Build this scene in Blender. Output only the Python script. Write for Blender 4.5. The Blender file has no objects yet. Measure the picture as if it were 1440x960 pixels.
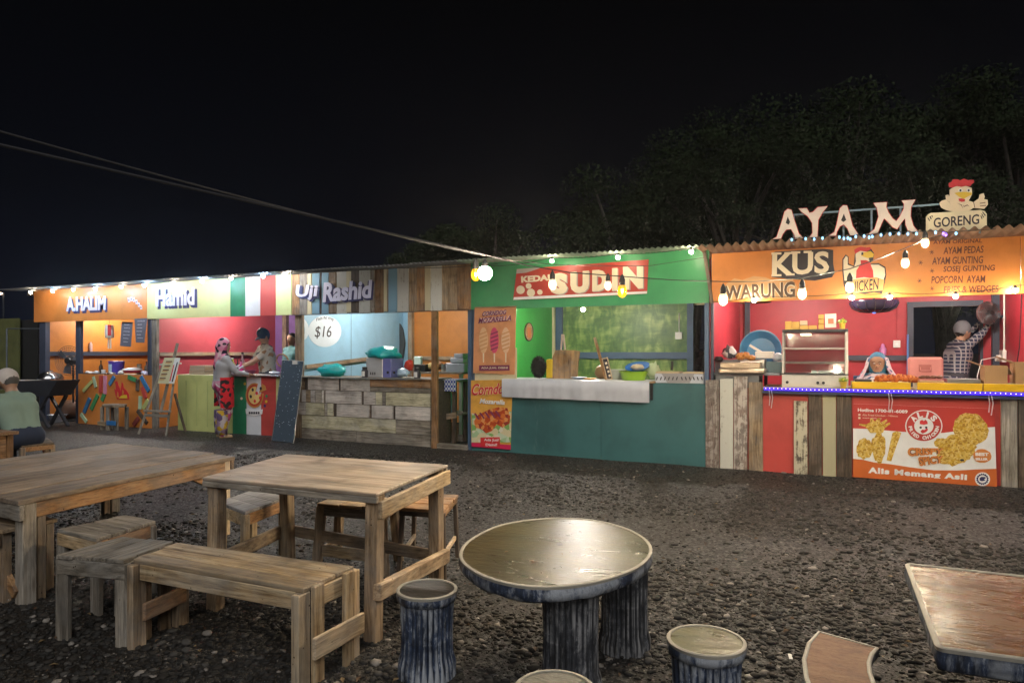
import bpy, bmesh, math, random
import numpy as np
from mathutils import Vector, Matrix
random.seed(7); rng = np.random.default_rng(7)
SC = bpy.context.scene
COL = SC.collection
# ------------------------------------------------------------ camera
FPX, HZY, CH = 960.0, 494.0, 1.45          # focal length and horizon of the photograph (1440 wide), eye height
YAW = math.radians(24.67)
cam = bpy.data.cameras.new('camera'); camo = bpy.data.objects.new('camera', cam); COL.objects.link(camo)
cam.sensor_width = 36.0; cam.lens = 36.0*FPX/1440; cam.shift_y = (HZY-480)/1440.0
cam.clip_start = 0.05; cam.clip_end = 2000
camo.location = (0, 0, CH); camo.rotation_euler = (math.radians(90), 0, YAW)
SC.camera = camo
# ------------------------------------------------------------ night sky
W = bpy.data.worlds.new("World"); SC.world = W; W.use_nodes = True
wn = W.node_tree.nodes; wl = W.node_tree.links
bg = wn['Background']
tc = wn.new('ShaderNodeTexCoord'); sx = wn.new('ShaderNodeSeparateXYZ'); wl.new(tc.outputs['Generated'], sx.inputs[0])
rp = wn.new('ShaderNodeValToRGB'); wl.new(sx.outputs['Z'], rp.inputs[0])
e = rp.color_ramp.elements
e[0].position = 0.0; e[0].color = (0.0024, 0.0034, 0.0076, 1)
e[1].position = 0.5; e[1].color = (0.0006, 0.0006, 0.0007, 1)
k = e.new(0.2); k.color = (0.0012, 0.0014, 0.0026, 1)
wl.new(rp.outputs[0], bg.inputs['Color']); bg.inputs['Strength'].default_value = 1.0
# ------------------------------------------------------------ soft fill light added from behind the camera to lift the yard
sl = bpy.data.lights.new('moon', 'SUN'); sl.energy = 1.0; sl.angle = math.radians(50); sl.color = (1.0, 0.975, 0.94)
so = bpy.data.objects.new('moon', sl); COL.objects.link(so)
so.rotation_euler = Vector((-0.36, 0.62, -0.62)).to_track_quat('-Z', 'Y').to_euler()
SC.view_settings.view_transform = 'Standard'; SC.view_settings.look = 'None'
SC.view_settings.exposure = 0.55; SC.view_settings.gamma = 1.0; SC.view_settings.use_curve_mapping = False
SC.cycles.sample_clamp_indirect = 3.0; SC.cycles.max_bounces = 6; SC.cycles.transparent_max_bounces = 12
SC.cycles.caustics_reflective = False; SC.cycles.caustics_refractive = False
# ------------------------------------------------------------ unprojection helpers (photo pixel + real plane -> point)
_F = np.array([-math.sin(YAW), math.cos(YAW), 0]); _R = np.array([math.cos(YAW), math.sin(YAW), 0]); _Z = np.array([0, 0, 1.0]); _C = np.array([0, 0, CH])
def _d(px, py): return _F + _R*(px-720)/FPX + _Z*(HZY-py)/FPX
def PY(px, py, Y): v = _d(px, py); return _C + v*(Y/v[1])
def PX(px, py, X): v = _d(px, py); return _C + v*(X/v[0])
def PZ(px, py, z=0.0): v = _d(px, py); return _C + v*((z-CH)/v[2])
def PD(px, py, D): return _C + _d(px, py)*D
Y0 = 8.85; YB = 12.05
def fx(px, Y=Y0): return PY(px, 494, Y)[0]
def fz(px, py, Y=Y0): return PY(px, py, Y)[2]
# ------------------------------------------------------------ geometry helpers: every geo is (verts, faces)
def J(*gs):
    V = []; Fc = []
    for g in gs:
        n = len(V); V += [tuple(v) for v in g[0]]; Fc += [tuple(i+n for i in f) for f in g[1]]
    return V, Fc
def box(x0, x1, y0, y1, z0, z1):
    if x0 > x1: x0, x1 = x1, x0
    if y0 > y1: y0, y1 = y1, y0
    if z0 > z1: z0, z1 = z1, z0
    V = [(x0,y0,z0),(x1,y0,z0),(x1,y1,z0),(x0,y1,z0),(x0,y0,z1),(x1,y0,z1),(x1,y1,z1),(x0,y1,z1)]
    return V, [(0,3,2,1),(4,5,6,7),(0,1,5,4),(1,2,6,5),(2,3,7,6),(3,0,4,7)]
def cbox(x0, x1, y0, y1, z0, z1, c=0.004, jit=0.0):
    """box with chamfered edges"""
    if x0 > x1: x0, x1 = x1, x0
    if y0 > y1: y0, y1 = y1, y0
    if z0 > z1: z0, z1 = z1, z0
    bm = bmesh.new(); g = box(x0,x1,y0,y1,z0,z1)
    vs = [bm.verts.new(v) for v in g[0]]
    for f in g[1]: bm.faces.new([vs[i] for i in f])
    if jit:
        for v in vs: v.co += Vector([random.uniform(-jit, jit) for _ in range(3)])
    bmesh.ops.bevel(bm, geom=list(bm.edges), offset=c, segments=1, affect='EDGES')
    bm.verts.index_update()
    out = [tuple(v.co) for v in bm.verts], [tuple(v.index for v in f.verts) for f in bm.faces]
    bm.free(); return out
def xf(g, M): return [tuple(M @ Vector(v)) for v in g[0]], g[1]
def mv(g, d): return [(v[0]+d[0], v[1]+d[1], v[2]+d[2]) for v in g[0]], g[1]
def beam(p, q, w, h, up=(0,0,1), c=0.0):
    """board from p to q; w is across, h along up"""
    p = Vector(p); q = Vector(q); a = (q-p); L = a.length; a.normalize(); up = Vector(up)
    s = a.cross(up)
    if s.length < 1e-4: s = a.cross(Vector((0,1,0)))
    s.normalize(); u = s.cross(a)
    g = cbox(0, L, -w/2, w/2, -h/2, h/2, c) if c else box(0, L, -w/2, w/2, -h/2, h/2)
    M = Matrix((( a.x, -s.x, u.x, p.x), (a.y, -s.y, u.y, p.y), (a.z, -s.z, u.z, p.z), (0,0,0,1)))
    return xf(g, M)
def tube(pts, r, n=8, cap=True):
    pts = [Vector(p) for p in pts]; V = []; Fc = []
    rs = r if isinstance(r, (list, tuple)) else [r]*len(pts)
    ref = Vector((0, 0, 1))
    d0 = (pts[-1]-pts[0]).normalized() if (pts[-1]-pts[0]).length > 1e-6 else Vector((1,0,0))
    if abs(d0.z) > 0.9: ref = Vector((0, 1, 0))
    for i, p in enumerate(pts):
        d = (pts[min(i+1, len(pts)-1)] - pts[max(i-1, 0)])
        if d.length < 1e-9: d = d0
        d = d.normalized(); s = d.cross(ref)
        if s.length < 1e-4: s = d.cross(Vector((1,0,0)))
        s.normalize(); u = s.cross(d)
        for k in range(n):
            a = 2*math.pi*k/n; V.append(tuple(p + (s*math.cos(a)+u*math.sin(a))*rs[i]))
    for i in range(len(pts)-1):
        for k in range(n):
            a, b = i*n+k, i*n+(k+1) % n; Fc.append((a, b, b+n, a+n))
    if cap: Fc.append(tuple(range(n))); Fc.append(tuple(reversed(range((len(pts)-1)*n, len(pts)*n))))
    return V, Fc
def lathe(prof, n=20, c=(0,0,0), wob=None):
    V = []; Fc = []
    for i, (r, z) in enumerate(prof):
        for k in range(n):
            a = 2*math.pi*k/n; rr = r*(1+(wob(i, a) if wob else 0)); V.append((c[0]+rr*math.cos(a), c[1]+rr*math.sin(a), c[2]+z))
    for i in range(len(prof)-1):
        for k in range(n):
            a, b = i*n+k, i*n+(k+1) % n; Fc.append((a, b, b+n, a+n))
    if prof[0][0] > 1e-6: Fc.append(tuple(reversed(range(n))))
    if prof[-1][0] > 1e-6: Fc.append(tuple(range((len(prof)-1)*n, len(prof)*n)))
    return V, Fc
def rotx(g, ang, c): return xf(g, Matrix.Translation(c) @ Matrix.Rotation(ang, 4, 'X') @ Matrix.Translation([-x for x in c]))
def roty(g, ang, c): return xf(g, Matrix.Translation(c) @ Matrix.Rotation(ang, 4, 'Y') @ Matrix.Translation([-x for x in c]))
def rotz(g, ang, c): return xf(g, Matrix.Translation(c) @ Matrix.Rotation(ang, 4, 'Z') @ Matrix.Translation([-x for x in c]))
def ball(c, r, n=10, m=7, s=(1,1,1)):
    pr = [(r*math.sin(math.pi*i/m), -r*math.cos(math.pi*i/m)) for i in range(m+1)]
    pr[0] = (0, -r); pr[-1] = (0, r)
    g = lathe([(max(a, 1e-5), z) for a, z in pr], n)
    return [(c[0]+v[0]*s[0], c[1]+v[1]*s[1], c[2]+v[2]*s[2]) for v in g[0]], g[1]
def prism(pts, dvec):
    """flat polygon pts (3D, counter-clockwise seen from the front), thickened by dvec"""
    n = len(pts); dv = Vector(dvec); P = [Vector(p) for p in pts]
    return [tuple(p) for p in P]+[tuple(p+dv) for p in P], [tuple(range(n)), tuple(reversed(range(n, 2*n)))] + [(i, i+n, (i+1) % n+n, (i+1) % n) for i in range(n)]
def slabY(pp, Y, th=0.01):
    """polygon of photo pixels on the plane Y, thickened away from the viewer; runs counter-clockwise seen from the front"""
    P = [Vector(PY(x, y, Y)) for x, y in pp]
    A = sum(P[i].x*P[(i+1) % len(P)].z - P[(i+1) % len(P)].x*P[i].z for i in range(len(P)))
    if A < 0: P.reverse()
    return prism(P, (0, th, 0))
def noise_verts(g, amp, sc=3.0, seed=0):
    from mathutils import noise
    out = []
    for v in g[0]:
        q = Vector(v)*sc + Vector((seed, seed*1.7, -seed)); d = noise.noise_vector(q)*amp
        out.append((v[0]+d.x, v[1]+d.y, v[2]+d.z))
    return out, g[1]
WO = {}
def mk(name, g, mat=None, parent=None, smooth=False, kind=None, mi=None):
    V, Fc = g
    me = bpy.data.meshes.new(name)
    A = np.array(V, dtype=float); o0 = (A.min(0)+A.max(0))/2
    me.from_pydata((A-o0).tolist(), [], Fc)
    mats = mat if isinstance(mat, (list, tuple)) else [mat]
    for m in mats:
        if m: me.materials.append(m)
    if mi is not None: me.polygons.foreach_set('material_index', mi)
    if smooth:
        me.polygons.foreach_set('use_smooth', [True]*len(me.polygons))
        if smooth != 'all': me.set_sharp_from_angle(angle=math.radians(smooth if smooth > 1 else 40))
    o = bpy.data.objects.new(name, me); COL.objects.link(o)
    WO[o] = o0
    if parent: o.parent = parent; o.location = o0 - WO[parent]
    else: o.location = o0
    if kind: o['kind'] = kind
    return o
def tag(o, label=None, cat=None, group=None, kind=None):
    if label: o['label'] = label
    if cat: o['category'] = cat
    if group: o['group'] = group
    if kind: o['kind'] = kind
    return o
def thing(name, label, cat, loc=(0,0,0), rz=None, group=None):
    """an Empty; rz None: children are given in world coordinates, otherwise in the thing's own frame"""
    o = bpy.data.objects.new(name, None); COL.objects.link(o); o.empty_display_size = 0.1
    o.location = loc
    if rz is None: WO[o] = np.array(loc, dtype=float)
    else: WO[o] = np.zeros(3); o.rotation_euler = (0, 0, rz)
    return tag(o, label, cat, group)
def copy_tree(o, parent=None):
    c = o.copy(); COL.objects.link(c)
    if parent: c.parent = parent
    WO[c] = WO.get(o)
    for ch in list(o.children): copy_tree(ch, c)
    return c
# ------------------------------------------------------------ materials
def newmat(name):
    m = bpy.data.materials.new(name); m.use_nodes = True
    return m, m.node_tree.nodes, m.node_tree.links, m.node_tree.nodes['Principled BSDF']
def c4(c): return (c[0], c[1], c[2], 1)
def mixrgb(n, l, fac, a, b, mode='MIX'):
    x = n.new('ShaderNodeMix'); x.data_type = 'RGBA'; x.blend_type = mode
    for s, v in ((0, fac), (6, a), (7, b)):
        if hasattr(v, 'links'): l.new(v, x.inputs[s])
        elif s == 0: x.inputs[0].default_value = v
        else: x.inputs[s].default_value = c4(v)
    return x.outputs[2]
def ramp(n, l, fac, stops, const=False):
    r = n.new('ShaderNodeValToRGB'); l.new(fac, r.inputs[0]); cr = r.color_ramp
    if const: cr.interpolation = 'CONSTANT'
    cr.elements[0].position = stops[0][0]; cr.elements[0].color = c4(stops[0][1])
    cr.elements[1].position = stops[-1][0]; cr.elements[1].color = c4(stops[-1][1])
    for p, c in stops[1:-1]: cr.elements.new(p).color = c4(c)
    return r.outputs[0]
def coords(n, l, scale=(1,1,1), rnd=True, rot=(0,0,0)):
    t = n.new('ShaderNodeTexCoord'); m = n.new('ShaderNodeMapping'); m.inputs['Scale'].default_value = scale; m.inputs['Rotation'].default_value = rot
    l.new(t.outputs['Object'], m.inputs[0])
    if rnd:
        oi = n.new('ShaderNodeObjectInfo'); mu = n.new('ShaderNodeMath'); mu.operation = 'MULTIPLY'; mu.inputs[1].default_value = 37.0
        l.new(oi.outputs['Random'], mu.inputs[0]); l.new(mu.outputs[0], m.inputs['Location'])
    return m.outputs[0]
def noise_tex(n, l, co, sc, det=4, dist=0.0, rough=0.55):
    x = n.new('ShaderNodeTexNoise'); l.new(co, x.inputs['Vector']); x.inputs['Scale'].default_value = sc; x.inputs['Detail'].default_value = det
    x.inputs['Distortion'].default_value = dist; x.inputs['Roughness'].default_value = rough
    return x.outputs[0]
def bumpn(n, l, h, st, dist=0.01):
    b = n.new('ShaderNodeBump'); l.new(h, b.inputs['Height']); b.inputs['Strength'].default_value = st; b.inputs['Distance'].default_value = dist
    return b.outputs[0]
_mc = {}
def paint(name, col, rough=0.5, var=0.25, sc=3.0, dirt=0.35, bump=0.15, metal=0.0, spec=0.4):
    if name in _mc: return _mc[name]
    m, n, l, p = newmat(name); co = coords(n, l)
    a = noise_tex(n, l, co, sc, 5, 0.4)
    dark = tuple(c*(1-var) for c in col); lite = tuple(min(1, c*(1+var*0.45)) for c in col)
    base = ramp(n, l, a, [(0.3, dark), (0.52, col), (0.72, lite)])
    b = noise_tex(n, l, co, sc*5, 8, 0.2, 0.7)
    gr = tuple(c*0.5+0.02 for c in col)
    f = ramp(n, l, b, [(0.60, (0,0,0)), (0.75, (dirt,)*3)])
    base = mixrgb(n, l, f, base, gr)
    sc1 = noise_tex(n, l, coords(n, l, (1, 1, 0.35)), sc*2.2, 9, 1.5, 0.78)
    base = mixrgb(n, l, ramp(n, l, sc1, [(0.60, (0,)*3), (0.66, (min(1, dirt*1.3),)*3)]), base, tuple(c*0.75+0.05 for c in col))
    l.new(base, p.inputs['Base Color']); p.inputs['Roughness'].default_value = rough; p.inputs['Metallic'].default_value = metal
    p.inputs['Specular IOR Level'].default_value = spec
    if bump: l.new(bumpn(n, l, b, bump, 0.004), p.inputs['Normal'])
    _mc[name] = m; return m
def wood(name, c, axis='X', var=0.3, rough=0.62, peel=None, pk=0.5, fine=1.0, spec=0.3, holes=True):
    """planed or weathered board: c = (dark, mid, light); peel = a paint colour that flakes off it"""
    if name in _mc: return _mc[name]
    m, n, l, p = newmat(name)
    s = {'X': (1.1, 17, 17), 'Y': (17, 1.1, 17), 'Z': (17, 17, 1.1)}[axis]
    co = coords(n, l, tuple(v*fine for v in s)); co1 = coords(n, l)
    g = noise_tex(n, l, co, 1.6, 8, 0.9, 0.62)
    base = ramp(n, l, g, [(0.28, c[0]), (0.47, c[1]), (0.7, c[2])])
    g2 = noise_tex(n, l, co, 5.0, 6, 0.3, 0.7)
    base = mixrgb(n, l, 0.8, base, ramp(n, l, g2, [(0.36, (0.38,)*3), (0.47, (0.85,)*3), (0.6, (1.12,)*3)]), 'MULTIPLY')
    st = noise_tex(n, l, co1, 3.5, 5, 0.5)
    base = mixrgb(n, l, 0.8, base, ramp(n, l, st, [(0.33, (0.42, 0.41, 0.40)), (0.5, (0.95,)*3), (0.68, (1.2, 1.2, 1.22))]), 'MULTIPLY')
    gy = noise_tex(n, l, co1, 2.1, 7, 0.8, 0.65); lum = sum(c[1])/3*0.95
    base = mixrgb(n, l, ramp(n, l, gy, [(0.45, (0,)*3), (0.62, (0.42,)*3)]), base, (lum, lum*0.97, lum*0.93))
    hv = n.new('ShaderNodeTexVoronoi'); l.new(co1, hv.inputs['Vector']); hv.inputs['Scale'].default_value = 24
    hm = ramp(n, l, hv.outputs['Distance'], [(0.085, (0.12, 0.09, 0.07)), (0.12, (1,)*3)]); hn = ramp(n, l, noise_tex(n, l, co1, 5, 2), [(0.55, (0,)*3), (0.6, (1,)*3)])
    base = mixrgb(n, l, hn, base, mixrgb(n, l, 1.0, base, hm, 'MULTIPLY'))
    vk = n.new('ShaderNodeTexVoronoi'); k = {'X': (2.2, 11, 11), 'Y': (11, 2.2, 11), 'Z': (11, 11, 2.2)}[axis]
    l.new(coords(n, l, k), vk.inputs['Vector']); vk.inputs['Scale'].default_value = 1.0
    base = mixrgb(n, l, 0.75, base, ramp(n, l, vk.outputs['Distance'], [(0.05, (0.3, 0.22, 0.16)), (0.14, (1,)*3)]), 'MULTIPLY')
    if peel:
        pe = noise_tex(n, l, co1, 9, 9, 0.6, 0.72); pe2 = mixrgb(n, l, 0.5, pe, g)
        f = ramp(n, l, pe2, [(pk-0.03, (1,)*3), (pk+0.03, (0,)*3)])
        base = mixrgb(n, l, f, base, peel)
    oi = n.new('ShaderNodeObjectInfo'); mr = n.new('ShaderNodeMapRange'); l.new(oi.outputs['Random'], mr.inputs[0])
    mr.inputs[3].default_value = 1-var; mr.inputs[4].default_value = 1+var*0.5
    hs = n.new('ShaderNodeHueSaturation'); l.new(mr.outputs[0], hs.inputs['Value']); l.new(base, hs.inputs['Color'])
    l.new(hs.outputs[0], p.inputs['Base Color'])
    p.inputs['Roughness'].default_value = rough; p.inputs['Specular IOR Level'].default_value = spec
    l.new(bumpn(n, l, g2, 0.5, 0.004), p.inputs['Normal'])
    _mc[name] = m; return m
def plain(name, col, rough=0.5, metal=0.0, spec=0.5, bump=0.0, sc=40, coat=0.0):
    if name in _mc: return _mc[name]
    m, n, l, p = newmat(name); p.inputs['Roughness'].default_value = rough; p.inputs['Metallic'].default_value = metal
    p.inputs['Specular IOR Level'].default_value = spec; p.inputs['Coat Weight'].default_value = coat
    co = coords(n, l); a = noise_tex(n, l, co, 8, 4)
    l.new(mixrgb(n, l, a, tuple(c*0.86 for c in col), tuple(min(1, c*1.12) for c in col)), p.inputs['Base Color'])
    if bump: l.new(bumpn(n, l, noise_tex(n, l, co, sc, 4), bump, 0.004), p.inputs['Normal'])
    _mc[name] = m; return m
def glow(name, col, st):
    if name in _mc: return _mc[name]
    m = bpy.data.materials.new(name); m.use_nodes = True; n = m.node_tree.nodes; l = m.node_tree.links
    n.remove(n['Principled BSDF']); e = n.new('ShaderNodeEmission'); e.inputs[0].default_value = c4(col); e.inputs[1].default_value = st
    l.new(e.outputs[0], n['Material Output'].inputs[0]); _mc[name] = m; return m
def clear_glass(name, tint=(0.95, 0.97, 0.97), gl=0.12, rough=0.03):
    if name in _mc: return _mc[name]
    m = bpy.data.materials.new(name); m.use_nodes = True; n = m.node_tree.nodes; l = m.node_tree.links
    n.remove(n['Principled BSDF']); t = n.new('ShaderNodeBsdfTransparent'); t.inputs[0].default_value = c4(tint)
    g = n.new('ShaderNodeBsdfGlossy'); g.inputs['Roughness'].default_value = rough
    fr = n.new('ShaderNodeFresnel'); fr.inputs[0].default_value = 1.45
    ad = n.new('ShaderNodeMath'); ad.operation = 'ADD'; ad.inputs[1].default_value = gl*0.3; l.new(fr.outputs[0], ad.inputs[0])
    mx = n.new('ShaderNodeMixShader'); l.new(ad.outputs[0], mx.inputs[0]); l.new(t.outputs[0], mx.inputs[1]); l.new(g.outputs[0], mx.inputs[2])
    l.new(mx.outputs[0], n['Material Output'].inputs[0]); _mc[name] = m; return m
def patches(name, cols, sc=12, rough=0.75, dist=0.3, sm=False):
    """printed cloth: cells of several colours"""
    if name in _mc: return _mc[name]
    m, n, l, p = newmat(name); co = coords(n, l, rnd=False)
    no = n.new('ShaderNodeTexNoise'); l.new(co, no.inputs['Vector']); no.inputs['Scale'].default_value = sc*0.6
    v = n.new('ShaderNodeTexVoronoi'); v.inputs['Scale'].default_value = sc
    l.new(mixrgb(n, l, dist*0.15, co, no.outputs['Color']), v.inputs['Vector'])
    s = n.new('ShaderNodeSeparateColor'); l.new(v.outputs['Color'], s.inputs[0])
    N = len(cols); l.new(ramp(n, l, s.outputs[0], [(i/N, c) for i, c in enumerate(cols)], True), p.inputs['Base Color'])
    p.inputs['Roughness'].default_value = rough; p.inputs['Specular IOR Level'].default_value = 0.2
    _mc[name] = m; return m
# ------------------------------------------------------------ lettering (flat print on signs)
def text_geo(s, bold=0.0, shear=0.0, th=0.1, res=3, spacing=1.0):
    cu = bpy.data.curves.new('lettering', 'FONT'); cu.body = s; cu.size = 1.0; cu.offset = bold; cu.shear = shear
    cu.extrude = th; cu.resolution_u = res; cu.space_character = spacing; cu.fill_mode = 'BOTH'
    o = bpy.data.objects.new('lettering', cu); COL.objects.link(o)
    dg = bpy.context.evaluated_depsgraph_get(); dg.update()
    me = bpy.data.meshes.new_from_object(o.evaluated_get(dg))
    V = np.array([v.co[:] for v in me.vertices]); Fc = [tuple(p.vertices) for p in me.polygons]
    bpy.data.objects.remove(o); bpy.data.curves.remove(cu); bpy.data.meshes.remove(me)
    return V, Fc
def quadmap(V, Fc, corners, plane, th=0.004, out=(0,-1,0), arc=0.0, norm=True):
    """fit flat geometry (u right, v up, z to the viewer) into a quad of photo pixels TL,TR,BR,BL lying on a real plane"""
    if norm:
        mn = V.min(0); mx = V.max(0); U = (V[:,0]-mn[0])/(mx[0]-mn[0]); T = (V[:,1]-mn[1])/(mx[1]-mn[1]); Zz = (V[:,2]-mn[2])/max(mx[2]-mn[2], 1e-9)
    else: U, T, Zz = V[:,0], V[:,1], V[:,2]
    TL, TR, BR, BL = [np.array(plane(*c)) for c in corners]
    o = np.array(out, dtype=float)*th
    P = []
    for u, t, z in zip(U, T, Zz):
        p = (TL*(1-u)+TR*u)*t + (BL*(1-u)+BR*u)*(1-t)
        if arc: p = p + np.array([0, 0, 1.0])*arc*(1-(2*u-1)**2)
        P.append(tuple(p + o*z))
    return P, Fc
def text4(s, corners, plane, mat, parent, th=0.005, bold=0.0, shear=0.0, arc=0.0, off=0.0, name='lettering', out=(0,-1,0), spacing=1.0):
    V, Fc = text_geo(s, bold, shear, 0.1, 3, spacing)
    g = quadmap(V, Fc, corners, plane, th, out, arc)
    if off: g = mv(g, tuple(np.array(out)*off))
    return mk(name, g, mat, parent)
def onY(Y): return lambda x, y: PY(x, y, Y)
def onX(X): return lambda x, y: PX(x, y, X)
def rect(x0, y0, x1, y1, x2=None, y2=None, x3=None, y3=None):
    """TL TR BR BL; short form is an upright box in pixels"""
    if x2 is None: return [(x0, y0), (x1, y0), (x1, y1), (x0, y1)]
    return [(x0, y0), (x1, y1), (x2, y2), (x3, y3)]
def shape(name, pts, Y, mat, parent, th=0.004):
    return mk(name, slabY(pts, Y, th), mat, parent)
def ell(cx, cy, rx, ry, n=20, a0=0, a1=360):
    return [(cx+rx*math.cos(math.radians(a0+(a1-a0)*i/n)), cy-ry*math.sin(math.radians(a0+(a1-a0)*i/n))) for i in range(n + (0 if a1-a0 == 360 else 1))]
# ------------------------------------------------------------ colours
G = {}
G['orange'] = paint('orange_board_paint', (0.62, 0.22, 0.05), 0.42, 0.15)
G['orange_in'] = paint('ochre_orange_wall_paint', (0.50, 0.19, 0.04), 0.5, 0.2)
G['red_in'] = paint('crimson_wall_paint', (0.42, 0.028, 0.045), 0.45, 0.15)
G['rose_in'] = paint('rose_red_wall_paint', (0.40, 0.06, 0.08), 0.5, 0.15)
G['lime'] = paint('pale_lime_paint', (0.60, 0.62, 0.28), 0.45, 0.12)
G['yellowgreen'] = paint('yellow_green_counter_paint', (0.50, 0.53, 0.20), 0.5, 0.2)
G['green'] = paint('flag_green_paint', (0.03, 0.24, 0.11), 0.45)
G['white'] = paint('white_board_paint', (0.68, 0.70, 0.74), 0.45, 0.1)
G['red'] = paint('tomato_red_paint', (0.52, 0.07, 0.06), 0.45, 0.15)
G['blue_in'] = paint('sky_blue_wall_paint', (0.27, 0.48, 0.66), 0.5, 0.12)
G['purple'] = paint('violet_wall_paint', (0.24, 0.13, 0.36), 0.5)
G['sgreen'] = paint('emerald_fascia_paint', (0.05, 0.30, 0.12), 0.38, 0.15)
G['bgreen'] = paint('bright_green_wall_paint', (0.05, 0.36, 0.07), 0.45, 0.1)
G['teal'] = paint('dark_teal_board_paint', (0.048, 0.145, 0.155), 0.45, 0.28, 1.6, 0.45)
G['navy'] = paint('slate_blue_timber_paint', (0.07, 0.12, 0.21), 0.5, 0.2)
G['dnavy'] = paint('dark_grey_blue_timber_paint', (0.045, 0.055, 0.085), 0.5, 0.2)
G['cream'] = paint('cream_wall_paint', (0.62, 0.55, 0.36), 0.5, 0.1)
G['olive'] = paint('dull_olive_board', (0.13, 0.14, 0.05), 0.7, 0.3)
G['steel'] = plain('brushed_steel', (0.6, 0.6, 0.6), 0.28, 1.0, bump=0.1)
G['dsteel'] = paint('dark_sooty_steel', (0.035, 0.037, 0.045), 0.5, 0.3)
G['black'] = plain('black_plastic', (0.015, 0.015, 0.016), 0.4)
G['offw'] = plain('off_white_plastic', (0.7, 0.69, 0.66), 0.4)
G['ink'] = plain('dark_ink', (0.025, 0.02, 0.03), 0.6)
G['brownink'] = plain('brown_sign_paint', (0.13, 0.04, 0.025), 0.6)
G['creamprint'] = plain('cream_sign_paint', (0.75, 0.66, 0.50), 0.5)
G['whiteprint'] = plain('white_sign_paint', (0.78, 0.78, 0.78), 0.5)
G['redprint'] = plain('red_sign_paint', (0.6, 0.03, 0.035), 0.5)
G['yellowprint'] = plain('yellow_sign_paint', (0.75, 0.50, 0.04), 0.5)
G['navyprint'] = plain('navy_sign_paint', (0.03, 0.03, 0.12), 0.5)
G['lilacprint'] = plain('pale_lilac_sign_paint', (0.62, 0.62, 0.80), 0.5)
WG = ((0.13, 0.08, 0.045), (0.36, 0.25, 0.15), (0.56, 0.43, 0.29))
WGR = ((0.10, 0.085, 0.065), (0.29, 0.25, 0.20), (0.47, 0.43, 0.37))
WL = ((0.22, 0.13, 0.06), (0.52, 0.37, 0.21), (0.72, 0.57, 0.37))
WD = ((0.05, 0.035, 0.025), (0.12, 0.085, 0.06), (0.2, 0.15, 0.11))
WO_ = ((0.20, 0.10, 0.045), (0.40, 0.21, 0.09), (0.52, 0.32, 0.16))
def wd(k, ax, **kw):
    return wood({'g': 'weathered_brown_timber_', 'r': 'weathered_grey_timber_', 'l': 'pale_pine_', 'd': 'dark_old_timber_', 'o': 'orange_brown_timber_'}[k]+ax.lower()+''.join(kw.keys()), {'g': WG, 'r': WGR, 'l': WL, 'd': WD, 'o': WO_}[k], ax, **kw)
# ============================================================ ground
def ground_material():
    m, n, l, p = newmat('dark_gravel_ground'); co = coords(n, l, rnd=False)
    v = n.new('ShaderNodeTexVoronoi'); v.inputs['Scale'].default_value = 52; l.new(co, v.inputs['Vector'])
    v2 = n.new('ShaderNodeTexVoronoi'); v2.inputs['Scale'].default_value = 150; l.new(co, v2.inputs['Vector'])
    s = n.new('ShaderNodeSeparateColor'); l.new(v.outputs['Color'], s.inputs[0])
    base = ramp(n, l, s.outputs[0], [(0.0, (0.005, 0.005, 0.005)), (0.5, (0.016, 0.0155, 0.015)), (0.85, (0.038, 0.036, 0.034)), (0.97, (0.13, 0.12, 0.11))])
    big = noise_tex(n, l, co, 0.55, 5, 0.6); soil = ramp(n, l, big, [(0.42, (0, 0, 0)), (0.6, (0.75,)*3)])
    base = mixrgb(n, l, soil, base, (0.020, 0.014, 0.009))
    base = mixrgb(n, l, ramp(n, l, noise_tex(n, l, co, 0.32, 6, 1.0, 0.6), [(0.50, (0,)*3), (0.66, (0.7,)*3)]), base, (0.040, 0.034, 0.028))
    s2 = n.new('ShaderNodeSeparateColor'); l.new(v2.outputs['Color'], s2.inputs[0])
    base = mixrgb(n, l, 0.6, base, ramp(n, l, s2.outputs[1], [(0.0, (0.55,)*3), (1, (1.35,)*3)]), 'MULTIPLY')
    l.new(base, p.inputs['Base Color'])
    l.new(ramp(n, l, s.outputs[1], [(0, (0.4,)*3), (1, (0.8,)*3)]), p.inputs['Roughness'])
    h = mixrgb(n, l, 0.4, v.outputs['Distance'], v2.outputs['Distance'])
    h = mixrgb(n, l, 0.5, h, noise_tex(n, l, co, 60, 8, 0.4, 0.75)); b = bumpn(n, l, h, 0.7, 0.02)
    l.new(b, p.inputs['Normal']); p.inputs['Specular IOR Level'].default_value = 0.35
    return m
GM = ground_material()
from mathutils import noise as mnoise
def gh(x, y):
    h = mnoise.noise(Vector((x*0.5, y*0.5, 0)))*0.02 + mnoise.noise(Vector((x*2.2, y*2.2, 3)))*0.008
    return h
xs = [-400, -120, -50, -25] + list(np.arange(-17, 6.01, 0.16)) + [12, 30, 100, 400]
ys = [-40, -10, -2] + list(np.arange(0.4, 9.9, 0.16)) + [14, 20, 40, 120, 500]
V = [(x, y, gh(x, y)) for y in ys for x in xs]; nx = len(xs)
Fc = [(j*nx+i, j*nx+i+1, (j+1)*nx+i+1, (j+1)*nx+i) for j in range(len(ys)-1) for i in range(nx-1)]
gr = mk('ground', (V, Fc), GM, smooth='all', kind='structure')
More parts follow.
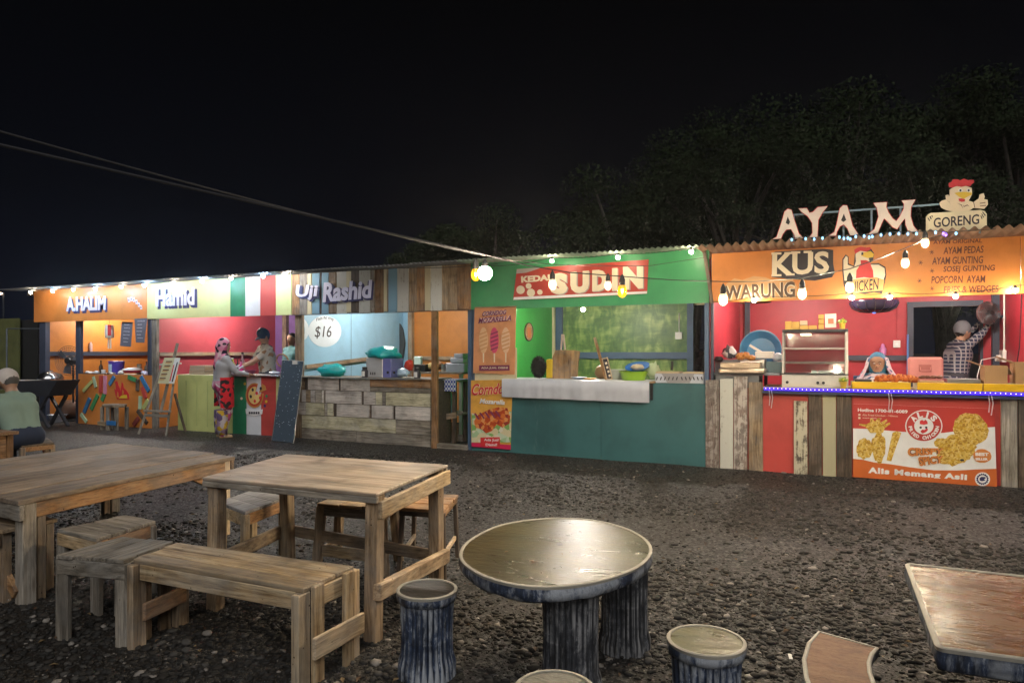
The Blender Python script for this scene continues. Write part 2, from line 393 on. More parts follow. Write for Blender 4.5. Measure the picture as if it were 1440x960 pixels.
# loose stones: one heap of countless pieces
def stones(name, N, rmin, rmax, area, mats, seed, kind='stuff'):
    r = np.random.default_rng(seed)
    t = (1+5**0.5)/2
    ico = np.array([(-1,t,0),(1,t,0),(-1,-t,0),(1,-t,0),(0,-1,t),(0,1,t),(0,-1,-t),(0,1,-t),(t,0,-1),(t,0,1),(-t,0,-1),(-t,0,1)])/math.sqrt(1+t*t)
    fi = np.array([(0,11,5),(0,5,1),(0,1,7),(0,7,10),(0,10,11),(1,5,9),(5,11,4),(11,10,2),(10,7,6),(7,1,8),(3,9,4),(3,4,2),(3,2,6),(3,6,8),(3,8,9),(4,9,5),(2,4,11),(6,2,10),(8,6,7),(9,8,1)])
    D = r.uniform(area[0]**0.5, area[1]**0.5, N)**2; A = r.uniform(-0.70, 0.95, N)       # fan in front of the eye, denser near it
    lat = A*D*1.12
    x = _F[0]*D+_R[0]*lat; y = _F[1]*D+_R[1]*lat
    dens = np.array([mnoise.noise(Vector((p*0.55, q*0.75, 7.3)))+0.4*mnoise.noise(Vector((p*2.6, q*2.6, 1.3))) for p, q in zip(x, y)])
    keep = (y < 8.78) & (y > 0.8) & (r.random(N) < np.clip(0.72+dens*1.9, 0.10, 1)); x = x[keep]; y = y[keep]; N = len(x)
    rad = rmin*(rmax/rmin)**(r.random(N)**3.1)
    sc = np.stack([rad*r.uniform(0.8, 1.5, N), rad*r.uniform(0.7, 1.2, N), rad*r.uniform(0.3, 0.65, N)], 1)
    P = ico[None]*r.uniform(0.6, 1.35, (N, 12, 1))*sc[:, None]
    a = r.uniform(0, 6.28, N); ca, sa = np.cos(a)[:, None], np.sin(a)[:, None]
    X = P[..., 0]*ca-P[..., 1]*sa; Yy = P[..., 0]*sa+P[..., 1]*ca
    z0 = np.array([gh(a_, b_) for a_, b_ in zip(x, y)])
    V = np.stack([X+x[:, None], Yy+y[:, None], P[..., 2]+z0[:, None]+sc[:, 2:3]*0.4], 2).reshape(-1, 3)
    Fa = (fi[None]+np.arange(N)[:, None, None]*12).reshape(-1)
    me = bpy.data.meshes.new(name); nf = N*20
    me.vertices.add(len(V)); me.vertices.foreach_set('co', V.astype(np.float32).ravel())
    me.loops.add(nf*3); me.loops.foreach_set('vertex_index', Fa.astype(np.int32))
    me.polygons.add(nf); me.polygons.foreach_set('loop_start', np.arange(0, nf*3, 3, dtype=np.int32))
    me.polygons.foreach_set('material_index', np.repeat(r.choice(len(mats), N, p=[0.5, 0.34, 0.13, 0.03]), 20).astype(np.int32))
    me.update(calc_edges=True)
    for m in mats: me.materials.append(m)
    o = bpy.data.objects.new(name, me); COL.objects.link(o); o['kind'] = kind; o.parent = None
    return o
SM = [plain('charcoal_stone', (0.017, 0.0155, 0.014), 0.8), plain('brown_stone', (0.029, 0.024, 0.019), 0.85), plain('grey_stone', (0.062, 0.057, 0.051), 0.85), plain('pale_stone', (0.24, 0.215, 0.19), 0.65)]
st = stones('gravel', 150000, 0.0042, 0.024, (1.7, 9.6), SM, 3)
tag(st, 'loose dark gravel scattered over the whole yard', 'gravel')
# ============================================================ trees behind the stalls
lf = []
for i, c in enumerate([(0.019, 0.029, 0.012), (0.025, 0.037, 0.016), (0.014, 0.022, 0.009)]):
    m, n, l, p = newmat('tree_leaf_%s' % ['mid', 'light', 'deep'][i]); p.inputs['Base Color'].default_value = c4(c); p.inputs['Roughness'].default_value = 0.9; p.inputs['Specular IOR Level'].default_value = 0.08; lf.append(m)
barkm = wood('grey_bark', ((0.03, 0.025, 0.02), (0.07, 0.06, 0.05), (0.12, 0.11, 0.09)), 'Z')
def make_crown(seed, RX, RZ, nclump, nleaf, ls):
    r = np.random.default_rng(seed); Vs = []; mi = []
    cl = []
    for _ in range(nclump):
        a = r.uniform(0, 6.28); el = math.asin(r.uniform(-0.5, 1)); q = r.uniform(0.35, 1.0)**0.5
        cl.append((RX*q*math.cos(a)*math.cos(el), RX*q*math.sin(a)*math.cos(el), RZ*q*math.sin(el), r.uniform(0.14, 0.30)*RX))
    for cx_, cy_, cz_, cr in cl:
        n_ = int(nleaf*r.uniform(0.6, 1.3)); d = r.normal(size=(n_, 3)); d /= np.linalg.norm(d, axis=1)[:, None]
        P = np.array([cx_, cy_, cz_]) + d*cr*(r.random((n_, 1))**0.4)*np.array([1.25, 1.25, 0.8])
        u = r.normal(size=(n_, 3)); u /= np.linalg.norm(u, axis=1)[:, None]; w = np.cross(u, d); w /= np.linalg.norm(w, axis=1)[:, None]+1e-9
        s_ = ls*r.uniform(0.6, 1.4, (n_, 1))
        Vs.append(np.stack([P-u*s_, P-w*s_*0.42, P+u*s_, P+w*s_*0.42], 1)); mi += list(r.choice(3, n_, p=[0.5, 0.25, 0.25]))
    V = np.concatenate(Vs).reshape(-1, 3); Fq = np.arange(len(V)).reshape(-1, 4)
    return V, Fq, mi, cl
def make_tree(seed, RX, RZ, H, nclump=60, nleaf=760, ls=0.055):
    V, Fq, mi, cl = make_crown(seed, RX, RZ, nclump, nleaf, ls)
    V = V + np.array([0, 0, H])
    t = thing('broadleaf_tree', '', 'tree', (0, 0, 0), 0.0)
    mk('crown', (V.tolist(), Fq.tolist()), lf, t, mi=mi)
    gs = [tube([(0, 0, -0.1), (0.05, 0, H*0.3), (-0.1, 0.1, H*0.62), (0.1, 0, H)], [0.34, 0.25, 0.19, 0.09], 9)]
    r = random.Random(seed)
    for c in cl[::3]:
        z0 = H*r.uniform(0.35, 0.75); gs.append(tube([(0, 0, z0), (c[0]*0.45, c[1]*0.45, (z0+H+c[2])/2+0.3), (c[0]*0.95, c[1]*0.95, H+c[2])], [0.11, 0.07, 0.02], 6))
    mk('trunk', J(*gs), barkm, t, smooth=50)
    return t
T1 = make_tree(11, 3.4, 3.2, 4.6); T2 = make_tree(12, 2.7, 3.6, 4.4); T3 = make_tree(13, 2.6, 2.3, 3.1, 34)
def put_tree(src, px, Y, ztop_px, s, rz, label, first=False):
    o = src if first else copy_tree(src)
    x = PY(px, 494, Y)[0]; base = {T1: 7.9, T2: 8.2, T3: 5.6}[src]
    ztop = PY(px, ztop_px, Y)[2]; k = ztop/base
    o.location = (x, Y, 0); o.rotation_euler = (0, 0, rz); o.scale = (s*k, s*k, k)
    tag(o, label, 'tree', 'dark trees behind the stalls'); return o
put_tree(T1, 1190, 27, 118, 1.05, 0.3, 'tallest dark tree, standing behind the raised white rooftop letters', True)
put_tree(T1, 1035, 26, 166, 1.0, 2.1, 'dark rounded tree just left of the tallest one, above the orange fascia end')
put_tree(T2, 1330, 25, 120, 1.1, 0.9, 'dark tree rising behind the rooftop chicken sign', True)
put_tree(T2, 1440, 24, 100, 1.2, 2.4, 'dark tree at the right edge of the yard beyond the rust-brown roof')
put_tree(T3, 890, 28, 240, 1.0, 0.4, 'smaller dark tree behind the green stall roof, left of the big crowns', True)
put_tree(T3, 690, 38, 298, 1.0, 1.9, 'faint low tree far behind the roof near the hanging globe bulb')
put_tree(T3, 625, 41, 322, 0.9, 4.0, 'faintest low tree behind the plank fascia, furthest left of the trees')
put_tree(T2, 975, 31, 232, 1.0, 4.2, 'dark tree filling the gap between the small tree and the rounded one')
# ============================================================ stall shell
XB = [fx(52), fx(211.5), fx(414), fx(663.5), fx(998), 2.30]
ZB, ZT = 2.06, 2.74
def stall(name, label): return thing(name, label, 'food stall', ((0, Y0, 0)), None, 'painted food stalls in one row')
S1 = stall('food_stall', 'orange food stall at the far left end with a flame painted on its counter')
S2 = stall('food_stall', 'food stall with pale lime, green, white and red striped fascia and pizza picture')
S3 = stall('food_stall', 'food stall clad in mixed reclaimed planks with a sky blue inner wall')
S4 = stall('food_stall', 'emerald green food stall with dark teal counter and red tilted banner')
S5 = stall('food_stall', 'crimson fried chicken stall with orange fascia and rust-brown roof')
SS = [S1, S2, S3, S4, S5]
for s, xa, xb in zip(SS, XB[:-1], XB[1:]): pass
# side walls: each belongs to the stall on its right (its painted face)
sidem = ['orange_in', 'rose_in', 'blue_in', 'bgreen', 'red_in']
for i in range(5):
    mk('side_wall', box(XB[i]-0.02, XB[i]+0.012, Y0+0.06, YB, 0.02, 2.62), G[sidem[i]], SS[i])
mk('side_wall', box(XB[5], XB[5]+0.03, Y0+0.06, YB, 0.02, 2.62), G['red_in'], S5)
# sheet joints on the side walls
def side_rail(s, X, z, mat, y0=Y0+0.15, y1=YB-0.1, h=0.06, d=0.05): mk('wall_rail', box(X+0.013, X+0.013+d, y0, y1, z-h/2, z+h/2), mat, s)
side_rail(S1, XB[0], 1.40, G['dnavy'], h=0.09)
side_rail(S2, XB[1], 1.40, wd('g', 'Y'), h=0.07)
side_rail(S4, XB[3], 1.38, G['bgreen'], h=0.04, d=0.02)
# stall 3 slanting rail
a_, b_ = PX(428, 516, XB[2]), PX(548, 500, XB[2])
mk('wall_rail', beam((XB[2]+0.035, a_[1], a_[2]), (XB[2]+0.035, b_[1], b_[2]), 0.045, 0.07), wd('g', 'Y'), S3)
mk('sheet_joint', box(XB[2]+0.012, XB[2]+0.014, PX(493, 494, XB[2])[1]-0.004, PX(493, 494, XB[2])[1]+0.004, 0.1, 2.6), G['dnavy'], S3)
# back walls
def back(s, x0, x1, z0, z1, m, name='back_wall', y=YB, th=0.03): return mk(name, box(x0, x1, y, y+th, z0, z1), G[m] if isinstance(m, str) else m, s)
back(S1, XB[0], XB[1]-0.02, 0.02, 2.62, 'orange_in')
back(S2, XB[1], XB[2]-0.02, 0.02, 2.62, 'purple')
xp = fx(580, YB)
back(S3, XB[2], xp, 0.02, 2.62, 'blue_in'); back(S3, xp, XB[3]-0.02, 0.02, 2.62, 'orange_in')
mk('back_post', box(xp-0.05, xp+0.05, YB-0.1, YB-0.005, 0.02, 2.62), wd('g', 'Z'), S3)
mk('wall_rail', box(xp+0.05, XB[3]-0.03, YB-0.06, YB-0.004, 1.28, 1.35), wd('g', 'X'), S3)
xq = fx(404, YB)
mk('back_post', box(xq-0.06, xq+0.05, YB-0.1, YB-0.005, 0.02, 2.62), wd('g', 'Z'), S2)
# stall 4 back: cream strip, blue frame, mottled green panel, dark doorway
mott, n_, l_, p_ = newmat('mottled_green_brushed_paint'); co_ = coords(n_, l_, (1, 1, 1.0), False)
f1 = mixrgb(n_, l_, 0.55, noise_tex(n_, l_, coords(n_, l_, (1.2, 1, 2.0), False), 2.0, 3, 1.0, 0.5), noise_tex(n_, l_, coords(n_, l_, (3.5, 1, 1.3), False), 2.0, 6, 0.4, 0.6))
f2 = mixrgb(n_, l_, 0.12, f1, noise_tex(n_, l_, coords(n_, l_, (1.5, 1, 16), False), 2, 5))
l_.new(ramp(n_, l_, f2, [(0.36, (0.045, 0.11, 0.04)), (0.48, (0.095, 0.19, 0.055)), (0.56, (0.20, 0.31, 0.085)), (0.66, (0.38, 0.47, 0.17))]), p_.inputs['Base Color']); p_.inputs['Roughness'].default_value = 0.45
x1_, x2_, x3_, x4_ = fx(783, YB), fx(792, YB), fx(967, YB), fx(976, YB)
back(S4, XB[3], x1_, 0.02, 2.62, 'cream'); back(S4, x1_, x4_, 0.02, 2.62, mott, 'brushed_panel')
mk('window_frame', J(box(x1_, x2_, YB-0.07, YB-0.003, 0.02, 2.62), box(x3_, x4_, YB-0.07, YB-0.003, 0.02, 2.62), box(x2_, x3_, YB-0.06, YB-0.003, fz(880, 502, YB)-0.03, fz(880, 495, YB))), G['navy'], S4)
xr = fx(1010, YB)
back(S4, x4_, XB[4]+0.5, 2.25, 2.62, 'cream')
mk('door_post', box(x4_+0.32, x4_+0.42, YB-0.07, YB, 0.02, 2.25), G['navy'], S4)
mk('wall_socket', J(cbox(fx(950, YB), fx(959.5, YB), YB-0.05, YB-0.002, fz(955, 477, YB), fz(955, 467, YB), 0.004), tube([PY(955, 467, YB-0.01), PY(955, 440, YB-0.01)], 0.008)), G['offw'], S4)
# stall 5 back wall with doorway
xd0, xd1 = fx(1284, YB), fx(1377, YB); zd = fz(1330, 431, YB)
back(S5, XB[4], xd0, 0.02, 2.62, 'red_in'); back(S5, xd1, XB[5], 0.02, 2.62, 'red_in'); back(S5, xd0, xd1, zd, 2.62, 'red_in', 'door_header')
mk('door_frame', J(box(xd0-0.08, xd0, YB-0.06, YB-0.003, 0.02, zd+0.08), box(xd1, xd1+0.04, YB-0.06, YB-0.003, 0.02, zd+0.08), box(xd0, xd1, YB-0.06, YB-0.003, zd, zd+0.08)), G['dnavy'], S5)
mk('wall_rail', box(fx(1190, YB), xd0-0.08, YB-0.07, YB-0.003, 1.31, 1.39), G['dnavy'], S5)
mk('back_post', box(fx(1048, YB), fx(1055, YB), YB-0.09, YB-0.003, 0.02, 2.62), G['dnavy'], S5)
mk('corner_post', box(XB[5]-0.09, XB[5]-0.003, YB-0.09, YB-0.003, 0.02, 2.3), G['dnavy'], S5)
# dark yard fence behind the doorways
for xa, xb in ((x4_-0.6, XB[4]+0.6), (xd0-1.5, xd1+1.5)):
    pass
# front posts
def post(s, pxa, pxb, z1, mat, Y=Y0, z0=0.0, d=0.07): return mk('post', cbox(fx(pxa, Y), fx(pxb, Y), Y+0.004, Y+d, z0-0.04 if z0 == 0 else z0, z1, 0.004), mat, s)
post(S1, 55, 63.5, 2.6, G['dnavy'], d=0.1); post(S1, 106, 112.5, 2.6, G['dnavy'], Y0+0.06); post(S1, 207, 211.5, 2.6, G['dnavy'])
post(S2, 213, 219.5, 2.6, wd('r', 'Z')); post(S3, 414.5, 424, 2.6, wd('g', 'Z'))
post(S3, 606, 614, 2.6, wd('o', 'Z'), Y0-0.03, d=0.06); post(S3, 657.5, 662.8, 2.6, G['navy'], Y0+0.01)
post(S4, 664.2, 668, 2.6, G['navy']); post(S4, 990.5, 996.5, 2.6, G['navy'])
post(S5, 999.5, 1003, 2.6, G['dnavy'])
# ------------------------------------------------------------ fascias
def fascia(s, xa, xb, m, name='fascia', z0=ZB, z1=ZT, y=Y0, th=0.02): return mk(name, cbox(xa, xb, y-th, y, z0, z1, 0.002), G[m] if isinstance(m, str) else m, s)
F1 = fascia(S1, fx(49), fx(207.7), 'orange')
for a, b, m in ((208, 325, 'lime'), (325, 346, 'green'), (346, 367, 'white'), (367, 389, 'red'), (389, 411, 'lime')):
    ff = fascia(S2, fx(a)+0.002, fx(b)-0.002, m, 'fascia_panel')
    if a == 208: F2 = ff
F3 = fascia(S3, fx(411.2), fx(662), wd('d', 'Z'), th=0.008)
pl = [(15,95,'o'),(95,175,'r'),(175,220,'c'),(220,300,'b'),(300,320,'d'),(320,395,'b'),(395,475,'g'),(475,580,'w'),(580,630,'c'),(630,715,'d'),(715,830,'w'),(830,875,'r'),(875,965,'o'),(965,1000,'c'),(1000,1045,'g')]
pl = [(a/7.386+410, b/7.386+410, k) for a, b, k in pl]
pl += [(a/3.096+400, b/3.096+400, k) for a, b, k in [(457,495,'b'),(495,545,'w'),(545,580,'g'),(580,614,'o'),(614,640,'c'),(640,690,'w'),(690,716,'g'),(716,755,'g'),(755,812,'o')]]
pw = {'o': wd('o', 'Z'), 'r': wd('r', 'Z'), 'g': wd('g', 'Z'), 'd': wd('d', 'Z'),
      'c': wood('cream_flaking_plank', WL, 'Z', peel=(0.62, 0.56, 0.38), pk=0.62), 'b': wood('blue_flaking_plank', WG, 'Z', peel=(0.20, 0.36, 0.48), pk=0.66),
      'w': wood('white_flaking_plank', WGR, 'Z', peel=(0.58, 0.58, 0.54), pk=0.58)}
for a, b, k in pl:
    t_ = random.uniform(0.012, 0.03)
    mk('plank', cbox(fx(a)+0.003, fx(b)-0.003, Y0-0.01-t_, Y0-0.0085, ZB+0.004+random.uniform(-0.01, 0.01), ZT-0.01, 0.003), pw[k], F3)
mk('edge_trim', box(fx(411.5), fx(662), Y0-0.035, Y0-0.009, ZB-0.012, ZB-0.006), G['dnavy'], S3)
F4 = fascia(S4, fx(663.2), fx(997.5), 'sgreen')
mk('edge_trim', cbox(fx(660.5), fx(663.2), Y0-0.03, Y0, ZB, ZT, 0.002), wd('o', 'Z'), S4)
F5 = fascia(S5, fx(1001.5), fx(1433.5, Y0), 'orange', y=Y0-0.02, z1=2.67)
F5b = fascia(S5, fx(1434.3, Y0), XB[5]+0.35, 'orange', y=Y0-0.02, z1=2.67)
mk('edge_board', beam(PY(990, 351, Y0-0.05), PY(1001.5, 426, Y0-0.05), 0.06, 0.035), wd('d', 'Z'), S5)
# ------------------------------------------------------------ roofs
def corr(x0, x1, ya, za, yb, zb, pitch, amp, th=0.004):
    n_ = max(8, int((x1-x0)/pitch*8)); V = []; Fc = []
    for k in range(n_+1):
        x = x0+(x1-x0)*k/n_; w = amp*math.sin(2*math.pi*x/pitch)
        V += [(x, ya, za+w), (x, yb, zb+w), (x, ya, za+w-th), (x, yb, zb+w-th)]
    for k in range(n_):
        a = 4*k; b = a+4
        Fc += [(a, b, b+1, a+1), (a+2, a+3, b+3, b+2), (a, a+2, b+2, b), (a+1, b+1, b+3, a+3)]
    return V, Fc
zinc = paint('weathered_zinc_sheet', (0.17, 0.175, 0.18), 0.42, 0.3, 2.0, 0.5, 0.1, 0.45)
zincg = paint('green_tinged_zinc_sheet', (0.28, 0.36, 0.27), 0.42, 0.3, 2.0, 0.5, 0.1, 0.35)
rust = paint('rusty_corrugated_sheet', (0.28, 0.17, 0.11), 0.6, 0.45, 2.5, 0.6, 0.2, 0.1)
rends = [fx(30)] + XB[1:4] + [fx(1000)]
for i, (s, m_) in enumerate(((S1, zinc), (S2, zinc), (S3, zinc), (S4, zincg))):
    rf = mk('roof', J(*[box(rends[i]+0.05, rends[i+1]-0.05, y-0.03, y+0.03, 2.64, 2.70+0.045*(y-Y0)) for y in (Y0+0.12, 10.4, YB-0.1)]), wd('g', 'X'), s)
    x = rends[i]; nsh = max(1, round((rends[i+1]-rends[i])/0.84)); w_ = (rends[i+1]-rends[i])/nsh
    for q in range(nsh):
        dz = 0.005*(q % 2)+random.uniform(-0.004, 0.004)
        mk('roof_sheet', corr(x+q*w_-0.02, x+(q+1)*w_+0.02, Y0-0.42+random.uniform(-0.015, 0.015), 2.728+dz, YB+0.25, 2.90+dz, 0.076, 0.013), m_, rf, smooth='all')
rf = mk('roof', J(*[box(XB[4], 2.9, y-0.03, y+0.03, 2.60, 2.665) for y in (Y0+0.12, 10.4, YB-0.1)]), wd('d', 'X'), S5)
x = fx(1000, 8.45)-0.14; nsh = 6; w_ = (3.0-x)/nsh
for q in range(nsh):
    dz = 0.006*(q % 2)
    mk('roof_sheet', corr(x+q*w_-0.03, x+(q+1)*w_+0.03, 8.40+random.uniform(-0.02, 0.02), 2.715+dz, YB+0.25, 2.70+dz, 0.098, 0.022), rust, rf, smooth='all')
# ------------------------------------------------------------ counters
# stall 1
c1 = mk('counter', J(cbox(fx(110), fx(213.5), Y0, Y0+0.02, 0.0, 1.0, 0.002), box(fx(110), fx(110)+0.02, Y0+0.02, Y0+0.6, 0, 0.98), box(fx(213.5)-0.02, fx(213.5), Y0+0.02, Y0+0.6, 0, 0.98)), G['orange'], S1)
mk('counter_top', cbox(fx(110), fx(213), Y0+0.021, Y0+0.65, 0.97, 0.995, 0.003), wd('g', 'X'), S1)
sp = {'y': G['yellowgreen'], 'p': paint('mint_slat_paint', (0.45, 0.60, 0.40)), 'r': G['red'], 'k': paint('pink_slat_paint', (0.62, 0.25, 0.38)), 'b': paint('blue_slat_paint', (0.05, 0.20, 0.42)),
      'g': paint('green_slat_paint', (0.06, 0.27, 0.10)), 'd': wd('d', 'X'), 'm': paint('maroon_slat_paint', (0.30, 0.06, 0.05))}
for (xa, ya), (xb, yb), w_, k in [((135,400),(235,290),35,'y'),((250,235),(278,355),35,'p'),((335,225),(330,415),44,'r'),((382,225),(380,430),44,'k'),((485,235),(430,325),40,'b'),
    ((210,480),(145,640),44,'b'),((300,440),(225,605),44,'g'),((375,432),(345,505),44,'g'),((110,655),(175,745),38,'p'),((640,238),(730,275),42,'g'),((750,265),(745,395),42,'d'),
    ((785,235),(875,400),42,'b'),((800,355),(840,475),44,'r'),((780,455),(775,600),42,'p'),((870,500),(810,595),44,'y'),((745,615),(855,760),38,'d'),((760,700),(700,780),44,'m')]:
    p = PY(xa/8+100, ya/8+500, Y0-0.014); q = PY(xb/8+100, yb/8+500, Y0-0.014)
    mk('painted_slat', beam(p, q, 0.02, w_/8*13.3/960*1.12, up=(0.3, 0, 1) if abs(p[0]-q[0]) > 0.15 else (1, 0, 0)), sp[k], c1)
def P8(*pts): return [(x/8+100, y/8+500) for x, y in pts]
fl = shape('flame_picture', P8((515,490),(495,430),(485,370),(505,385),(500,330),(490,290),(520,285),(530,330),(545,360),(555,400),(562,350),(568,295),(582,310),(590,360),(620,390),(648,430),(652,490)), Y0-0.006, G['redprint'], c1, 0.005)
shape('flame_core', P8((535,480),(560,450),(590,440),(625,440),(632,480)), Y0-0.010, G['yellowprint'], c1, 0.003)
for pts in (P8((512,470),(520,400),(530,420),(535,470)), P8((570,440),(575,380),(590,400),(592,432))): shape('flame_line', pts, Y0-0.0095, G['orange'], c1, 0.002)
# stall 2
def panel(s, xa, xb, m, z1=1.02, name='counter_panel', y=Y0, z0=-0.02): return mk(name, cbox(xa, xb, y, y+0.02, z0, z1, 0.002), G[m] if isinstance(m, str) else m, s)
for a, b, m in ((250, 327, 'yellowgreen'), (327, 346.5, 'green'), (346.5, 367, 'white'), (367, 388, 'red'), (388, 396, 'lime')): panel(S2, fx(a)+0.002, fx(b)-0.002, m)
mk('counter_side', box(fx(250)-0.012, fx(250)+0.001, Y0+0.021, Y0+0.9, 0, 1.0), G['yellowgreen'], S2)
mk('counter_top', cbox(fx(250), fx(327), Y0+0.021, Y0+0.75, 1.0, 1.03, 0.003), G['cream'], S2)
mk('counter_top', cbox(fx(326)+0.003, fx(398), Y0-0.06, Y0+0.65, 1.022, 1.046, 0.004), G['steel'], S2)
for k in range(3):
    xk = fx(262+k*15); mk('frame_mark', box(xk-0.012, xk+0.012, Y0-0.004, Y0-0.0005, 0.1, 0.92), paint('faint_green_batten', (0.42, 0.47, 0.18)), S2)
# pizza picture
def pz(x, y): return (x/5.33+270, y/5.33+440)
PZR = [pz(468+rx*math.cos(a), 617-ry*math.sin(a)) for a in np.linspace(0, 2*math.pi, 28, endpoint=False) for rx, ry in ((66, 93),)]
def ring(cx, cy, rx, ry, a0=0, a1=360, n=26): return [pz(cx+rx*math.cos(math.radians(a)), cy-ry*math.sin(math.radians(a))) for a in np.linspace(a0, a1, n)]
crust = plain('pizza_crust_print', (0.55, 0.26, 0.07)); sauce = plain('pizza_sauce_print', (0.5, 0.07, 0.03)); chz = plain('pizza_cheese_print', (0.75, 0.55, 0.2))
shape('pizza_picture', [pz(468, 617)]+ring(468, 617, 66, 93, 68, 370), Y0-0.008, crust, S2, 0.007)
shape('pizza_sauce', [pz(468, 617)]+ring(468, 617, 58, 82, 68, 370), Y0-0.0105, sauce, S2, 0.002)
shape('pizza_cheese', [pz(468, 617)]+ring(468, 617, 46, 66, 70, 368), Y0-0.013, chz, S2, 0.002)
shape('pizza_slice', [pz(500, 600), pz(525, 530), pz(548, 545), pz(556, 575)], Y0-0.012, crust, S2, 0.004)
for cx_, cy_ in ((455, 575), (440, 625), (470, 660), (510, 635), (515, 565), (485, 600)): shape('topping', ring(cx_, cy_, 9, 13, 0, 330, 9), Y0-0.0155, G['ink'] if cx_ in (455, 440, 515) else G['redprint'], S2, 0.002)
for cx_, cy_, m_ in ((558, 622, 'green'), (556, 663, 'yellowprint'), (545, 695, 'navyprint'), (395, 530, 'yellowprint'), (370, 640, 'creamprint')): shape('herb_spot', ring(cx_, cy_, 9, 11, 0, 300, 7), Y0-0.005, G[m_], S2, 0.003)
shape('ribbon', [pz(400, 718), pz(465, 735), pz(530, 720), pz(525, 758), pz(465, 772), pz(405, 757)], Y0-0.007, G['whiteprint'], S2, 0.005)
for k in range(5): shape('lettering', [pz(425+k*17, 740), pz(437+k*17, 738), pz(438+k*17, 755), pz(426+k*17, 757)], Y0-0.0105, G['ink'], S2, 0.002)
# stall 3: counter of planks
c3 = mk('counter', J(box(fx(417), fx(606), Y0+0.03, Y0+0.045, 0, 1.0), box(fx(606)-0.02, fx(606), Y0+0.045, Y0+0.6, 0, 1.0)), wd('d', 'X'), S3)
zr = [1.018, 0.815, 0.607, 0.398, 0.178, 0.0]
pk_ = {'l': wood('pinkish_grey_limed_plank', ((0.36, 0.31, 0.275), (0.56, 0.50, 0.455), (0.66, 0.61, 0.56)), 'X', var=0.12), 'y': wood('yellowish_limed_plank', ((0.36, 0.33, 0.21), (0.54, 0.50, 0.34), (0.64, 0.59, 0.43)), 'X', var=0.12),
       'g': wd('r', 'X'), 'd': wd('d', 'X'), 'o': wd('g', 'X')}
rows = [(0, [(-72,-14,'o'),(-10,15,'d'),(15,275,'l'),(277,290,'d'),(290,540,'l')]), (1, [(-72,-2,'l'),(0,35,'o'),(38,78,'l'),(80,128,'g'),(130,150,'l'),(152,163,'d'),(165,470,'l'),(472,485,'d'),(487,588,'l'),(590,642,'y'),(644,670,'g'),(672,1052,'y')]),
        (2, [(-72,-2,'l'),(0,155,'y'),(157,178,'g'),(180,230,'y'),(233,252,'d'),(255,535,'l'),(537,551,'d'),(553,725,'l'),(727,736,'l'),(738,753,'d'),(755,1052,'l')]), (3, [(-72,755,'y'),(757,1052,'g')]), (4, [(-72,420,'g'),(423,1052,'g')])]
for r_, it in rows:
    for a, b, k in it:
        mk('plank', cbox(fx(a/6+430)+0.002, fx(b/6+430)-0.002, Y0+random.uniform(-0.004, 0.008), Y0+0.03, zr[r_+1]+0.004, zr[r_]-0.004, 0.003), pk_[k], c3)
mk('plank', cbox(fx(540/6+430)+0.002, fx(1052/6+430), Y0-0.004, Y0+0.03, 0.895, 1.014, 0.003), wd('o', 'X'), c3)
mk('plank', cbox(fx(540/6+430)+0.002, fx(1052/6+430), Y0+0.004, Y0+0.03, 0.819, 0.891, 0.003), pk_['g'], c3)
mk('counter_top', cbox(fx(416), fx(606.5), Y0-0.05, Y0+0.62, 1.02, 1.036, 0.003), wd('r', 'X'), S3)
mk('door_sill', cbox(fx(614.5), fx(658), Y0-0.02, Y0+0.08, 0.0, 0.07, 0.004), wd('r', 'X'), S3)
# stall 4
c4_ = mk('counter', J(cbox(fx(663.5), fx(845)-0.002, Y0, Y0+0.02, -0.02, 1.04, 0.002)), G['teal'], S4)
mk('counter', J(cbox(fx(845)+0.002, fx(993), Y0+0.001, Y0+0.02, -0.02, 1.04, 0.002)), G['teal'], S4)
mk('counter_top', cbox(fx(668), fx(991), Y0+0.021, Y0+0.75, 1.0, 1.035, 0.003), wd('l', 'X'), S4)
mk('cream_board', cbox(fx(668), fx(727), Y0-0.008, Y0-0.0005, 1.0, 1.5, 0.001), G['cream'], S4)
# stall 5
panel(S5, fx(999), 2.62, 'red', 1.0, 'counter_front', Y0+0.02)
for a, b, ta, tb, bt, k in ((992,1012,534,534,656,'p'),(1012.3,1031.3,533,531.5,658,'w'),(1032,1051.4,529,530,658,'p'),(1052.5,1073,537,537,659,'g'),(1116,1136,564,563.5,664,'w2'),(1136.3,1156,545,545,668,'d'),(1156.8,1176,546,546,669,'c'),(1176.4,1198,546,546,670,'d2'),(1407,1430.5,549,549,686,'g2'),(1431.5,1446,550,550,687,'d'),(1447,1466,550,550,688,'w'),(1467,1486,550,550,688,'g')):
    m_ = {'p': wood('pink_grey_driftwood_plank', ((0.10, 0.07, 0.055), (0.24, 0.18, 0.15), (0.34, 0.27, 0.24)), 'Z', peel=(0.46, 0.41, 0.37), pk=0.5), 'w': wood('whitewashed_plank', WGR, 'Z', peel=(0.50, 0.50, 0.45), pk=0.60),
          'w2': wood('flaking_cream_plank', WD, 'Z', peel=(0.50, 0.46, 0.34), pk=0.53), 'd': wd('d', 'Z'), 'd2': wd('d', 'Z'), 'c': wood('cream_bare_plank', WGR, 'Z', peel=(0.50, 0.46, 0.30), pk=0.68), 'g': wd('g', 'Z'), 'g2': wd('r', 'Z')}[k]
    za = fz((a+b)/2, (ta+tb)/2); g_ = cbox(fx(a)+0.002, fx(b)-0.002, Y0-0.022, Y0+0.0195, -0.03, za, 0.004)
    g_ = noise_verts(g_, 0.006, 4.0, a); mk('plank', g_, m_, S5)
mk('counter_top', cbox(fx(1073), 2.65, Y0-0.10, Y0+0.72, 0.99, 1.02, 0.003), wd('l', 'X'), S5)
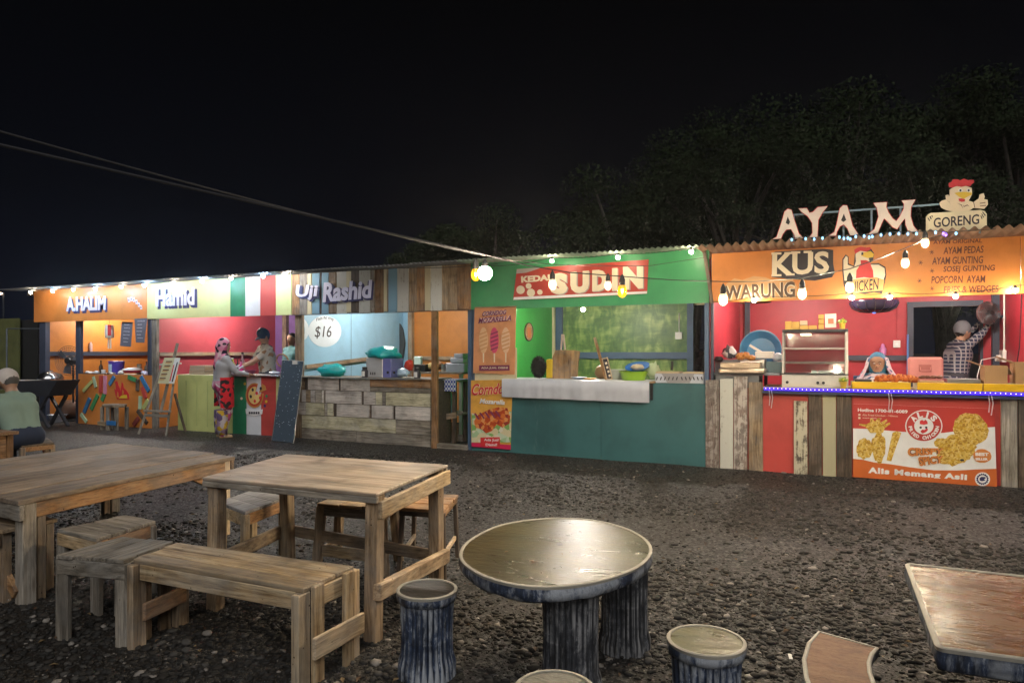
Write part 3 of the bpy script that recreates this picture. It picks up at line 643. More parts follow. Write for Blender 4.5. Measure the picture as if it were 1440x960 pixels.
mk('counter_apron', box(fx(1073), 2.65, Y0-0.085, Y0+0.0195, 0.945, 0.989), G['dnavy'], S5)
yb = paint('chrome_yellow_block_paint', (0.78, 0.46, 0.015), 0.4, 0.08)
for a, b in ((1198, 1281), (1290, 1382), (1383, 1450), (1451, 1515)):
    mk('yellow_block', cbox(fx(a, Y0-0.13), fx(b, Y0-0.13)-0.003, Y0-0.14, Y0-0.102, 1.024, 1.105, 0.003), yb, S5)
    mk('block_top', cbox(fx(a, Y0-0.13), fx(b, Y0-0.13)-0.003, Y0-0.10, Y0+0.3, 1.0205, 1.10, 0.003), wood('cream_counter_board', WL, 'X', peel=(0.6, 0.52, 0.36), pk=0.6), S5)
# ============================================================ writing on the stalls
def on0(x, y): return PY(x, y, Y0-0.0205)
def lay(pts): return pts
# stall 1 name
text4('A.HALIM', [(95.5,421),(151,419),(151,439),(95.5,441.5)], on0, G['navyprint'], F1, 0.006, 0.05)
text4('A.HALIM', [(94,417.5),(149,416),(149,436),(94,438)], on0, G['lilacprint'], F1, 0.006, 0.035, off=0.007)
for k, (x, y) in enumerate(((181,422),(184.5,420.5),(188,421.5),(191.5,424.5),(195,428.5),(198,432))):
    mk('lettering', slabY([(x-1.6,y-3.5),(x+1.2,y-4+0.3*k),(x+1.9,y+2.5),(x-0.8,y+3)], Y0-0.0235, 0.003), G['lilacprint'], F1)
    mk('lettering', slabY([(x-0.5,y-1),(x+0.6,y-1.2),(x+0.8,y+1),(x-0.3,y+1.2)], Y0-0.0255, 0.0015), G['navyprint'], F1)
# stall 2
text4('Hamid', [(222,407),(277.5,406),(277.5,433),(222,435)], on0, G['navyprint'], F2, 0.006, 0.05)
text4('Hamid', [(220,405.5),(274,404),(274,429),(220,431.5)], on0, G['lilacprint'], F2, 0.006, 0.035, off=0.007)
on3 = lambda x, y: PY(x, y, Y0-0.041)
for s_, c_ in (('Uji', [(416.5,401),(448,400),(448,421.5),(416.5,423)]), ('Rashid', [(454.5,397.5),(524,393.5),(524,419),(454.5,425.5)])):
    o_ = [(x+2.2, y+2.5) for x, y in c_]; o2 = [(x+0.8, y+1.0) for x, y in c_]
    text4(s_, o_, on3, G['navyprint'], F3, 0.008, 0.085, 0.1)
    text4(s_, o2, on3, G['navyprint'], F3, 0.008, 0.09, 0.1, off=0.001)
    text4(s_, c_, on3, G['lilacprint'], F3, 0.006, 0.035, 0.1, off=0.0095)
# fish price sign on the blue side wall
def wx(x, y): return PX(x, y, XB[2]+0.013)
def shapeX(name, pts, X, mat, parent, th=0.004):
    P = [Vector(PX(x, y, X)) for x, y in pts]
    A = sum(P[i].y*P[(i+1) % len(P)].z - P[(i+1) % len(P)].y*P[i].z for i in range(len(P)))
    if A < 0: P.reverse()
    return mk(name, prism(P, (-th, 0, 0)), mat, parent)
def z7(*pts): return [(x/7.386+410, y/7.386+370) for x, y in pts]
fishm = paint('pale_blue_white_paint', (0.60, 0.68, 0.76), 0.5, 0.08)
fs = shapeX('fish_picture', z7(*[(345+172*math.cos(a)*(1 if math.cos(a) > 0 else 1.0), 708-162*math.sin(a)) for a in np.linspace(0, 2*math.pi, 30, endpoint=False)]), XB[2]+0.018, fishm, S3)
shapeX('fish_tail', z7((180,690),(172,640),(150,600),(122,572),(130,640),(140,690),(132,750),(122,805),(155,780),(178,735)), XB[2]+0.0185, fishm, S3)
wz = lambda x, y: PX(x, y, XB[2]+0.019)
text4('$16', z7((240,655),(415,650),(412,785),(240,785)), wz, G['ink'], S3, 0.003, 0.0, 0.15, out=(1,0,0))
text4('Fish N chip', z7((258,572),(440,566),(440,612),(258,612)), wz, G['ink'], S3, 0.003, 0.0, 0.0, out=(1,0,0), arc=0.03)
# ---- red banner on stall 4
def c2(x, y): return (x/4.235+650, y/4.235+330)
bn = thing('banner', 'tilted red name banner with grey shaded bubbles on the green fascia', 'banner', tuple(PY(820, 395, Y0-0.03)))
bred = paint('banner_brick_red_vinyl', (0.45, 0.055, 0.04), 0.4, 0.15)
mk('vinyl', slabY([c2(325,205), c2(700,178), c2(1110,148), c2(1100,350), c2(700,372), c2(303,388)], Y0-0.034, 0.008), bred, bn)
mk('vinyl_edge', slabY([c2(303,388), c2(308,372), c2(1101,336), c2(1100,350)], Y0-0.0375, 0.003), G['whiteprint'], bn)
mk('vinyl_edge', slabY([c2(322,232), c2(325,205), c2(480,194), c2(380,226)], Y0-0.037, 0.003), plain('smoky_grey_print', (0.42, 0.38, 0.38)), bn)
onb = lambda x, y: PY(x, y, Y0-0.0345)
text4('KEDAI', [c2(350,248), c2(522,236), c2(522,272), c2(352,286)], onb, G['creamprint'], bn, 0.004, 0.05)
for (s_, a, b, t1, t2, u1, u2) in (('S',527,628,230,226,352,357),('U',645,756,222,214,350,345),('D',775,862,212,206,338,334),('I',893,925,200,198,335,333),('N',958,1078,192,186,328,318)):
    cc = [c2(a,t1), c2(b,t2), c2(b,u2), c2(a,u1)]
    text4(s_, [(x+1.2, y+1.0) for x, y in cc], onb, plain('grey_letter_shade', (0.35, 0.3, 0.28)), bn, 0.004, 0.085)
    text4(s_, cc, onb, G['creamprint'], bn, 0.004, 0.075, off=0.005)
for x, y, r_ in ((347,328,25),(395,305,17),(409,345,24),(462,342,16)): mk('bubble', slabY(ell(*c2(x, y), r_/4.235, r_/4.235, 16), Y0-0.038, 0.003), G['creamprint'], bn)
# ---- corn dog posters
def c8(x, y): return (x/4.364+655, y/4.364+420)
po = thing('poster', 'orange corn dog poster with purple lettering and three sticks, above the other poster', 'poster', tuple(PY(695, 480, Y0-0.03)))
mk('sheet', noise_verts(slabY([c8(55,50), c8(308,45), c8(304,250), c8(300,465), c8(45,455), c8(48,250)], Y0-0.028, 0.005), 0.004, 2), paint('poster_orange_print', (0.66, 0.30, 0.14), 0.3, 0.2, 5), po)
ob = lambda x, y: PY(x, y, Y0-0.036)
mk('battens', J(slabY([c8(55,50), c8(312,43), c8(312,50), c8(55,57)], Y0-0.038, 0.006)), wd('g', 'X'), po)
pur = plain('purple_print', (0.20, 0.03, 0.09))
for s_, c_ in (('CORNDOG', [c8(105,78), c8(250,66), c8(250,97), c8(100,108)]), ('MOZARELLA', [c8(80,118), c8(282,100), c8(280,135), c8(78,152)])):
    text4(s_, c_, ob, plain('pinkish_white_print', (0.75, 0.6, 0.6)), po, 0.002, 0.10, 0.2)
    text4(s_, c_, ob, pur, po, 0.002, 0.03, 0.2, off=0.003)
mk('print_band', slabY([c8(82,408), c8(268,406), c8(268,440), c8(82,442)], Y0-0.037, 0.003), pur, po)
text4('ADA JUAL DISINI', [c8(95,418), c8(258,417), c8(258,432), c8(95,433)], ob, G['creamprint'], po, 0.002, 0.02, off=0.003)
for k, (x, m_) in enumerate(((108, 'creamprint'), (175, 'redprint'), (245, 'creamprint'))):
    mm = plain('corn_dog_print_%s' % ['tan', 'pink', 'peach'][k], [(0.72, 0.45, 0.25), (0.62, 0.08, 0.16), (0.76, 0.5, 0.32)][k])
    mk('corn_dog_picture', slabY([c8(x+27*math.cos(a), 255-80*math.sin(a)) for a in np.linspace(0, 6.28, 18, endpoint=False)], Y0-0.0385, 0.003), mm, po)
    mk('corn_dog_stick', slabY([c8(x-4, 333), c8(x+4, 333), c8(x+3, 390), c8(x-3, 390)], Y0-0.0375, 0.003), G['creamprint'], po)
    for j in range(5):
        yy = 205+j*24; mk('corn_dog_stripe', slabY([c8(x-24, yy+10), c8(x+22, yy-8), c8(x+24, yy-1), c8(x-22, yy+17)], Y0-0.040, 0.002), plain('tan_stripe_print', (0.6, 0.3, 0.12)) if k != 1 else pur, po)
po2 = thing('poster', 'lower corn dog poster with red script and fried pieces on green leaves', 'poster', tuple(PY(688, 582, Y0-0.03)))
mk('sheet', noise_verts(slabY([c8(32,500), c8(180,498), c8(288,498), c8(280,700), c8(275,925), c8(35,905), c8(30,700)], Y0-0.026, 0.005), 0.003, 2), paint('poster_amber_print', (0.68, 0.36, 0.07), 0.3, 0.25, 5), po2)
mk('print_band', slabY([c8(36,700), c8(100,720), c8(200,715), c8(279,690), c8(276,880), c8(35,880)], Y0-0.0355, 0.003), patches('leafy_salad_print', [(0.2, 0.4, 0.12), (0.5, 0.6, 0.45), (0.62, 0.55, 0.35), (0.35, 0.5, 0.3), (0.66, 0.62, 0.5)], 16, 0.4), po2)
mk('print_band', slabY([c8(35,882), c8(276,895), c8(275,925), c8(35,905)], Y0-0.0365, 0.003), plain('magenta_print', (0.6, 0.02, 0.1)), po2)
friedm = patches('fried_pieces_print', [(0.62, 0.16, 0.04), (0.45, 0.07, 0.02), (0.68, 0.3, 0.1), (0.3, 0.04, 0.03)], 22, 0.4)
mk('fried_picture', slabY([c8(*p) for p in ((48,690),(70,715),(140,680),(200,665),(255,670),(272,720),(268,765),(225,790),(190,770),(160,810),(125,825),(95,800),(60,790),(50,750),(62,730))], Y0-0.038, 0.003), friedm, po2)
for q in range(5): mk('sauce_line', slabY([c8(50+q*32,705-4*q), c8(60+q*32,700-4*q), c8(85+q*32,735-4*q), c8(78+q*32,742-4*q)], Y0-0.0405, 0.002), pur, po2)
text4('Corndog', [c8(38,522), c8(268,515), c8(268,600), c8(38,615)], ob, G['creamprint'], po2, 0.002, 0.05, 0.3)
text4('Corndog', [c8(38,522), c8(268,515), c8(268,600), c8(38,615)], ob, G['redprint'], po2, 0.002, 0.02, 0.3, off=0.003)
text4('Mozarella', [c8(85,610), c8(240,620), c8(240,650), c8(85,642)], ob, G['whiteprint'], po2, 0.002, 0.03, 0.3, off=0.003)
mk('print_label', slabY([c8(90,850), c8(208,848), c8(210,912), c8(90,905)], Y0-0.040, 0.003), G['redprint'], po2)
text4('Ada Jual', [c8(112,857), c8(200,857), c8(200,878), c8(112,876)], lambda x, y: PY(x, y, Y0-0.0405), G['whiteprint'], po2, 0.002, 0.02)
text4('Disini!', [c8(122,886), c8(192,887), c8(192,903), c8(122,902)], lambda x, y: PY(x, y, Y0-0.0405), G['whiteprint'], po2, 0.002, 0.02)
# ---- stall 5 fascia writing
def c3z(x, y): return (x/3.13+980, y/3.13+230)
on5 = lambda x, y: PY(x, y, Y0-0.0405)
def lay5(pts, mat, name='sign_painting', off=0.0, th=0.003): return mk(name, slabY([c3z(*p) for p in pts], Y0-0.0405-off-th, th), mat, F5)
lay5([(330,395),(345,388),(560,375),(600,380),(600,440),(607,480),(595,500),(520,515),(430,510),(330,500)], G['ink'])
text4('KUS', [c3z(332,396), c3z(582,385), c3z(582,482), c3z(330,496)], on5, G['creamprint'], F5, 0.003, 0.03, off=0.004)
# serifs of the K, U and S
for x0, x1, y in ((328,372,396),(385,425,394),(328,372,492),(392,430,488),(415,455,391),(470,505,389)): lay5([(x0,y-4),(x1,y-5),(x1,y+4),(x0,y+5)], G['creamprint'], 'lettering', 0.0045, 0.002)
lay5([(128,530),(165,505),(200,512),(250,495),(300,500),(345,515),(420,505),(442,545),(436,592),(380,598),(330,590),(260,598),(200,590),(150,603),(128,598)], plain('faded_peach_sign_paint', (0.60, 0.33, 0.14)))
text4('WARUNG', [c3z(122,538), c3z(432,518), c3z(432,588), c3z(124,600)], on5, G['creamprint'], F5, 0.003, 0.06, off=0.0035)
text4('WARUNG', [c3z(122,538), c3z(432,518), c3z(432,588), c3z(124,600)], on5, plain('warung_brown_paint', (0.10, 0.055, 0.035)), F5, 0.003, 0.028, off=0.007)
# painted hen
def hen(pts, m, off, nm='hen_picture'): return lay5(pts, m, nm, off, 0.002)
K = G['ink']
hen([(640,470),(640,420),(655,400),(668,410),(668,440),(690,450),(695,400),(700,378),(730,368),(765,372),(780,395),(776,425),(760,440),(800,438),(830,455),(834,490),(826,530),(815,572),(780,566),(740,574),(690,566),(655,572),(645,530)], K, 0.0)
hen([(645,468),(645,424),(656,406),(664,412),(664,445),(692,455),(700,430),(698,400),(706,385),(745,380),(757,420),(765,445),(800,445),(826,460),(829,490),(820,515),(650,515)], G['creamprint'], 0.0025)
hen([(697,398),(692,380),(708,370),(722,366),(742,370),(762,368),(768,376),(745,388),(720,384),(705,392)], G['redprint'], 0.005)
hen([(722,440),(720,425),(745,425),(760,432),(775,470),(778,505),(735,500),(700,505),(702,470)], G['redprint'], 0.005)
hen([(730,392),(765,385),(779,398),(776,412),(750,416),(722,405)], G['yellowprint'], 0.0055)
hen([(724,392),(732,390),(733,402),(724,403)], K, 0.0058)
hen([(655,530),(670,512),(790,500),(825,512),(818,558),(700,568),(652,562)], plain('peach_sign_paint', (0.6, 0.34, 0.12)), 0.005)
text4('CHICKEN', [c3z(655,525), c3z(800,503), c3z(798,555), c3z(655,568)], on5, K, F5, 0.002, 0.01, off=0.0075)
for s_, a, b, y0_, y1_, dy in (('AYAM ORIGINAL',1040,1255,336,353,-9),('AYAM PEDAS',1085,1262,366,397,-8),('AYAM GUNTING',1035,1260,411,443,-8),('SOSEJ GUNTING',1085,1312,450,482,-8),('POPCORN  AYAM',1032,1270,494,526,-6),('FRIES & WEDGES',1086,1328,538,568,-6)):
    text4(s_, [c3z(a,y0_+2), c3z(b,y0_+dy+3), c3z(b,y1_+dy+4), c3z(a,y1_+2)], on5, G['brownink'], F5, 0.002, 0.018, 0.1, off=0.0005)
for x, y in ((1034,390),(985,436),(1035,472),(980,516),(1035,550)):
    for a in (0, 60, 120):
        ca, sa = 10*math.cos(math.radians(a+10)), 10*math.sin(math.radians(a+10)); na, nb = -sa*0.13, ca*0.13
        lay5([(x-ca-na,y-sa-nb),(x+ca-na,y+sa-nb),(x+ca+na,y+sa+nb),(x-ca+na,y-sa+nb)], G['brownink'], 'lettering', 0.001+a*0.00001, 0.001)
# ---- AYAM GORENG rooftop sign
def c7(x, y): return (x/4.5+1080, y/4.5+240)
YS = 8.62
sg = thing('rooftop_sign', 'white cut-out letters on a pale blue frame along the rusty roof', 'sign', tuple(PY(1190, 310, YS)))
LT = {'A1': [[(30,432),(55,420),(85,330),(105,260),(125,243),(148,250),(165,310),(195,400),(222,425),(172,430),(165,400),(145,368),(115,372),(92,400),(82,428)]],
      'Y': [[(195,240),(245,238),(262,268),(285,262),(315,232),(375,225),(345,262),(318,310),(312,420),(262,420),(282,395),(280,330),(250,285),(215,262)]],
      'A2': [[(378,415),(420,390),(435,340),(455,240),(475,220),(500,222),(512,260),(535,350),(572,405),(520,408),(505,365),(480,340),(455,350),(435,385),(430,412)]],
      'M': [[(630,405),(675,370),(700,290),(690,235),(670,205),(752,200),(748,230),(762,265),(790,305),(812,320),(835,290),(860,240),(862,210),(848,190),(932,184),(905,230),(902,290),(920,350),(948,383),(890,386),(872,340),(868,300),(850,320),(818,368),(790,355),(752,315),(735,300),(720,330),(695,392)]]}
redcut = plain('red_letter_back', (0.55, 0.02, 0.03))
cw = plain('ivory_letter_board', (0.78, 0.66, 0.58), 0.45)
from mathutils.geometry import tessellate_polygon
def tri(pts): return tessellate_polygon([[Vector((x, y, 0)) for x, y in pts]])
def slabtri(pp, Y, th):
    P = [Vector(PY(x, y, Y)) for x, y in pp]; n = len(P)
    A = sum(P[i].x*P[(i+1) % n].z - P[(i+1) % n].x*P[i].z for i in range(n))
    if A < 0: P.reverse()
    T = tessellate_polygon([[Vector((p.x, p.z, 0)) for p in P]])
    V = [tuple(p) for p in P]+[(p.x, p.y+th, p.z) for p in P]; Fc = []
    for t in T: Fc.append(tuple(t)); Fc.append(tuple(i+n for i in reversed(t)))
    return V, Fc+[(i, i+n, (i+1) % n+n, (i+1) % n) for i in range(n)]
holes = {'A1': [(112,330),(125,290),(140,325),(130,342)], 'A2': [(462,315),(480,272),(495,312),(478,325)]}
for kx, L_ in LT.items():
    pts = L_[0]; cx_ = sum(p[0] for p in pts)/len(pts); cy_ = sum(p[1] for p in pts)/len(pts)
    nm = 'letter'
    pp = [c7(*p) for p in pts]
    big = []
    n_ = len(pp); sA = sum(pp[i][0]*pp[(i+1) % n_][1]-pp[(i+1) % n_][0]*pp[i][1] for i in range(n_))
    for i in range(n_):
        a = Vector(pp[i-1]); b = Vector(pp[i]); c = Vector(pp[(i+1) % n_]); d = ((b-a).normalized()+(c-b).normalized()); d.normalize()
        nrm = Vector((d.y, -d.x))*(1 if sA > 0 else -1); big.append((b.x+nrm.x*0.9, b.y+nrm.y*0.9))
    le = mk(nm, slabtri(pp, YS-0.022, 0.015), cw, sg)
    mk('letter_back', slabtri(big, YS-0.0065, 0.018), redcut, le)
    if kx in holes: mk('letter_gap', slabtri([c7(*p) for p in holes[kx]], YS-0.0245, 0.002), plain('dark_gap_paint', (0.02, 0.015, 0.015)), le)
fr = plain('pale_blue_steel_tube', (0.20, 0.30, 0.38), 0.45, 0.3)
zz = lambda x, y: tuple(PY(*c7(x, y), YS+0.03))
mk('frame', J(tube([zz(160,280), zz(1090,213)], 0.011), *[tube([zz(x, y), (zz(x, y)[0], YS+0.03, 2.70)], 0.010) for x, y in ((163,280),(478,257),(655,245),(838,231))]), fr, sg)
gs = thing('rooftop_sign', 'cream sign board with a thumbs-up hen above dark capital letters, on the roof at right', 'sign', tuple(PY(1345, 290, YS)))
bd = mk('board', slabtri([c7(*p) for p in ((1000,390),(1000,292),(1012,278),(1030,268),(1200,258),(1345,248),(1372,256),(1385,275),(1385,365),(1200,378))], YS-0.03, 0.02), plain('ivory_sign_board', (0.78, 0.68, 0.46), 0.45), gs)
text4('GORENG', [c7(1048,300), c7(1336,275), c7(1336,338), c7(1048,362)], lambda x, y: PY(x, y, YS-0.031), G['ink'], bd, 0.004, 0.015)
for pts in ([(1010,300),(1016,298),(1026,318),(1020,318)], [(1022,290),(1030,288),(1036,306),(1030,308)], [(1034,284),(1040,282),(1043,294),(1038,296)], [(1355,262),(1360,260),(1378,282),(1374,288)], [(1350,272),(1355,272),(1368,296),(1362,298)], [(1344,284),(1350,284),(1358,304),(1352,306)]):
    mk('sign_stroke', slabtri([c7(*p) for p in pts], YS-0.033, 0.002), G['ink'], bd)
ivory = plain('ivory_hen_paint', (0.80, 0.66, 0.46), 0.45)
hb = mk('hen_figure', slabtri([c7(*p) for p in ((1085,205),(1100,190),(1128,182),(1125,155),(1142,152),(1150,165),(1150,120),(1180,100),(1250,95),(1290,110),(1292,150),(1270,190),(1300,200),(1335,175),(1340,150),(1365,142),(1372,165),(1368,180),(1390,185),(1392,215),(1370,240),(1335,238),(1300,235),(1280,250),(1230,256),(1180,262),(1130,250),(1095,232))], YS-0.03, 0.02), ivory, gs)
def hf(nm, pts, m, o=0.002): return mk(nm, slabtri([c7(*p) for p in pts], YS-0.0305-o, 0.002), m, hb)
hf('hen_comb', [(1145,105),(1143,80),(1160,72),(1170,55),(1200,55),(1215,62),(1240,50),(1265,60),(1302,58),(1305,75),(1290,85),(1280,100),(1250,97),(1225,103),(1195,98),(1165,108)], G['redprint'])
hf('hen_beak', [(1180,142),(1215,135),(1250,135),(1290,140),(1290,152),(1262,165),(1240,180),(1210,165),(1192,152)], G['yellowprint'])
hf('hen_wattle', [(1205,178),(1225,175),(1248,182),(1245,195),(1225,198),(1210,192)], G['redprint'])
for x in (1218, 1270): hf('hen_eye', [(x+14*math.cos(a), 124-10*math.sin(a)) for a in np.linspace(0, 6.28, 10, endpoint=False)], G['whiteprint']); hf('hen_pupil', [(x+7*math.cos(a), 125-7*math.sin(a)) for a in np.linspace(0, 6.28, 8, endpoint=False)], G['ink'], 0.0045)
for pts in ([(1128,185),(1150,200),(1155,220),(1150,202)], [(1195,205),(1225,215),(1235,240),(1222,218)], [(1232,215),(1240,225),(1262,215),(1275,228),(1262,220),(1240,230)], [(1340,205),(1375,200),(1376,204),(1342,209)], [(1342,222),(1380,218),(1380,222),(1344,226)], [(1300,200),(1306,234),(1310,234),(1304,200)]):
    hf('hen_line', pts, G['brownink'])
mk('sign_leg', J(tube([zz(1050,385), (zz(1050,385)[0], YS+0.03, 2.70)], 0.01), tube([zz(1340,370), (zz(1340,370)[0], YS+0.03, 2.70)], 0.01)), fr, gs)
# ---- fried chicken banner on stall 5 counter
def c6(x, y): return (x/6+1180, y/6+560)
YN = Y0-0.03
cb = thing('banner', 'wide fried chicken advertising banner leaning on the crimson counter front', 'banner', tuple(PY(1300, 627, YN)))
def lay6(pts, mat, name, off=0.0, th=0.0015): return mk(name, slabtri([c6(*p) for p in pts], YN-off-th, th), mat, cb)
mk('vinyl', slabtri([c6(*p) for p in ((117,45),(1310,88),(1331,748),(118,662))], YN-0.004, 0.012), G['whiteprint'], cb)
lay6([(117,45),(1310,88),(1319,240),(1200,246),(1060,266),(880,290),(740,295),(600,285),(500,278),(400,270),(250,256),(117,252)], plain('banner_red_print', (0.50, 0.045, 0.035), 0.4), 'print_band', 0.0045)
lay6([(118,508),(200,516),(300,540),(420,552),(600,580),(800,605),(1000,607),(1150,598),(1328,592),(1331,748),(118,662)], plain('banner_orange_print', (0.60, 0.14, 0.03), 0.4), 'print_band', 0.0045)
on6 = lambda x, y: PY(x, y, YN-0.0065)
text4('Hotline', [c6(158,82), c6(292,87), c6(292,115), c6(158,110)], on6, G['whiteprint'], cb, 0.002, 0.03); text4('1700-81-6089', [c6(310,87.5), c6(578,97), c6(578,126), c6(310,115.5)], on6, G['whiteprint'], cb, 0.002, 0.03)
text4('Alis Fried Chicken - Nilmuu', [c6(196,130), c6(495,141), c6(495,156), c6(196,146)], on6, G['creamprint'], cb, 0.002, 0.0)
text4('www.alisfc.my', [c6(196,156), c6(360,162), c6(360,177), c6(196,172)], on6, G['creamprint'], cb, 0.002, 0.0)
for y in (137, 164): lay6([(162,y-7),(180,y-7),(180,y+8),(162,y+8)], G['creamprint'], 'icon', 0.0065)
gold = patches('golden_crumb_print', [(0.62, 0.40, 0.06), (0.50, 0.28, 0.03), (0.68, 0.47, 0.12), (0.40, 0.22, 0.03), (0.58, 0.40, 0.10), (0.70, 0.52, 0.18)], 60, 0.5)
def jag(cx_, cy_, rx, ry, n=30, j=0.12, seed=1, rot=0):
    r_ = random.Random(seed); o_ = []
    for i in range(n):
        a = 2*math.pi*i/n; q = 1+r_.uniform(-j, j); x = rx*q*math.cos(a); y = ry*q*math.sin(a); o_.append((cx_+x*math.cos(rot)-y*math.sin(rot), cy_+x*math.sin(rot)+y*math.cos(rot)))
    return o_
lay6(jag(215,425,68,88,26,0.1,3), gold, 'chicken_picture', 0.0065)
lay6(jag(335,415,62,125,30,0.14,4), gold, 'chicken_picture', 0.0085)
lay6([(262,290),(225,240),(168,225),(172,212),(230,218),(262,200),(262,170),(285,170),(300,195),(330,160),(350,175),(345,205),(400,175),(408,190),(370,225),(425,202),(435,215),(385,250),(370,290)], gold, 'chicken_picture', 0.0105)
lay6([(400,520),(450,290),(485,275),(525,290),(470,440),(440,530)], gold, 'chicken_picture', 0.0085)
lay6(jag(1110,260,150,135,34,0.05,6,0.4), gold, 'chicken_picture', 0.0065)
lay6(jag(990,430,175,130,40,0.09,7,-0.35), gold, 'chicken_picture', 0.0085)
lay6(jag(870,375,70,45,20,0.15,8), gold, 'chicken_picture', 0.0075)
lay6(jag(1037,520,18,10,10,0.1,9), G['ink'], 'chicken_bone', 0.0105)
C_ = lambda r_, n_=36: [(715+157*r_*math.cos(a), 232+135*r_*math.sin(a)) for a in np.linspace(0, 2*math.pi, n_, endpoint=False)]
lay6(C_(1.0), G['whiteprint'], 'emblem', 0.007); lay6(C_(0.94), plain('banner_red_print', (0.5, 0.045, 0.035)), 'emblem_ring', 0.009); lay6(C_(0.52), G['whiteprint'], 'emblem_centre', 0.0115)
def arc_text(s_, r_, a0, a1, hgt, mat, flip=False, off=0.011):
    for i, ch in enumerate(s_):
        if ch == ' ': continue
        a = math.radians(a0+(a1-a0)*i/(len(s_)-1)); dx, dy = math.cos(a), -math.sin(a)
        cx_, cy_ = 715+157*r_*dx, 232+135*r_*dy
        ux, uy = (-dy, dx) if not flip else (dy, -dx)       # reading direction
        ux, uy = (math.sin(a), math.cos(a)) if not flip else (-math.sin(a), -math.cos(a))
        vx, vy = (dx, dy) if not flip else (-dx, -dy)
        w_ = hgt*(0.42 if ch != 'I' else 0.16); h_ = hgt*0.5
        q = [(cx_-ux*w_+vx*h_, cy_-uy*w_+vy*h_), (cx_+ux*w_+vx*h_, cy_+uy*w_+vy*h_), (cx_+ux*w_-vx*h_, cy_+uy*w_-vy*h_), (cx_-ux*w_-vx*h_, cy_-uy*w_-vy*h_)]
        text4(ch, [c6(*p) for p in q], lambda x, y: PY(x, y, YN-off), mat, cb, 0.0015, 0.05)
arc_text('ALIS', 0.72, 140, 42, 52, G['whiteprint'])
arc_text('FRIED CHICKEN', 0.73, 188, 352, 30, G['whiteprint'], True)
lay6([(680,215),(682,190),(700,180),(715,190),(730,178),(745,195),(748,215),(715,222)], G['redprint'], 'emblem_hen', 0.0135)
lay6([(685,280),(700,262),(720,265),(740,250),(752,262),(735,282),(705,296)], G['redprint'], 'emblem_hen', 0.0135)
for x in (688, 735): lay6([(x+11*math.cos(a), 245-9*math.sin(a)) for a in np.linspace(0, 6.28, 10, endpoint=False)], G['ink'], 'emblem_hen', 0.0135)
for s_, q in (('CRISPY', [(575,412),(885,420),(878,465),(580,490)]), ('SPICY', [(662,492),(880,480),(875,540),(680,572)])):
    q = [c6(*p) for p in q]
    text4(s_, q, on6, plain('brown_outline_print', (0.16, 0.06, 0.03)), cb, 0.002, 0.10, off=0.0045)
    text4(s_, q, on6, plain('crispy_orange_print', (0.62, 0.22, 0.05)), cb, 0.002, 0.045, off=0.0075)
lay6(jag(1208,485,78,58,24,0.05,11), plain('crispy_orange_print', (0.62, 0.22, 0.05)), 'print_badge', 0.0105)
text4('BEST', [c6(1150,455), c6(1262,458), c6(1262,485), c6(1150,483)], lambda x, y: PY(x, y, YN-0.0125), G['whiteprint'], cb, 0.002, 0.05)
text4('SELLER', [c6(1150,500), c6(1255,502), c6(1255,522), c6(1150,520)], lambda x, y: PY(x, y, YN-0.0125), G['whiteprint'], cb, 0.002, 0.05)
text4('Alis Memang Asli', [c6(246,578), c6(1082,640), c6(1078,702), c6(244,642)], on6, G['whiteprint'], cb, 0.002, 0.055, spacing=1.15)
hc = lambda r_, n_=24: [(1210+64*r_*math.cos(a), 680+58*r_*math.sin(a)) for a in np.linspace(0, 2*math.pi, n_, endpoint=False)]
lay6(hc(1), G['whiteprint'], 'emblem', 0.0065)
lay6([(1210+(54 if i % 2 else 46)*math.cos(a), 680+(50 if i % 2 else 42)*math.sin(a)) for i, a in enumerate(np.linspace(0, 2*math.pi, 32, endpoint=False))], G['navyprint'], 'emblem_ring', 0.0085)
lay6(hc(0.58), G['whiteprint'], 'emblem_centre', 0.0105); lay6([(1185,672),(1200,660),(1235,662),(1238,672),(1222,680),(1236,690),(1205,698),(1186,690)], G['navyprint'], 'emblem_script', 0.0125)
# ============================================================ light strings
WARM = glow('warm_bulb_glow', (1.0, 0.82, 0.62), 270); COOL = glow('cool_bulb_glow', (0.52, 0.74, 1.0), 600)
WARM2 = glow('small_round_bulb_glow', (1.0, 0.84, 0.60), 210); FIL = glow('bright_filament_glow', (1.0, 0.88, 0.70), 5200); FIL2 = glow('amber_filament_glow', (1.0, 0.52, 0.08), 500)
BIG = glow('globe_bulb_glow', (1.0, 0.82, 0.56), 600); WORK = glow('work_bulb_glow', (1.0, 0.91, 0.80), 3400)
def lit_glass(name, tint, col, st):
    m = clear_glass(name, tint); n = m.node_tree.nodes; l = m.node_tree.links; out = n['Material Output']; src = out.inputs[0].links[0].from_socket
    e_ = n.new('ShaderNodeEmission'); e_.inputs[0].default_value = c4(col); e_.inputs[1].default_value = st; a_ = n.new('ShaderNodeAddShader')
    l.new(src, a_.inputs[0]); l.new(e_.outputs[0], a_.inputs[1]); l.new(a_.outputs[0], out.inputs[0]); return m
ENV = lit_glass('clear_bulb_glass', (1.0, 0.93, 0.80), (1.0, 0.72, 0.40), 1.3); AMB = lit_glass('amber_bulb_glass', (1.0, 0.62, 0.10), (1.0, 0.45, 0.03), 0.8)
me_round = mk('bulb', ball((0,0,0), 0.027, 10, 7), WARM, smooth='all'); me_cool = mk('bulb', ball((0,0,0), 0.027, 10, 7), COOL, smooth='all')
me_work = mk('bulb', ball((0,0,0), 0.027, 10, 7), WORK, smooth='all'); me_small = mk('bulb', ball((0,0,0), 0.026, 10, 7), WARM2, smooth='all')
me_sock = mk('socket', J(lathe([(0.014, 0), (0.017, 0.02), (0.017, 0.045), (0.008, 0.055)], 10)), G['black'])
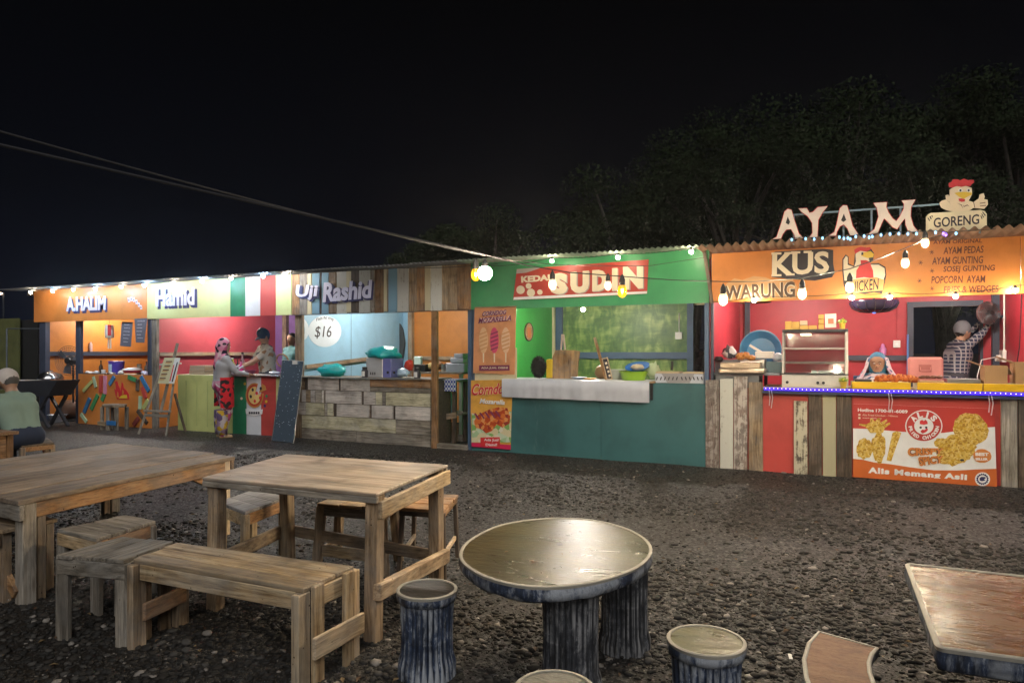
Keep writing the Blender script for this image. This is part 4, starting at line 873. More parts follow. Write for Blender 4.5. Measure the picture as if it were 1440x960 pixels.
me_globe = mk('bulb', ball((0,0,0), 0.042, 14, 10), BIG, smooth='all')
ed = [(0.012,0.055),(0.014,0.045),(0.020,0.030),(0.028,0.008),(0.030,-0.012),(0.026,-0.032),(0.014,-0.046),(0.002,-0.050)]
me_ed = mk('bulb', lathe(ed[::-1], 16), ENV, smooth='all'); me_eda = mk('bulb', lathe(ed[::-1], 16), AMB, smooth='all')
me_fil = mk('filament', ball((0,0,0), 0.0115, 8, 6, (1,1,2.2)), FIL); me_fila = mk('filament', ball((0,0,0), 0.008, 8, 6, (1,1,3.2)), FIL2)
me_bs = mk('socket', lathe([(0.018, -0.01), (0.0205, 0.0), (0.0205, 0.05), (0.010, 0.075), (0.004, 0.085)], 12), G['black'], smooth=40)
protos = [me_work, me_round, me_cool, me_small, me_sock, me_globe, me_ed, me_eda, me_fil, me_fila, me_bs]
DATA = {p: p.data for p in protos}
for p in protos: COL.objects.unlink(p)
def inst(pr, name, pos, parent):
    o = bpy.data.objects.new(name, DATA[pr]); COL.objects.link(o); WO[o] = np.array(pos, dtype=float)
    o.parent = parent; o.location = WO[o]-WO[parent]; return o
def sag(p, q, s, n=10):
    p = Vector(p); q = Vector(q); return [p.lerp(q, t/n)+Vector((0, 0, -s*4*(t/n)*(1-t/n))) for t in range(n+1)]
wirem = plain('black_cable', (0.02, 0.02, 0.022), 0.5)
# roof edge string over stalls 1 and 2
YR = Y0-0.43
bl = [(43,411),(74,409),(103,407),(134,406),(170,403),(203,401),(243,398),(284,395),(325,391.5),(370,388),(401,385)]
st1 = thing('string_lights', 'string of glowing bulbs under the roof edge of the two left stalls', 'string lights', tuple(PY(220, 400, YR)))
pts = []
for i, (x, y) in enumerate(bl):
    p = PY(x, y, YR); q = inst(me_cool if i in (1, 3, 5, 7, 9) else me_round, 'bulb', p, st1); inst(me_sock, 'socket', p+np.array([0, 0, 0.02]), q)
    if i: pts += sag(pl_, p+np.array([0, 0, 0.05]), 0.03, 5)[1:]
    else: pts = [Vector(p+np.array([0, 0, 0.05]))]
    pl_ = p+np.array([0, 0, 0.05])
pts += sag(pl_, PY(560, 377, YR), 0.02, 5)[1:]+sag(PY(560, 377, YR), PY(700, 371, YR), 0.02, 5)[1:]
mk('wire', tube(pts, 0.0045, 5), wirem, st1)
st2 = thing('string_lights', 'string of three round bulbs along the green stall roof edge', 'string lights', tuple(PY(870, 362, YR)))
pts = [Vector(PY(690, 374, YR))]
for x, y in ((776,367),(869,362),(972,354)):
    p = PY(x, y, YR); q = inst(me_small, 'bulb', p, st2); inst(me_sock, 'socket', p+np.array([0, 0, 0.02]), q); pts += sag(pts[-1], p+np.array([0, 0, 0.05]), 0.03, 6)[1:]
mk('wire', tube(pts, 0.0045, 5), wirem, st2)
st3 = thing('string_lights', 'string of round bulbs along the lower edge of the orange fascia', 'string lights', tuple(PY(1250, 418, Y0-0.06)))
pts = [Vector(PY(1002, 424, Y0-0.06))]
for x, y in ((1060,422),(1198,418.5),(1251,417.5),(1344,416.5),(1428,408)):
    p = PY(x, y, Y0-0.17); q = inst(me_small, 'bulb', p, st3); inst(me_sock, 'socket', p+np.array([0, 0, 0.02]), q); pts += sag(pts[-1], p+np.array([0, 0, 0.05]), 0.02, 6)[1:]
pts += sag(pts[-1], (2.55, Y0-0.075, 2.2), 0.02, 4)[1:]
mk('wire', tube(pts, 0.004, 5), wirem, st3)
# hanging strings in the yard
def hang(label, loc, path, bulbs, r=0.0036):
    t = thing('string_lights', label, 'string lights', tuple(loc)); mk('wire', tube(path, r, 6), wirem, t)
    for kind, x, y, D in bulbs:
        p = PD(x, y, D)
        if kind == 'g': q = inst(me_globe, 'bulb', p, t); top = 0.035
        else: q = inst(me_ed if kind == 'e' else me_eda, 'bulb', p, t); inst(me_fil if kind == 'e' else me_fila, 'filament', p, q); top = 0.05
        inst(me_bs, 'socket', p+np.array([0, 0, top]), q)
    return t
D0 = 4.0
wp = [PD(682,358,D0), PD(740,373,4.15), PD(800,383,4.28), PD(880,389,4.4), PD(950,394,4.5), PD(1017,396,4.6), PD(1060,396,4.7), PD(1128,391,4.85), PD(1195,378,5.05), PD(1240,362,5.25), PD(1273,349,5.45), PD(1298,338,5.7), PD(1340,326,6.6), PY(1400,322,8.38)]
hang('hanging string of bulbs before the stalls with a big globe bulb at its left end', wp[0], wp, [('g',682,384,D0), ('a',875,407,4.4), ('e',1017,419,4.6), ('e',1128,411,4.85), ('e',1195,402,5.05), ('e',1273,368,5.45), ('e',1301,340,5.72)])
wp = [PD(672,358,4.5), PD(720,366,4.9), PD(777,372,5.2), PD(855,374,6.0), PD(912,374,6.8), PY(990,362,8.66)]
hang('thinner hanging string with one amber and two clear bulbs before the green stall', wp[0], wp, [('a',669,384,4.5), ('e',777,398,5.2), ('e',855,400,6.0)], 0.003)
# feed cables from the upper left
for (x0_, y0_, D1, lab) in ((-60, 190, 2.6, 'lower slack supply cable crossing the night sky from the upper left'), (-60, 168, 2.9, 'upper slack supply cable crossing the night sky from the upper left')):
    a = PD(x0_, y0_, D1); b = wp[0] if D1 > 2.7 else PD(682, 358, D0)
    tag(mk('supply_cable', tube(sag(a, b, 0.002 if D1 < 2.7 else 0.02, 14), 0.0065 if D1 < 2.7 else 0.005, 6), plain('grey_cable', (0.045, 0.045, 0.05), 0.7, spec=0.1)), lab, 'cable')
# bulbs inside stalls
def lone(label, p, pr=None, cord=0.3):
    t = thing('hanging_bulb', label, 'light bulb', tuple(p)); q = inst(pr or me_small, 'bulb', p, t); inst(me_sock, 'socket', np.array(p)+np.array([0, 0, 0.02]), q)
    mk('cord', tube([np.array(p)+np.array([0, 0, 0.07]), np.array(p)+np.array([0, 0, cord])], 0.003, 5), wirem, t); return t
lone('small round bulb hanging inside the green stall before the mottled panel', PY(820, 435, 9.9), me_work, 0.62)
# blue tape along the fried chicken counter
tp = thing('light_tape', 'glowing blue light tape along the fried chicken counter edge', 'light strip', tuple(PY(1260, 545, Y0-0.15)))
xa, xb = fx(1074, Y0-0.15), 2.6
mk('tape', box(xa, xb, Y0-0.108, Y0-0.1015, 0.985, 1.016), glow('blue_tape_glow', (0.05, 0.02, 1.0), 2.0), tp)
g_ = []; x = xa+0.02
while x < xb: g_.append(ball((x, Y0-0.111, 1.005+0.004*math.sin(x*9)), 0.0045, 6, 4)); x += 0.045
o = mk('diodes', J(*g_), glow('blue_diode_glow', (0.40, 0.36, 1.0), 8), tp); o['kind'] = 'stuff'
# cyan icicle lights below the rooftop letters
ic = thing('fairy_lights', 'row of small icy blue fairy lights below the rooftop letters', 'fairy lights', tuple(PY(1200, 332, 8.37)))
icm = glow('icy_fairy_glow', (0.25, 0.62, 1.0), 2.2); icp = glow('purple_fairy_glow', (0.25, 0.12, 1.0), 5)
fb = [(150,440),(238,434),(292,437),(345,430),(452,424),(480,432),(505,430),(520,436),(555,420),(608,417),(640,425),(660,420),(715,410),(772,404),(828,402),(885,403),(940,402),(1060,394),(1110,402),(1125,408),(1190,400)]
pts = []
for i, (x, y) in enumerate(fb):
    p = PY(*c7(x, y-3), 8.36); pts.append(p+np.array([0, 0, 0.02]))
    mk('bulb', ball(tuple(p), 0.012, 7, 5, (1, 1, 1.5)), icp if i in (18, 19) else icm, ic)
mk('wire', tube(pts, 0.003, 4), wirem, ic)
# ============================================================ people (one continuous skin each, grown from a signed distance field)
def surface_nets(F, org, h):
    nx, ny, nz = F.shape; S = F < 0
    idx = -np.ones((nx-1, ny-1, nz-1), int)
    c = np.zeros((nx-1, ny-1, nz-1), int)
    offs = [(i, j, k) for i in (0, 1) for j in (0, 1) for k in (0, 1)]
    for i, j, k in offs: c += S[i:nx-1+i, j:ny-1+j, k:nz-1+k]
    act = (c > 0) & (c < 8); ii = np.argwhere(act); idx[act] = np.arange(len(ii))
    P = np.zeros((len(ii), 3)); n_ = np.zeros(len(ii))
    for a in offs:
        for ax in range(3):
            if a[ax]: continue
            b = list(a); b[ax] = 1
            fa = F[ii[:,0]+a[0], ii[:,1]+a[1], ii[:,2]+a[2]]; fb = F[ii[:,0]+b[0], ii[:,1]+b[1], ii[:,2]+b[2]]
            m = (fa < 0) != (fb < 0); t = np.where(m, fa/(fa-fb+1e-12), 0)
            for d in range(3): P[:, d] += np.where(m, a[d]+(b[d]-a[d])*t, 0)
            n_ += m
    P = (ii + P/n_[:, None])*h + org
    Fc = []
    for ax in range(3):
        o1, o2 = [(1, 2), (2, 0), (0, 1)][ax]
        sl0 = [slice(1, -1)]*3; sl1 = [slice(1, -1)]*3
        A = np.argwhere(S != np.roll(S, -1, ax))
        A = A[(A[:, ax] < F.shape[ax]-1) & (A[:, o1] > 0) & (A[:, o2] > 0) & (A[:, o1] < F.shape[o1]-1) & (A[:, o2] < F.shape[o2]-1)]
        e1 = np.zeros(3, int); e1[o1] = 1; e2 = np.zeros(3, int); e2[o2] = 1
        q = np.stack([idx[tuple((A-e1-e2).T)], idx[tuple((A-e2).T)], idx[tuple(A.T)], idx[tuple((A-e1).T)]], 1)
        ins = S[tuple(A.T)]; q[~ins] = q[~ins][:, ::-1]; Fc.append(q)
    return P, np.concatenate(Fc)
def sd(P, a, b, ra, rb):
    a = np.array(a, float); b = np.array(b, float); ab = b-a; L = ab@ab
    t = np.clip(((P-a)@ab)/L, 0, 1) if L > 1e-9 else np.zeros(P.shape[:-1])
    return np.linalg.norm(P-(a+t[..., None]*ab), axis=-1) - (ra+(rb-ra)*t)
def sdf_mesh(name, prims, mats, parent, h=0.013, k=0.03, extra=None):
    A = np.array([[min(a[i], b[i])-max(ra, rb) for i in range(3)] for a, b, ra, rb, m in prims]).min(0)-3*h
    B = np.array([[max(a[i], b[i])+max(ra, rb) for i in range(3)] for a, b, ra, rb, m in prims]).max(0)+3*h
    n_ = np.ceil((B-A)/h).astype(int)+1
    gx, gy, gz = [A[i]+np.arange(n_[i])*h for i in range(3)]
    F = np.full(tuple(n_), 9.0)
    for a, b, ra, rb, m in prims:
        lo = np.maximum(((np.minimum(a, b)-max(ra, rb)-0.1-A)/h).astype(int), 0); hi = np.minimum(((np.maximum(a, b)+max(ra, rb)+0.1-A)/h).astype(int)+2, n_)
        s_ = tuple(slice(lo[i], hi[i]) for i in range(3))
        P = np.stack(np.meshgrid(gx[s_[0]], gy[s_[1]], gz[s_[2]], indexing='ij'), -1)
        d = sd(P, a, b, ra, rb); f = F[s_]; kk = min(k, max(ra, rb)*0.6)
        hh = np.maximum(kk-np.abs(f-d), 0)/kk; F[s_] = np.minimum(f, d)-hh*hh*kk*0.25
    V, Q = surface_nets(F, A, h)
    cen = V[Q].mean(1); D = np.stack([sd(cen, a, b, ra, rb) for a, b, ra, rb, m in prims], 1)
    mi = np.array([p[4] for p in prims])[D.argmin(1)]
    V = V.tolist(); Fc = Q.tolist(); mi = mi.tolist()
    for g, m in (extra or []):
        n0 = len(V); V += [list(v) for v in g[0]]; Fc += [[i+n0 for i in f] for f in g[1]]; mi += [m]*len(g[1])
    return mk(name, (V, Fc), mats, parent, smooth='all', mi=mi)
def ik(a, b, l1, l2, hint):
    a = Vector(a); b = Vector(b); d = b-a; L = min(d.length, (l1+l2)*0.995); d.normalize()
    x = (l1*l1-l2*l2+L*L)/(2*L); y = math.sqrt(max(l1*l1-x*x, 0)); hv = Vector(hint); hv = hv-d*hv.dot(d)
    hv.normalize(); return a+d*x+hv*y, a+d*L
SKIN, SHIRT, TROU, SHOE, HAIR, SCARF, GLOVE = range(7)
skinm = plain('tan_skin', (0.42, 0.24, 0.155), 0.5); hairm = plain('black_hair', (0.012, 0.01, 0.01), 0.5)
def person(label, loc, rz, mats, H=1.72, hands=None, feet=((-0.10,0,0),(0.10,0,0)), hip=None, lean=0.0, side=0.0, head=(0,-0.0,0), headdown=0.0, cap=None, scarf=False, sleeves='short', apron=None, group=None, h=0.013, loose=1.0, gloves=False):
    """local frame: faces -Y, its left is +X; pose given by hands, feet, hip height and the lean of the trunk"""
    t = thing('person', label, 'person', loc, rz, group); s = H/1.75
    hipz = (hip if hip is not None else 0.93*s)
    base = Vector((0, 0, hipz)); R_ = Matrix.Rotation(lean, 3, 'X') @ Matrix.Rotation(side, 3, 'Y')
    def U(x, y, z): return tuple(base + R_ @ Vector((x*s, y*s, (z-0.93)*s)))
    pr = []; L_ = loose
    pr += [(U(-0.075,0,0.93), U(0.075,0,0.93), 0.125*s*L_, 0.125*s*L_, TROU)]
    pr += [(U(-0.06,0,1.02), U(-0.075,0,1.2), 0.115*s*L_, 0.12*s*L_, SHIRT), (U(0.06,0,1.02), U(0.075,0,1.2), 0.115*s*L_, 0.12*s*L_, SHIRT)]
    pr += [(U(-0.10,0,1.28), U(0.10,0,1.28), 0.12*s*L_, 0.12*s*L_, SHIRT), (U(-0.15,0,1.40), U(0.15,0,1.40), 0.07*s, 0.07*s, SHIRT), (U(0,0,1.38), U(0,0,1.44), 0.09*s, 0.07*s, SHIRT)]
    if L_ > 1.02 and not scarf and hip is None: pr += [(U(-0.07,0,0.86), U(0.07,0,0.86), 0.15*s*L_, 0.15*s*L_, SHIRT)]
    nk = Vector(U(0,0,1.45)); hd = Vector(U(head[0], head[1], 1.62+head[2]))
    Rh = Matrix.Rotation(lean*0.6+headdown, 3, 'X') @ Matrix.Rotation(head[0]*1.2, 3, 'Y')
    def Hh(x, y, z): return tuple(hd + Rh @ (Vector((x, y, z))*s))
    pr += [(tuple(nk), Hh(0, 0.01, -0.06), 0.056*s, 0.052*s, SKIN)]
    pr += [(Hh(0, 0.005, 0.035), Hh(0, -0.01, -0.015), 0.089*s, 0.078*s, SKIN), (Hh(0, -0.035, -0.055), Hh(0, -0.05, -0.07), 0.052*s, 0.04*s, SKIN)]
    pr += [(Hh(0, -0.088, 0.0), Hh(0, -0.103, -0.022), 0.009*s, 0.015*s, SKIN)]
    if not scarf: pr += [(Hh(-0.083, 0.005, 0.0), Hh(-0.083, 0.0, -0.025), 0.018*s, 0.012*s, SKIN), (Hh(0.083, 0.005, 0.0), Hh(0.083, 0.0, -0.025), 0.018*s, 0.012*s, SKIN),
                         (Hh(0, 0.022, 0.055), Hh(0, 0.032, -0.005), 0.090*s, 0.078*s, HAIR)]
    else:
        pr += [(Hh(0, 0.035, 0.05), Hh(0, 0.045, -0.03), 0.104*s, 0.100*s, SCARF), (Hh(0.078, 0.01, 0.0), Hh(0.065, 0.0, -0.09), 0.032*s, 0.038*s, SCARF), (Hh(-0.078, 0.01, 0.0), Hh(-0.065, 0.0, -0.09), 0.032*s, 0.038*s, SCARF),
               (Hh(0, -0.02, -0.125), U(0, -0.05, 1.34), 0.06*s, 0.11*s, SCARF), (U(-0.13, 0.0, 1.405), U(0.13, 0.0, 1.405), 0.088*s, 0.088*s, SCARF), (Hh(0, 0.05, -0.05), U(0, 0.10, 1.25), 0.075*s, 0.06*s, SCARF)]
    if cap: pr += [(Hh(0, 0.012, 0.062), Hh(0, 0.018, 0.04), 0.099*s, 0.106*s, 5)]
    extra = []
    hands = hands or ((-0.26, -0.03, 0.78*s), (0.26, -0.03, 0.78*s))
    for sg_, hn in ((-1, hands[0]), (1, hands[1])):
        sh = Vector(U(sg_*0.185, 0, 1.395)); el, wr = ik(sh, hn, 0.29*s, 0.25*s, (sg_*0.5, 0.35, -1))
        mid = sh.lerp(el, 0.75); fsl = SHIRT
        pr += [(tuple(sh), tuple(mid), 0.062*s, 0.056*s, SHIRT), (tuple(mid), tuple(el), 0.05*s, 0.042*s, SHIRT if sleeves == 'long' else SKIN), (tuple(el), tuple(el.lerp(wr, 0.9)), 0.043*s, 0.030*s, SHIRT if sleeves == 'long' else SKIN)]
        d = (wr-el).normalized(); pe = wr+d*0.07*s; gm = GLOVE if gloves else SKIN
        sd_ = d.cross(Vector((0, 0, 1))); sd_ = sd_.normalized() if sd_.length > 0.1 else Vector((1, 0, 0))
        pr += [(tuple(wr-sd_*0.012*s), tuple(pe-sd_*0.02*s), 0.022*s, 0.018*s, gm), (tuple(wr+sd_*0.012*s), tuple(pe+sd_*0.02*s), 0.022*s, 0.018*s, gm)]
        for f_ in range(4):
            o_ = pe+sd_*(f_-1.5)*0.019*s; l_ = (0.06, 0.075, 0.07, 0.055)[f_]*s
            extra.append((tube([o_-d*0.01, o_+d*l_*0.5+Vector((0, 0, -0.004)), o_+d*l_*0.9+Vector((0, 0, -0.022*s))], [0.0095*s, 0.0085*s, 0.006*s], 6), gm))
        th0 = wr-sd_*0.028*s*sg_+d*0.02*s; extra.append((tube([th0, th0+d*0.03*s-sd_*0.018*sg_*s, th0+d*0.058*s-sd_*0.02*sg_*s], [0.012*s, 0.010*s, 0.007*s], 6), gm))
    for sg_, ft in ((-1, feet[0]), (1, feet[1])):
        hp = Vector((sg_*0.09*s, 0, hipz-0.02)); an = Vector((ft[0], ft[1], ft[2]+0.07*s)); kn, an = ik(hp, an, 0.44*s, 0.42*s, (0, -1, 0.15))
        pr += [(tuple(hp), tuple(kn), 0.092*s*L_, 0.064*s*L_, TROU), (tuple(kn), tuple(an), 0.064*s*L_, 0.048*s*L_, TROU), (tuple(an+Vector((0, 0.02, -0.03))), tuple(an+Vector((0, -0.14*s, -0.04*s))), 0.04*s, 0.032*s, SHOE)]
    ms = list(mats)+[skinm]*(7-len(mats))
    b = sdf_mesh('body', pr, ms, t, h, 0.03, extra)
    for sg_ in (-1, 1):
        mk('eye', ball(Hh(sg_*0.033, -0.087, 0.012), 0.0105*s, 8, 6, (1.3, 0.7, 0.8)), plain('eye_white', (0.6, 0.58, 0.55), 0.3), t, smooth='all')
        mk('pupil', ball(Hh(sg_*0.033, -0.095, 0.012), 0.0065*s, 8, 6, (1, 0.6, 1)), hairm, t)
        mk('eyebrow', tube([Hh(sg_*0.018, -0.094, 0.033), Hh(sg_*0.035, -0.092, 0.038), Hh(sg_*0.052, -0.082, 0.033)], 0.0035*s, 5), hairm, t)
    mk('mouth', tube([Hh(-0.024, -0.090, -0.052), Hh(0, -0.099, -0.054), Hh(0.024, -0.090, -0.052)], [0.003, 0.006, 0.003], 6), plain('lip_red', (0.30, 0.08, 0.07), 0.5), t)
    if cap:
        V_ = []; ang = np.linspace(-1.25, 1.25, 12)
        top = [Hh(0.098*math.sin(a), -0.098*math.cos(a)*0.9, 0.045) for a in ang]; out = [Hh(0.085*math.sin(a)*1.0, -0.085*math.cos(a)-0.085*max(0, math.cos(a))**0.5, 0.022) for a in ang]
        n_ = len(ang); P = top+out; Q = [(i, i+1, n_+i+1, n_+i) for i in range(n_-1)]
        P2 = [(p[0], p[1], p[2]-0.006) for p in P]; mk('cap_brim', (P+P2, Q+[tuple(reversed([v+2*n_ for v in q])) for q in Q]+[(n_+i, n_+i+1, 3*n_+i+1, 3*n_+i) for i in range(n_-1)]), cap, t)
    return t, U, Hh
def M_(*a): return a
# customer at the pizza counter
pinkp = patches('pink_camo_cloth', [(0.62, 0.10, 0.25), (0.66, 0.5, 0.55), (0.3, 0.04, 0.12), (0.55, 0.28, 0.36), (0.65, 0.6, 0.6)], 16)
yelp = patches('purple_yellow_cloth', [(0.12, 0.08, 0.16), (0.5, 0.32, 0.03), (0.3, 0.2, 0.3), (0.45, 0.4, 0.42), (0.08, 0.05, 0.1)], 14)
scp = patches('pink_black_scarf_cloth', [(0.62, 0.22, 0.34), (0.62, 0.3, 0.38), (0.02, 0.02, 0.03), (0.62, 0.42, 0.46), (0.5, 0.1, 0.2), (0.03, 0.02, 0.04)], 14)
greyc = plain('light_grey_cotton', (0.38, 0.38, 0.41), 0.8, bump=0.2)
p0 = PY(311, 494, 8.36)
w1, U1, H1 = person('woman in pink and black headscarf and patterned trousers ordering at the striped counter', (p0[0], 8.36, 0), math.radians(150), [skinm, greyc, pinkp, plain('tan_sandal', (0.4, 0.27, 0.15)), scp, scp], 1.66, hands=((-0.10, -0.42, 1.06), (0.13, -0.38, 1.04)), lean=0.08, headdown=0.25, scarf=True, sleeves='long', loose=1.10)
mk('trouser_cuffs', J(*[lathe([(0.075, 0.07), (0.088, 0.2), (0.094, 0.36), (0.090, 0.47)], 14, (x, 0.0, 0)) for x in (-0.10, 0.10)]), yelp, w1, smooth='all')
redd = patches('red_spotted_apron_cloth', [(0.6, 0.02, 0.03), (0.6, 0.02, 0.03), (0.03, 0.02, 0.02), (0.6, 0.03, 0.04), (0.55, 0.02, 0.03)], 18)
mk('apron', ([(0.235*math.sin(a)*(1+0.1*(z < 0.7)), -0.235*math.cos(a)*0.85, z) for z in (1.02, 0.82, 0.52) for a in np.linspace(-1.9, 1.9, 15)], [(r_*15+i, r_*15+i+1, (r_+1)*15+i+1, (r_+1)*15+i) for r_ in range(2) for i in range(14)]), redd, w1, smooth='all')
# pizza seller
shirt = patches('cream_print_shirt_cloth', [(0.5, 0.46, 0.4), (0.52, 0.48, 0.42), (0.48, 0.44, 0.38), (0.08, 0.09, 0.12), (0.5, 0.47, 0.41), (0.3, 0.17, 0.1), (0.53, 0.5, 0.44)], 13)
capn = plain('dark_navy_cap_cloth', (0.035, 0.08, 0.16), 0.8)
lat = plain('pale_glove', (0.5, 0.5, 0.62), 0.5)
p0 = PY(377, 494, 9.6)
person('man in dark cap and cream patterned shirt preparing food behind the striped counter', (p0[0], 9.6, 0.06), math.radians(-22), [skinm, shirt, plain('dark_trousers', (0.03, 0.03, 0.04), 0.8), G['black'], hairm, capn, lat], 1.80, hands=((-0.30, -0.42, 1.12), (-0.03, -0.48, 1.10)), lean=0.12, headdown=0.45, cap=capn, loose=1.05, gloves=True)
p0 = PY(409, 494, 10.9)
person('boy in a blue-green shirt half hidden behind the post beside the striped counter', (p0[0]+0.02, 10.9, 0.1), math.radians(-10), [skinm, plain('blue_green_shirt', (0.12, 0.3, 0.33), 0.8), plain('dark_trousers', (0.03, 0.03, 0.04), 0.8), G['black'], hairm, capn], 1.72, headdown=0.1)
# woman seated behind the fried chicken counter
bluesc = plain('deep_blue_scarf_cloth', (0.03, 0.16, 0.28), 0.7)
flor = patches('white_floral_shawl_cloth', [(0.45, 0.4, 0.43), (0.46, 0.42, 0.44), (0.05, 0.09, 0.18), (0.45, 0.25, 0.3), (0.46, 0.43, 0.45), (0.12, 0.16, 0.24), (0.45, 0.36, 0.38)], 26)
p0 = PY(1234, 494, 9.55)
w2, U2, H2 = person('woman in a blue hood and white floral shawl sitting behind the fried chicken counter', (p0[0], 9.55, 0), math.radians(-8), [skinm, flor, plain('dark_trousers', (0.03, 0.03, 0.04), 0.8), G['black'], bluesc, bluesc], 1.62, hip=0.66, hands=((-0.2, -0.36, 0.95), (0.2, -0.36, 0.95)), feet=((-0.12, -0.42, 0.14), (0.12, -0.42, 0.14)), headdown=0.12, scarf=True, sleeves='long', h=0.010)
mk('shawl', lathe([(0.36, 0.90), (0.33, 1.0), (0.26, 1.09), (0.17, 1.155), (0.10, 1.185)], 30, (0, 0.04, 0), lambda i, a: 0.03*math.sin(a*7+i)), flor, w2, smooth='all')
va = np.linspace(-math.pi/2+0.78, 1.5*math.pi-0.78, 22)
mk('veil', ([((r_+0.004*math.sin(a*6))*math.cos(a), 0.035+r_*math.sin(a), z) for r_, z in ((0.27, 1.06), (0.205, 1.15), (0.150, 1.24), (0.128, 1.32), (0.112, 1.37), (0.02, 1.412)) for a in va], [(r_*22+i, r_*22+i+1, (r_+1)*22+i+1, (r_+1)*22+i) for r_ in range(5) for i in range(21)]), flor, w2, smooth='all')
ch = thing('counter_chair', 'dark blue plastic chair behind the fried chicken counter, under the seated woman', 'chair', (p0[0]-0.05, 9.62, 0), math.radians(-8))
mk('seat', cbox(-0.22, 0.22, -0.22, 0.22, 0.50, 0.54, 0.01), capn, ch); mk('backrest', cbox(-0.24, 0.22, 0.2, 0.235, 0.66, 1.14, 0.01), capn, ch)
for x in (-0.19, 0.17):
    mk('leg', box(x, x+0.03, -0.2, -0.17, 0, 0.5), capn, ch); mk('leg', box(x, x+0.03, 0.2, 0.235, 0, 0.66), capn, ch)
# man in plaid shirt reaching up in the doorway
m, n, l, p = newmat('navy_white_plaid_cloth'); co = coords(n, l, rnd=False); sp_ = n.new('ShaderNodeSeparateXYZ'); l.new(co, sp_.inputs[0])
def stripe(sock, f, w_):
    a = n.new('ShaderNodeMath'); a.operation = 'MULTIPLY'; l.new(sock, a.inputs[0]); a.inputs[1].default_value = f
    b = n.new('ShaderNodeMath'); b.operation = 'FRACT'; l.new(a.outputs[0], b.inputs[0])
    c = n.new('ShaderNodeMath'); c.operation = 'LESS_THAN'; l.new(b.outputs[0], c.inputs[0]); c.inputs[1].default_value = w_; return c.outputs[0]
ad = n.new('ShaderNodeMath'); ad.operation = 'ADD'; l.new(stripe(sp_.outputs['Y'], 19, 0.26), ad.inputs[0]); l.new(stripe(sp_.outputs['Z'], 19, 0.26), ad.inputs[1])
l.new(ramp(n, l, ad.outputs[0], [(0, (0.018, 0.025, 0.06)), (0.5, (0.075, 0.085, 0.12)), (1.0, (0.26, 0.26, 0.28))]), p.inputs['Base Color']); p.inputs['Roughness'].default_value = 0.85
plaid = m
p0 = PY(1343, 494, 11.75); gcap = plain('grey_cap_cloth', (0.14, 0.15, 0.17), 0.8)
person('man in navy plaid shirt and grey cap reaching up in the dark doorway', (p0[0], 11.75, 0.12), math.radians(112), [skinm, plaid, plain('dark_trousers', (0.03, 0.03, 0.04), 0.8), G['black'], hairm, gcap], 1.76, hands=((-0.12, -0.45, 1.78), (0.12, -0.48, 1.80)), lean=0.12, head=(0, -0.03, 0), cap=gcap, sleeves='long', loose=1.12)
# seated man at the far left
teec = plain('faded_sage_cotton', (0.22, 0.30, 0.24), 0.85, bump=0.3); jean = plain('dark_blue_denim', (0.02, 0.03, 0.06), 0.85)
wcap = plain('off_white_cap_cloth', (0.55, 0.50, 0.47), 0.8)
p0 = PD(34, 494, 7.6)
person('man in sage green t-shirt and pale cap seated on a low bench', (p0[0], p0[1], 0), math.radians(-88), [skinm, teec, jean, G['black'], plain('greying_hair', (0.09, 0.085, 0.08)), wcap], 1.70, hip=0.50, lean=0.42, headdown=0.45, hands=((-0.12, -0.56, 0.66), (0.12, -0.55, 0.64)), feet=((-0.13, -0.42, 0.0), (0.15, -0.36, 0.0)), cap=wcap, loose=1.12)
# ============================================================ yard furniture
def cpr(pts, dvec, c=0.004):
    g = prism(pts, dvec); bm = bmesh.new(); vs = [bm.verts.new(v) for v in g[0]]
    for f in g[1]: bm.faces.new([vs[i] for i in f])
    bmesh.ops.bevel(bm, geom=list(bm.edges), offset=c, segments=1, affect='EDGES'); bm.verts.index_update()
    out = [tuple(v.co) for v in bm.verts], [tuple(v.index for v in f.verts) for f in bm.faces]; bm.free(); return out
def lerp2(a, b, t): return a+(b-a)*t
def top_planks(C4, z, th, n_, along, mat, parent, gap=0.004, jag=0.012, name='plank', cuts=None):
    """C4 = NL NR FR FL; planks run along 'u' (NL->NR) or 'v' (NL->FL)"""
    NL, NR, FR, FL = [np.array(c[:2]) for c in C4]
    cuts = cuts or [i/n_ for i in range(n_+1)]
    for i in range(len(cuts)-1):
        a, b = cuts[i], cuts[i+1]
        if along == 'u': P = [lerp2(NL, FL, a), lerp2(NR, FR, a), lerp2(NR, FR, b), lerp2(NL, FL, b)]; ax = (NR-NL)/np.linalg.norm(NR-NL); ac = (FL-NL)/np.linalg.norm(FL-NL)
        else: P = [lerp2(NL, NR, a), lerp2(NL, NR, b), lerp2(FL, FR, b), lerp2(FL, FR, a)]; ax = (FL-NL)/np.linalg.norm(FL-NL); ac = (NR-NL)/np.linalg.norm(NR-NL)
        j0, j1 = random.uniform(-jag, jag), random.uniform(-jag, jag); g2 = gap/2
        if along == 'u': P = [P[0]+ax*j0+ac*g2, P[1]+ax*j1+ac*g2, P[2]+ax*j1-ac*g2, P[3]+ax*j0-ac*g2]
        else: P = [P[0]+ax*j0+ac*g2, P[1]+ax*j0-ac*g2, P[2]+ax*j1-ac*g2, P[3]+ax*j1+ac*g2]
        dz = random.uniform(-0.0025, 0.0025)
        mk(name, cpr([(q[0], q[1], z+dz) for q in P], (0, 0, -th), 0.0035), mat, parent)
def U2d(C4): NL, NR, FR, FL = [np.array(c[:2]) for c in C4]; u = (NR-NL)/np.linalg.norm(NR-NL); return u
def vleg(xy, z1, u, w_, d_, mat, parent, foot=None, name='leg', z0=-0.03):
    f = foot if foot is not None else xy
    return mk(name, beam((f[0], f[1], z0), (xy[0], xy[1], z1), w_, d_, up=(-u[1], u[0], 0), c=0.004), mat, parent)
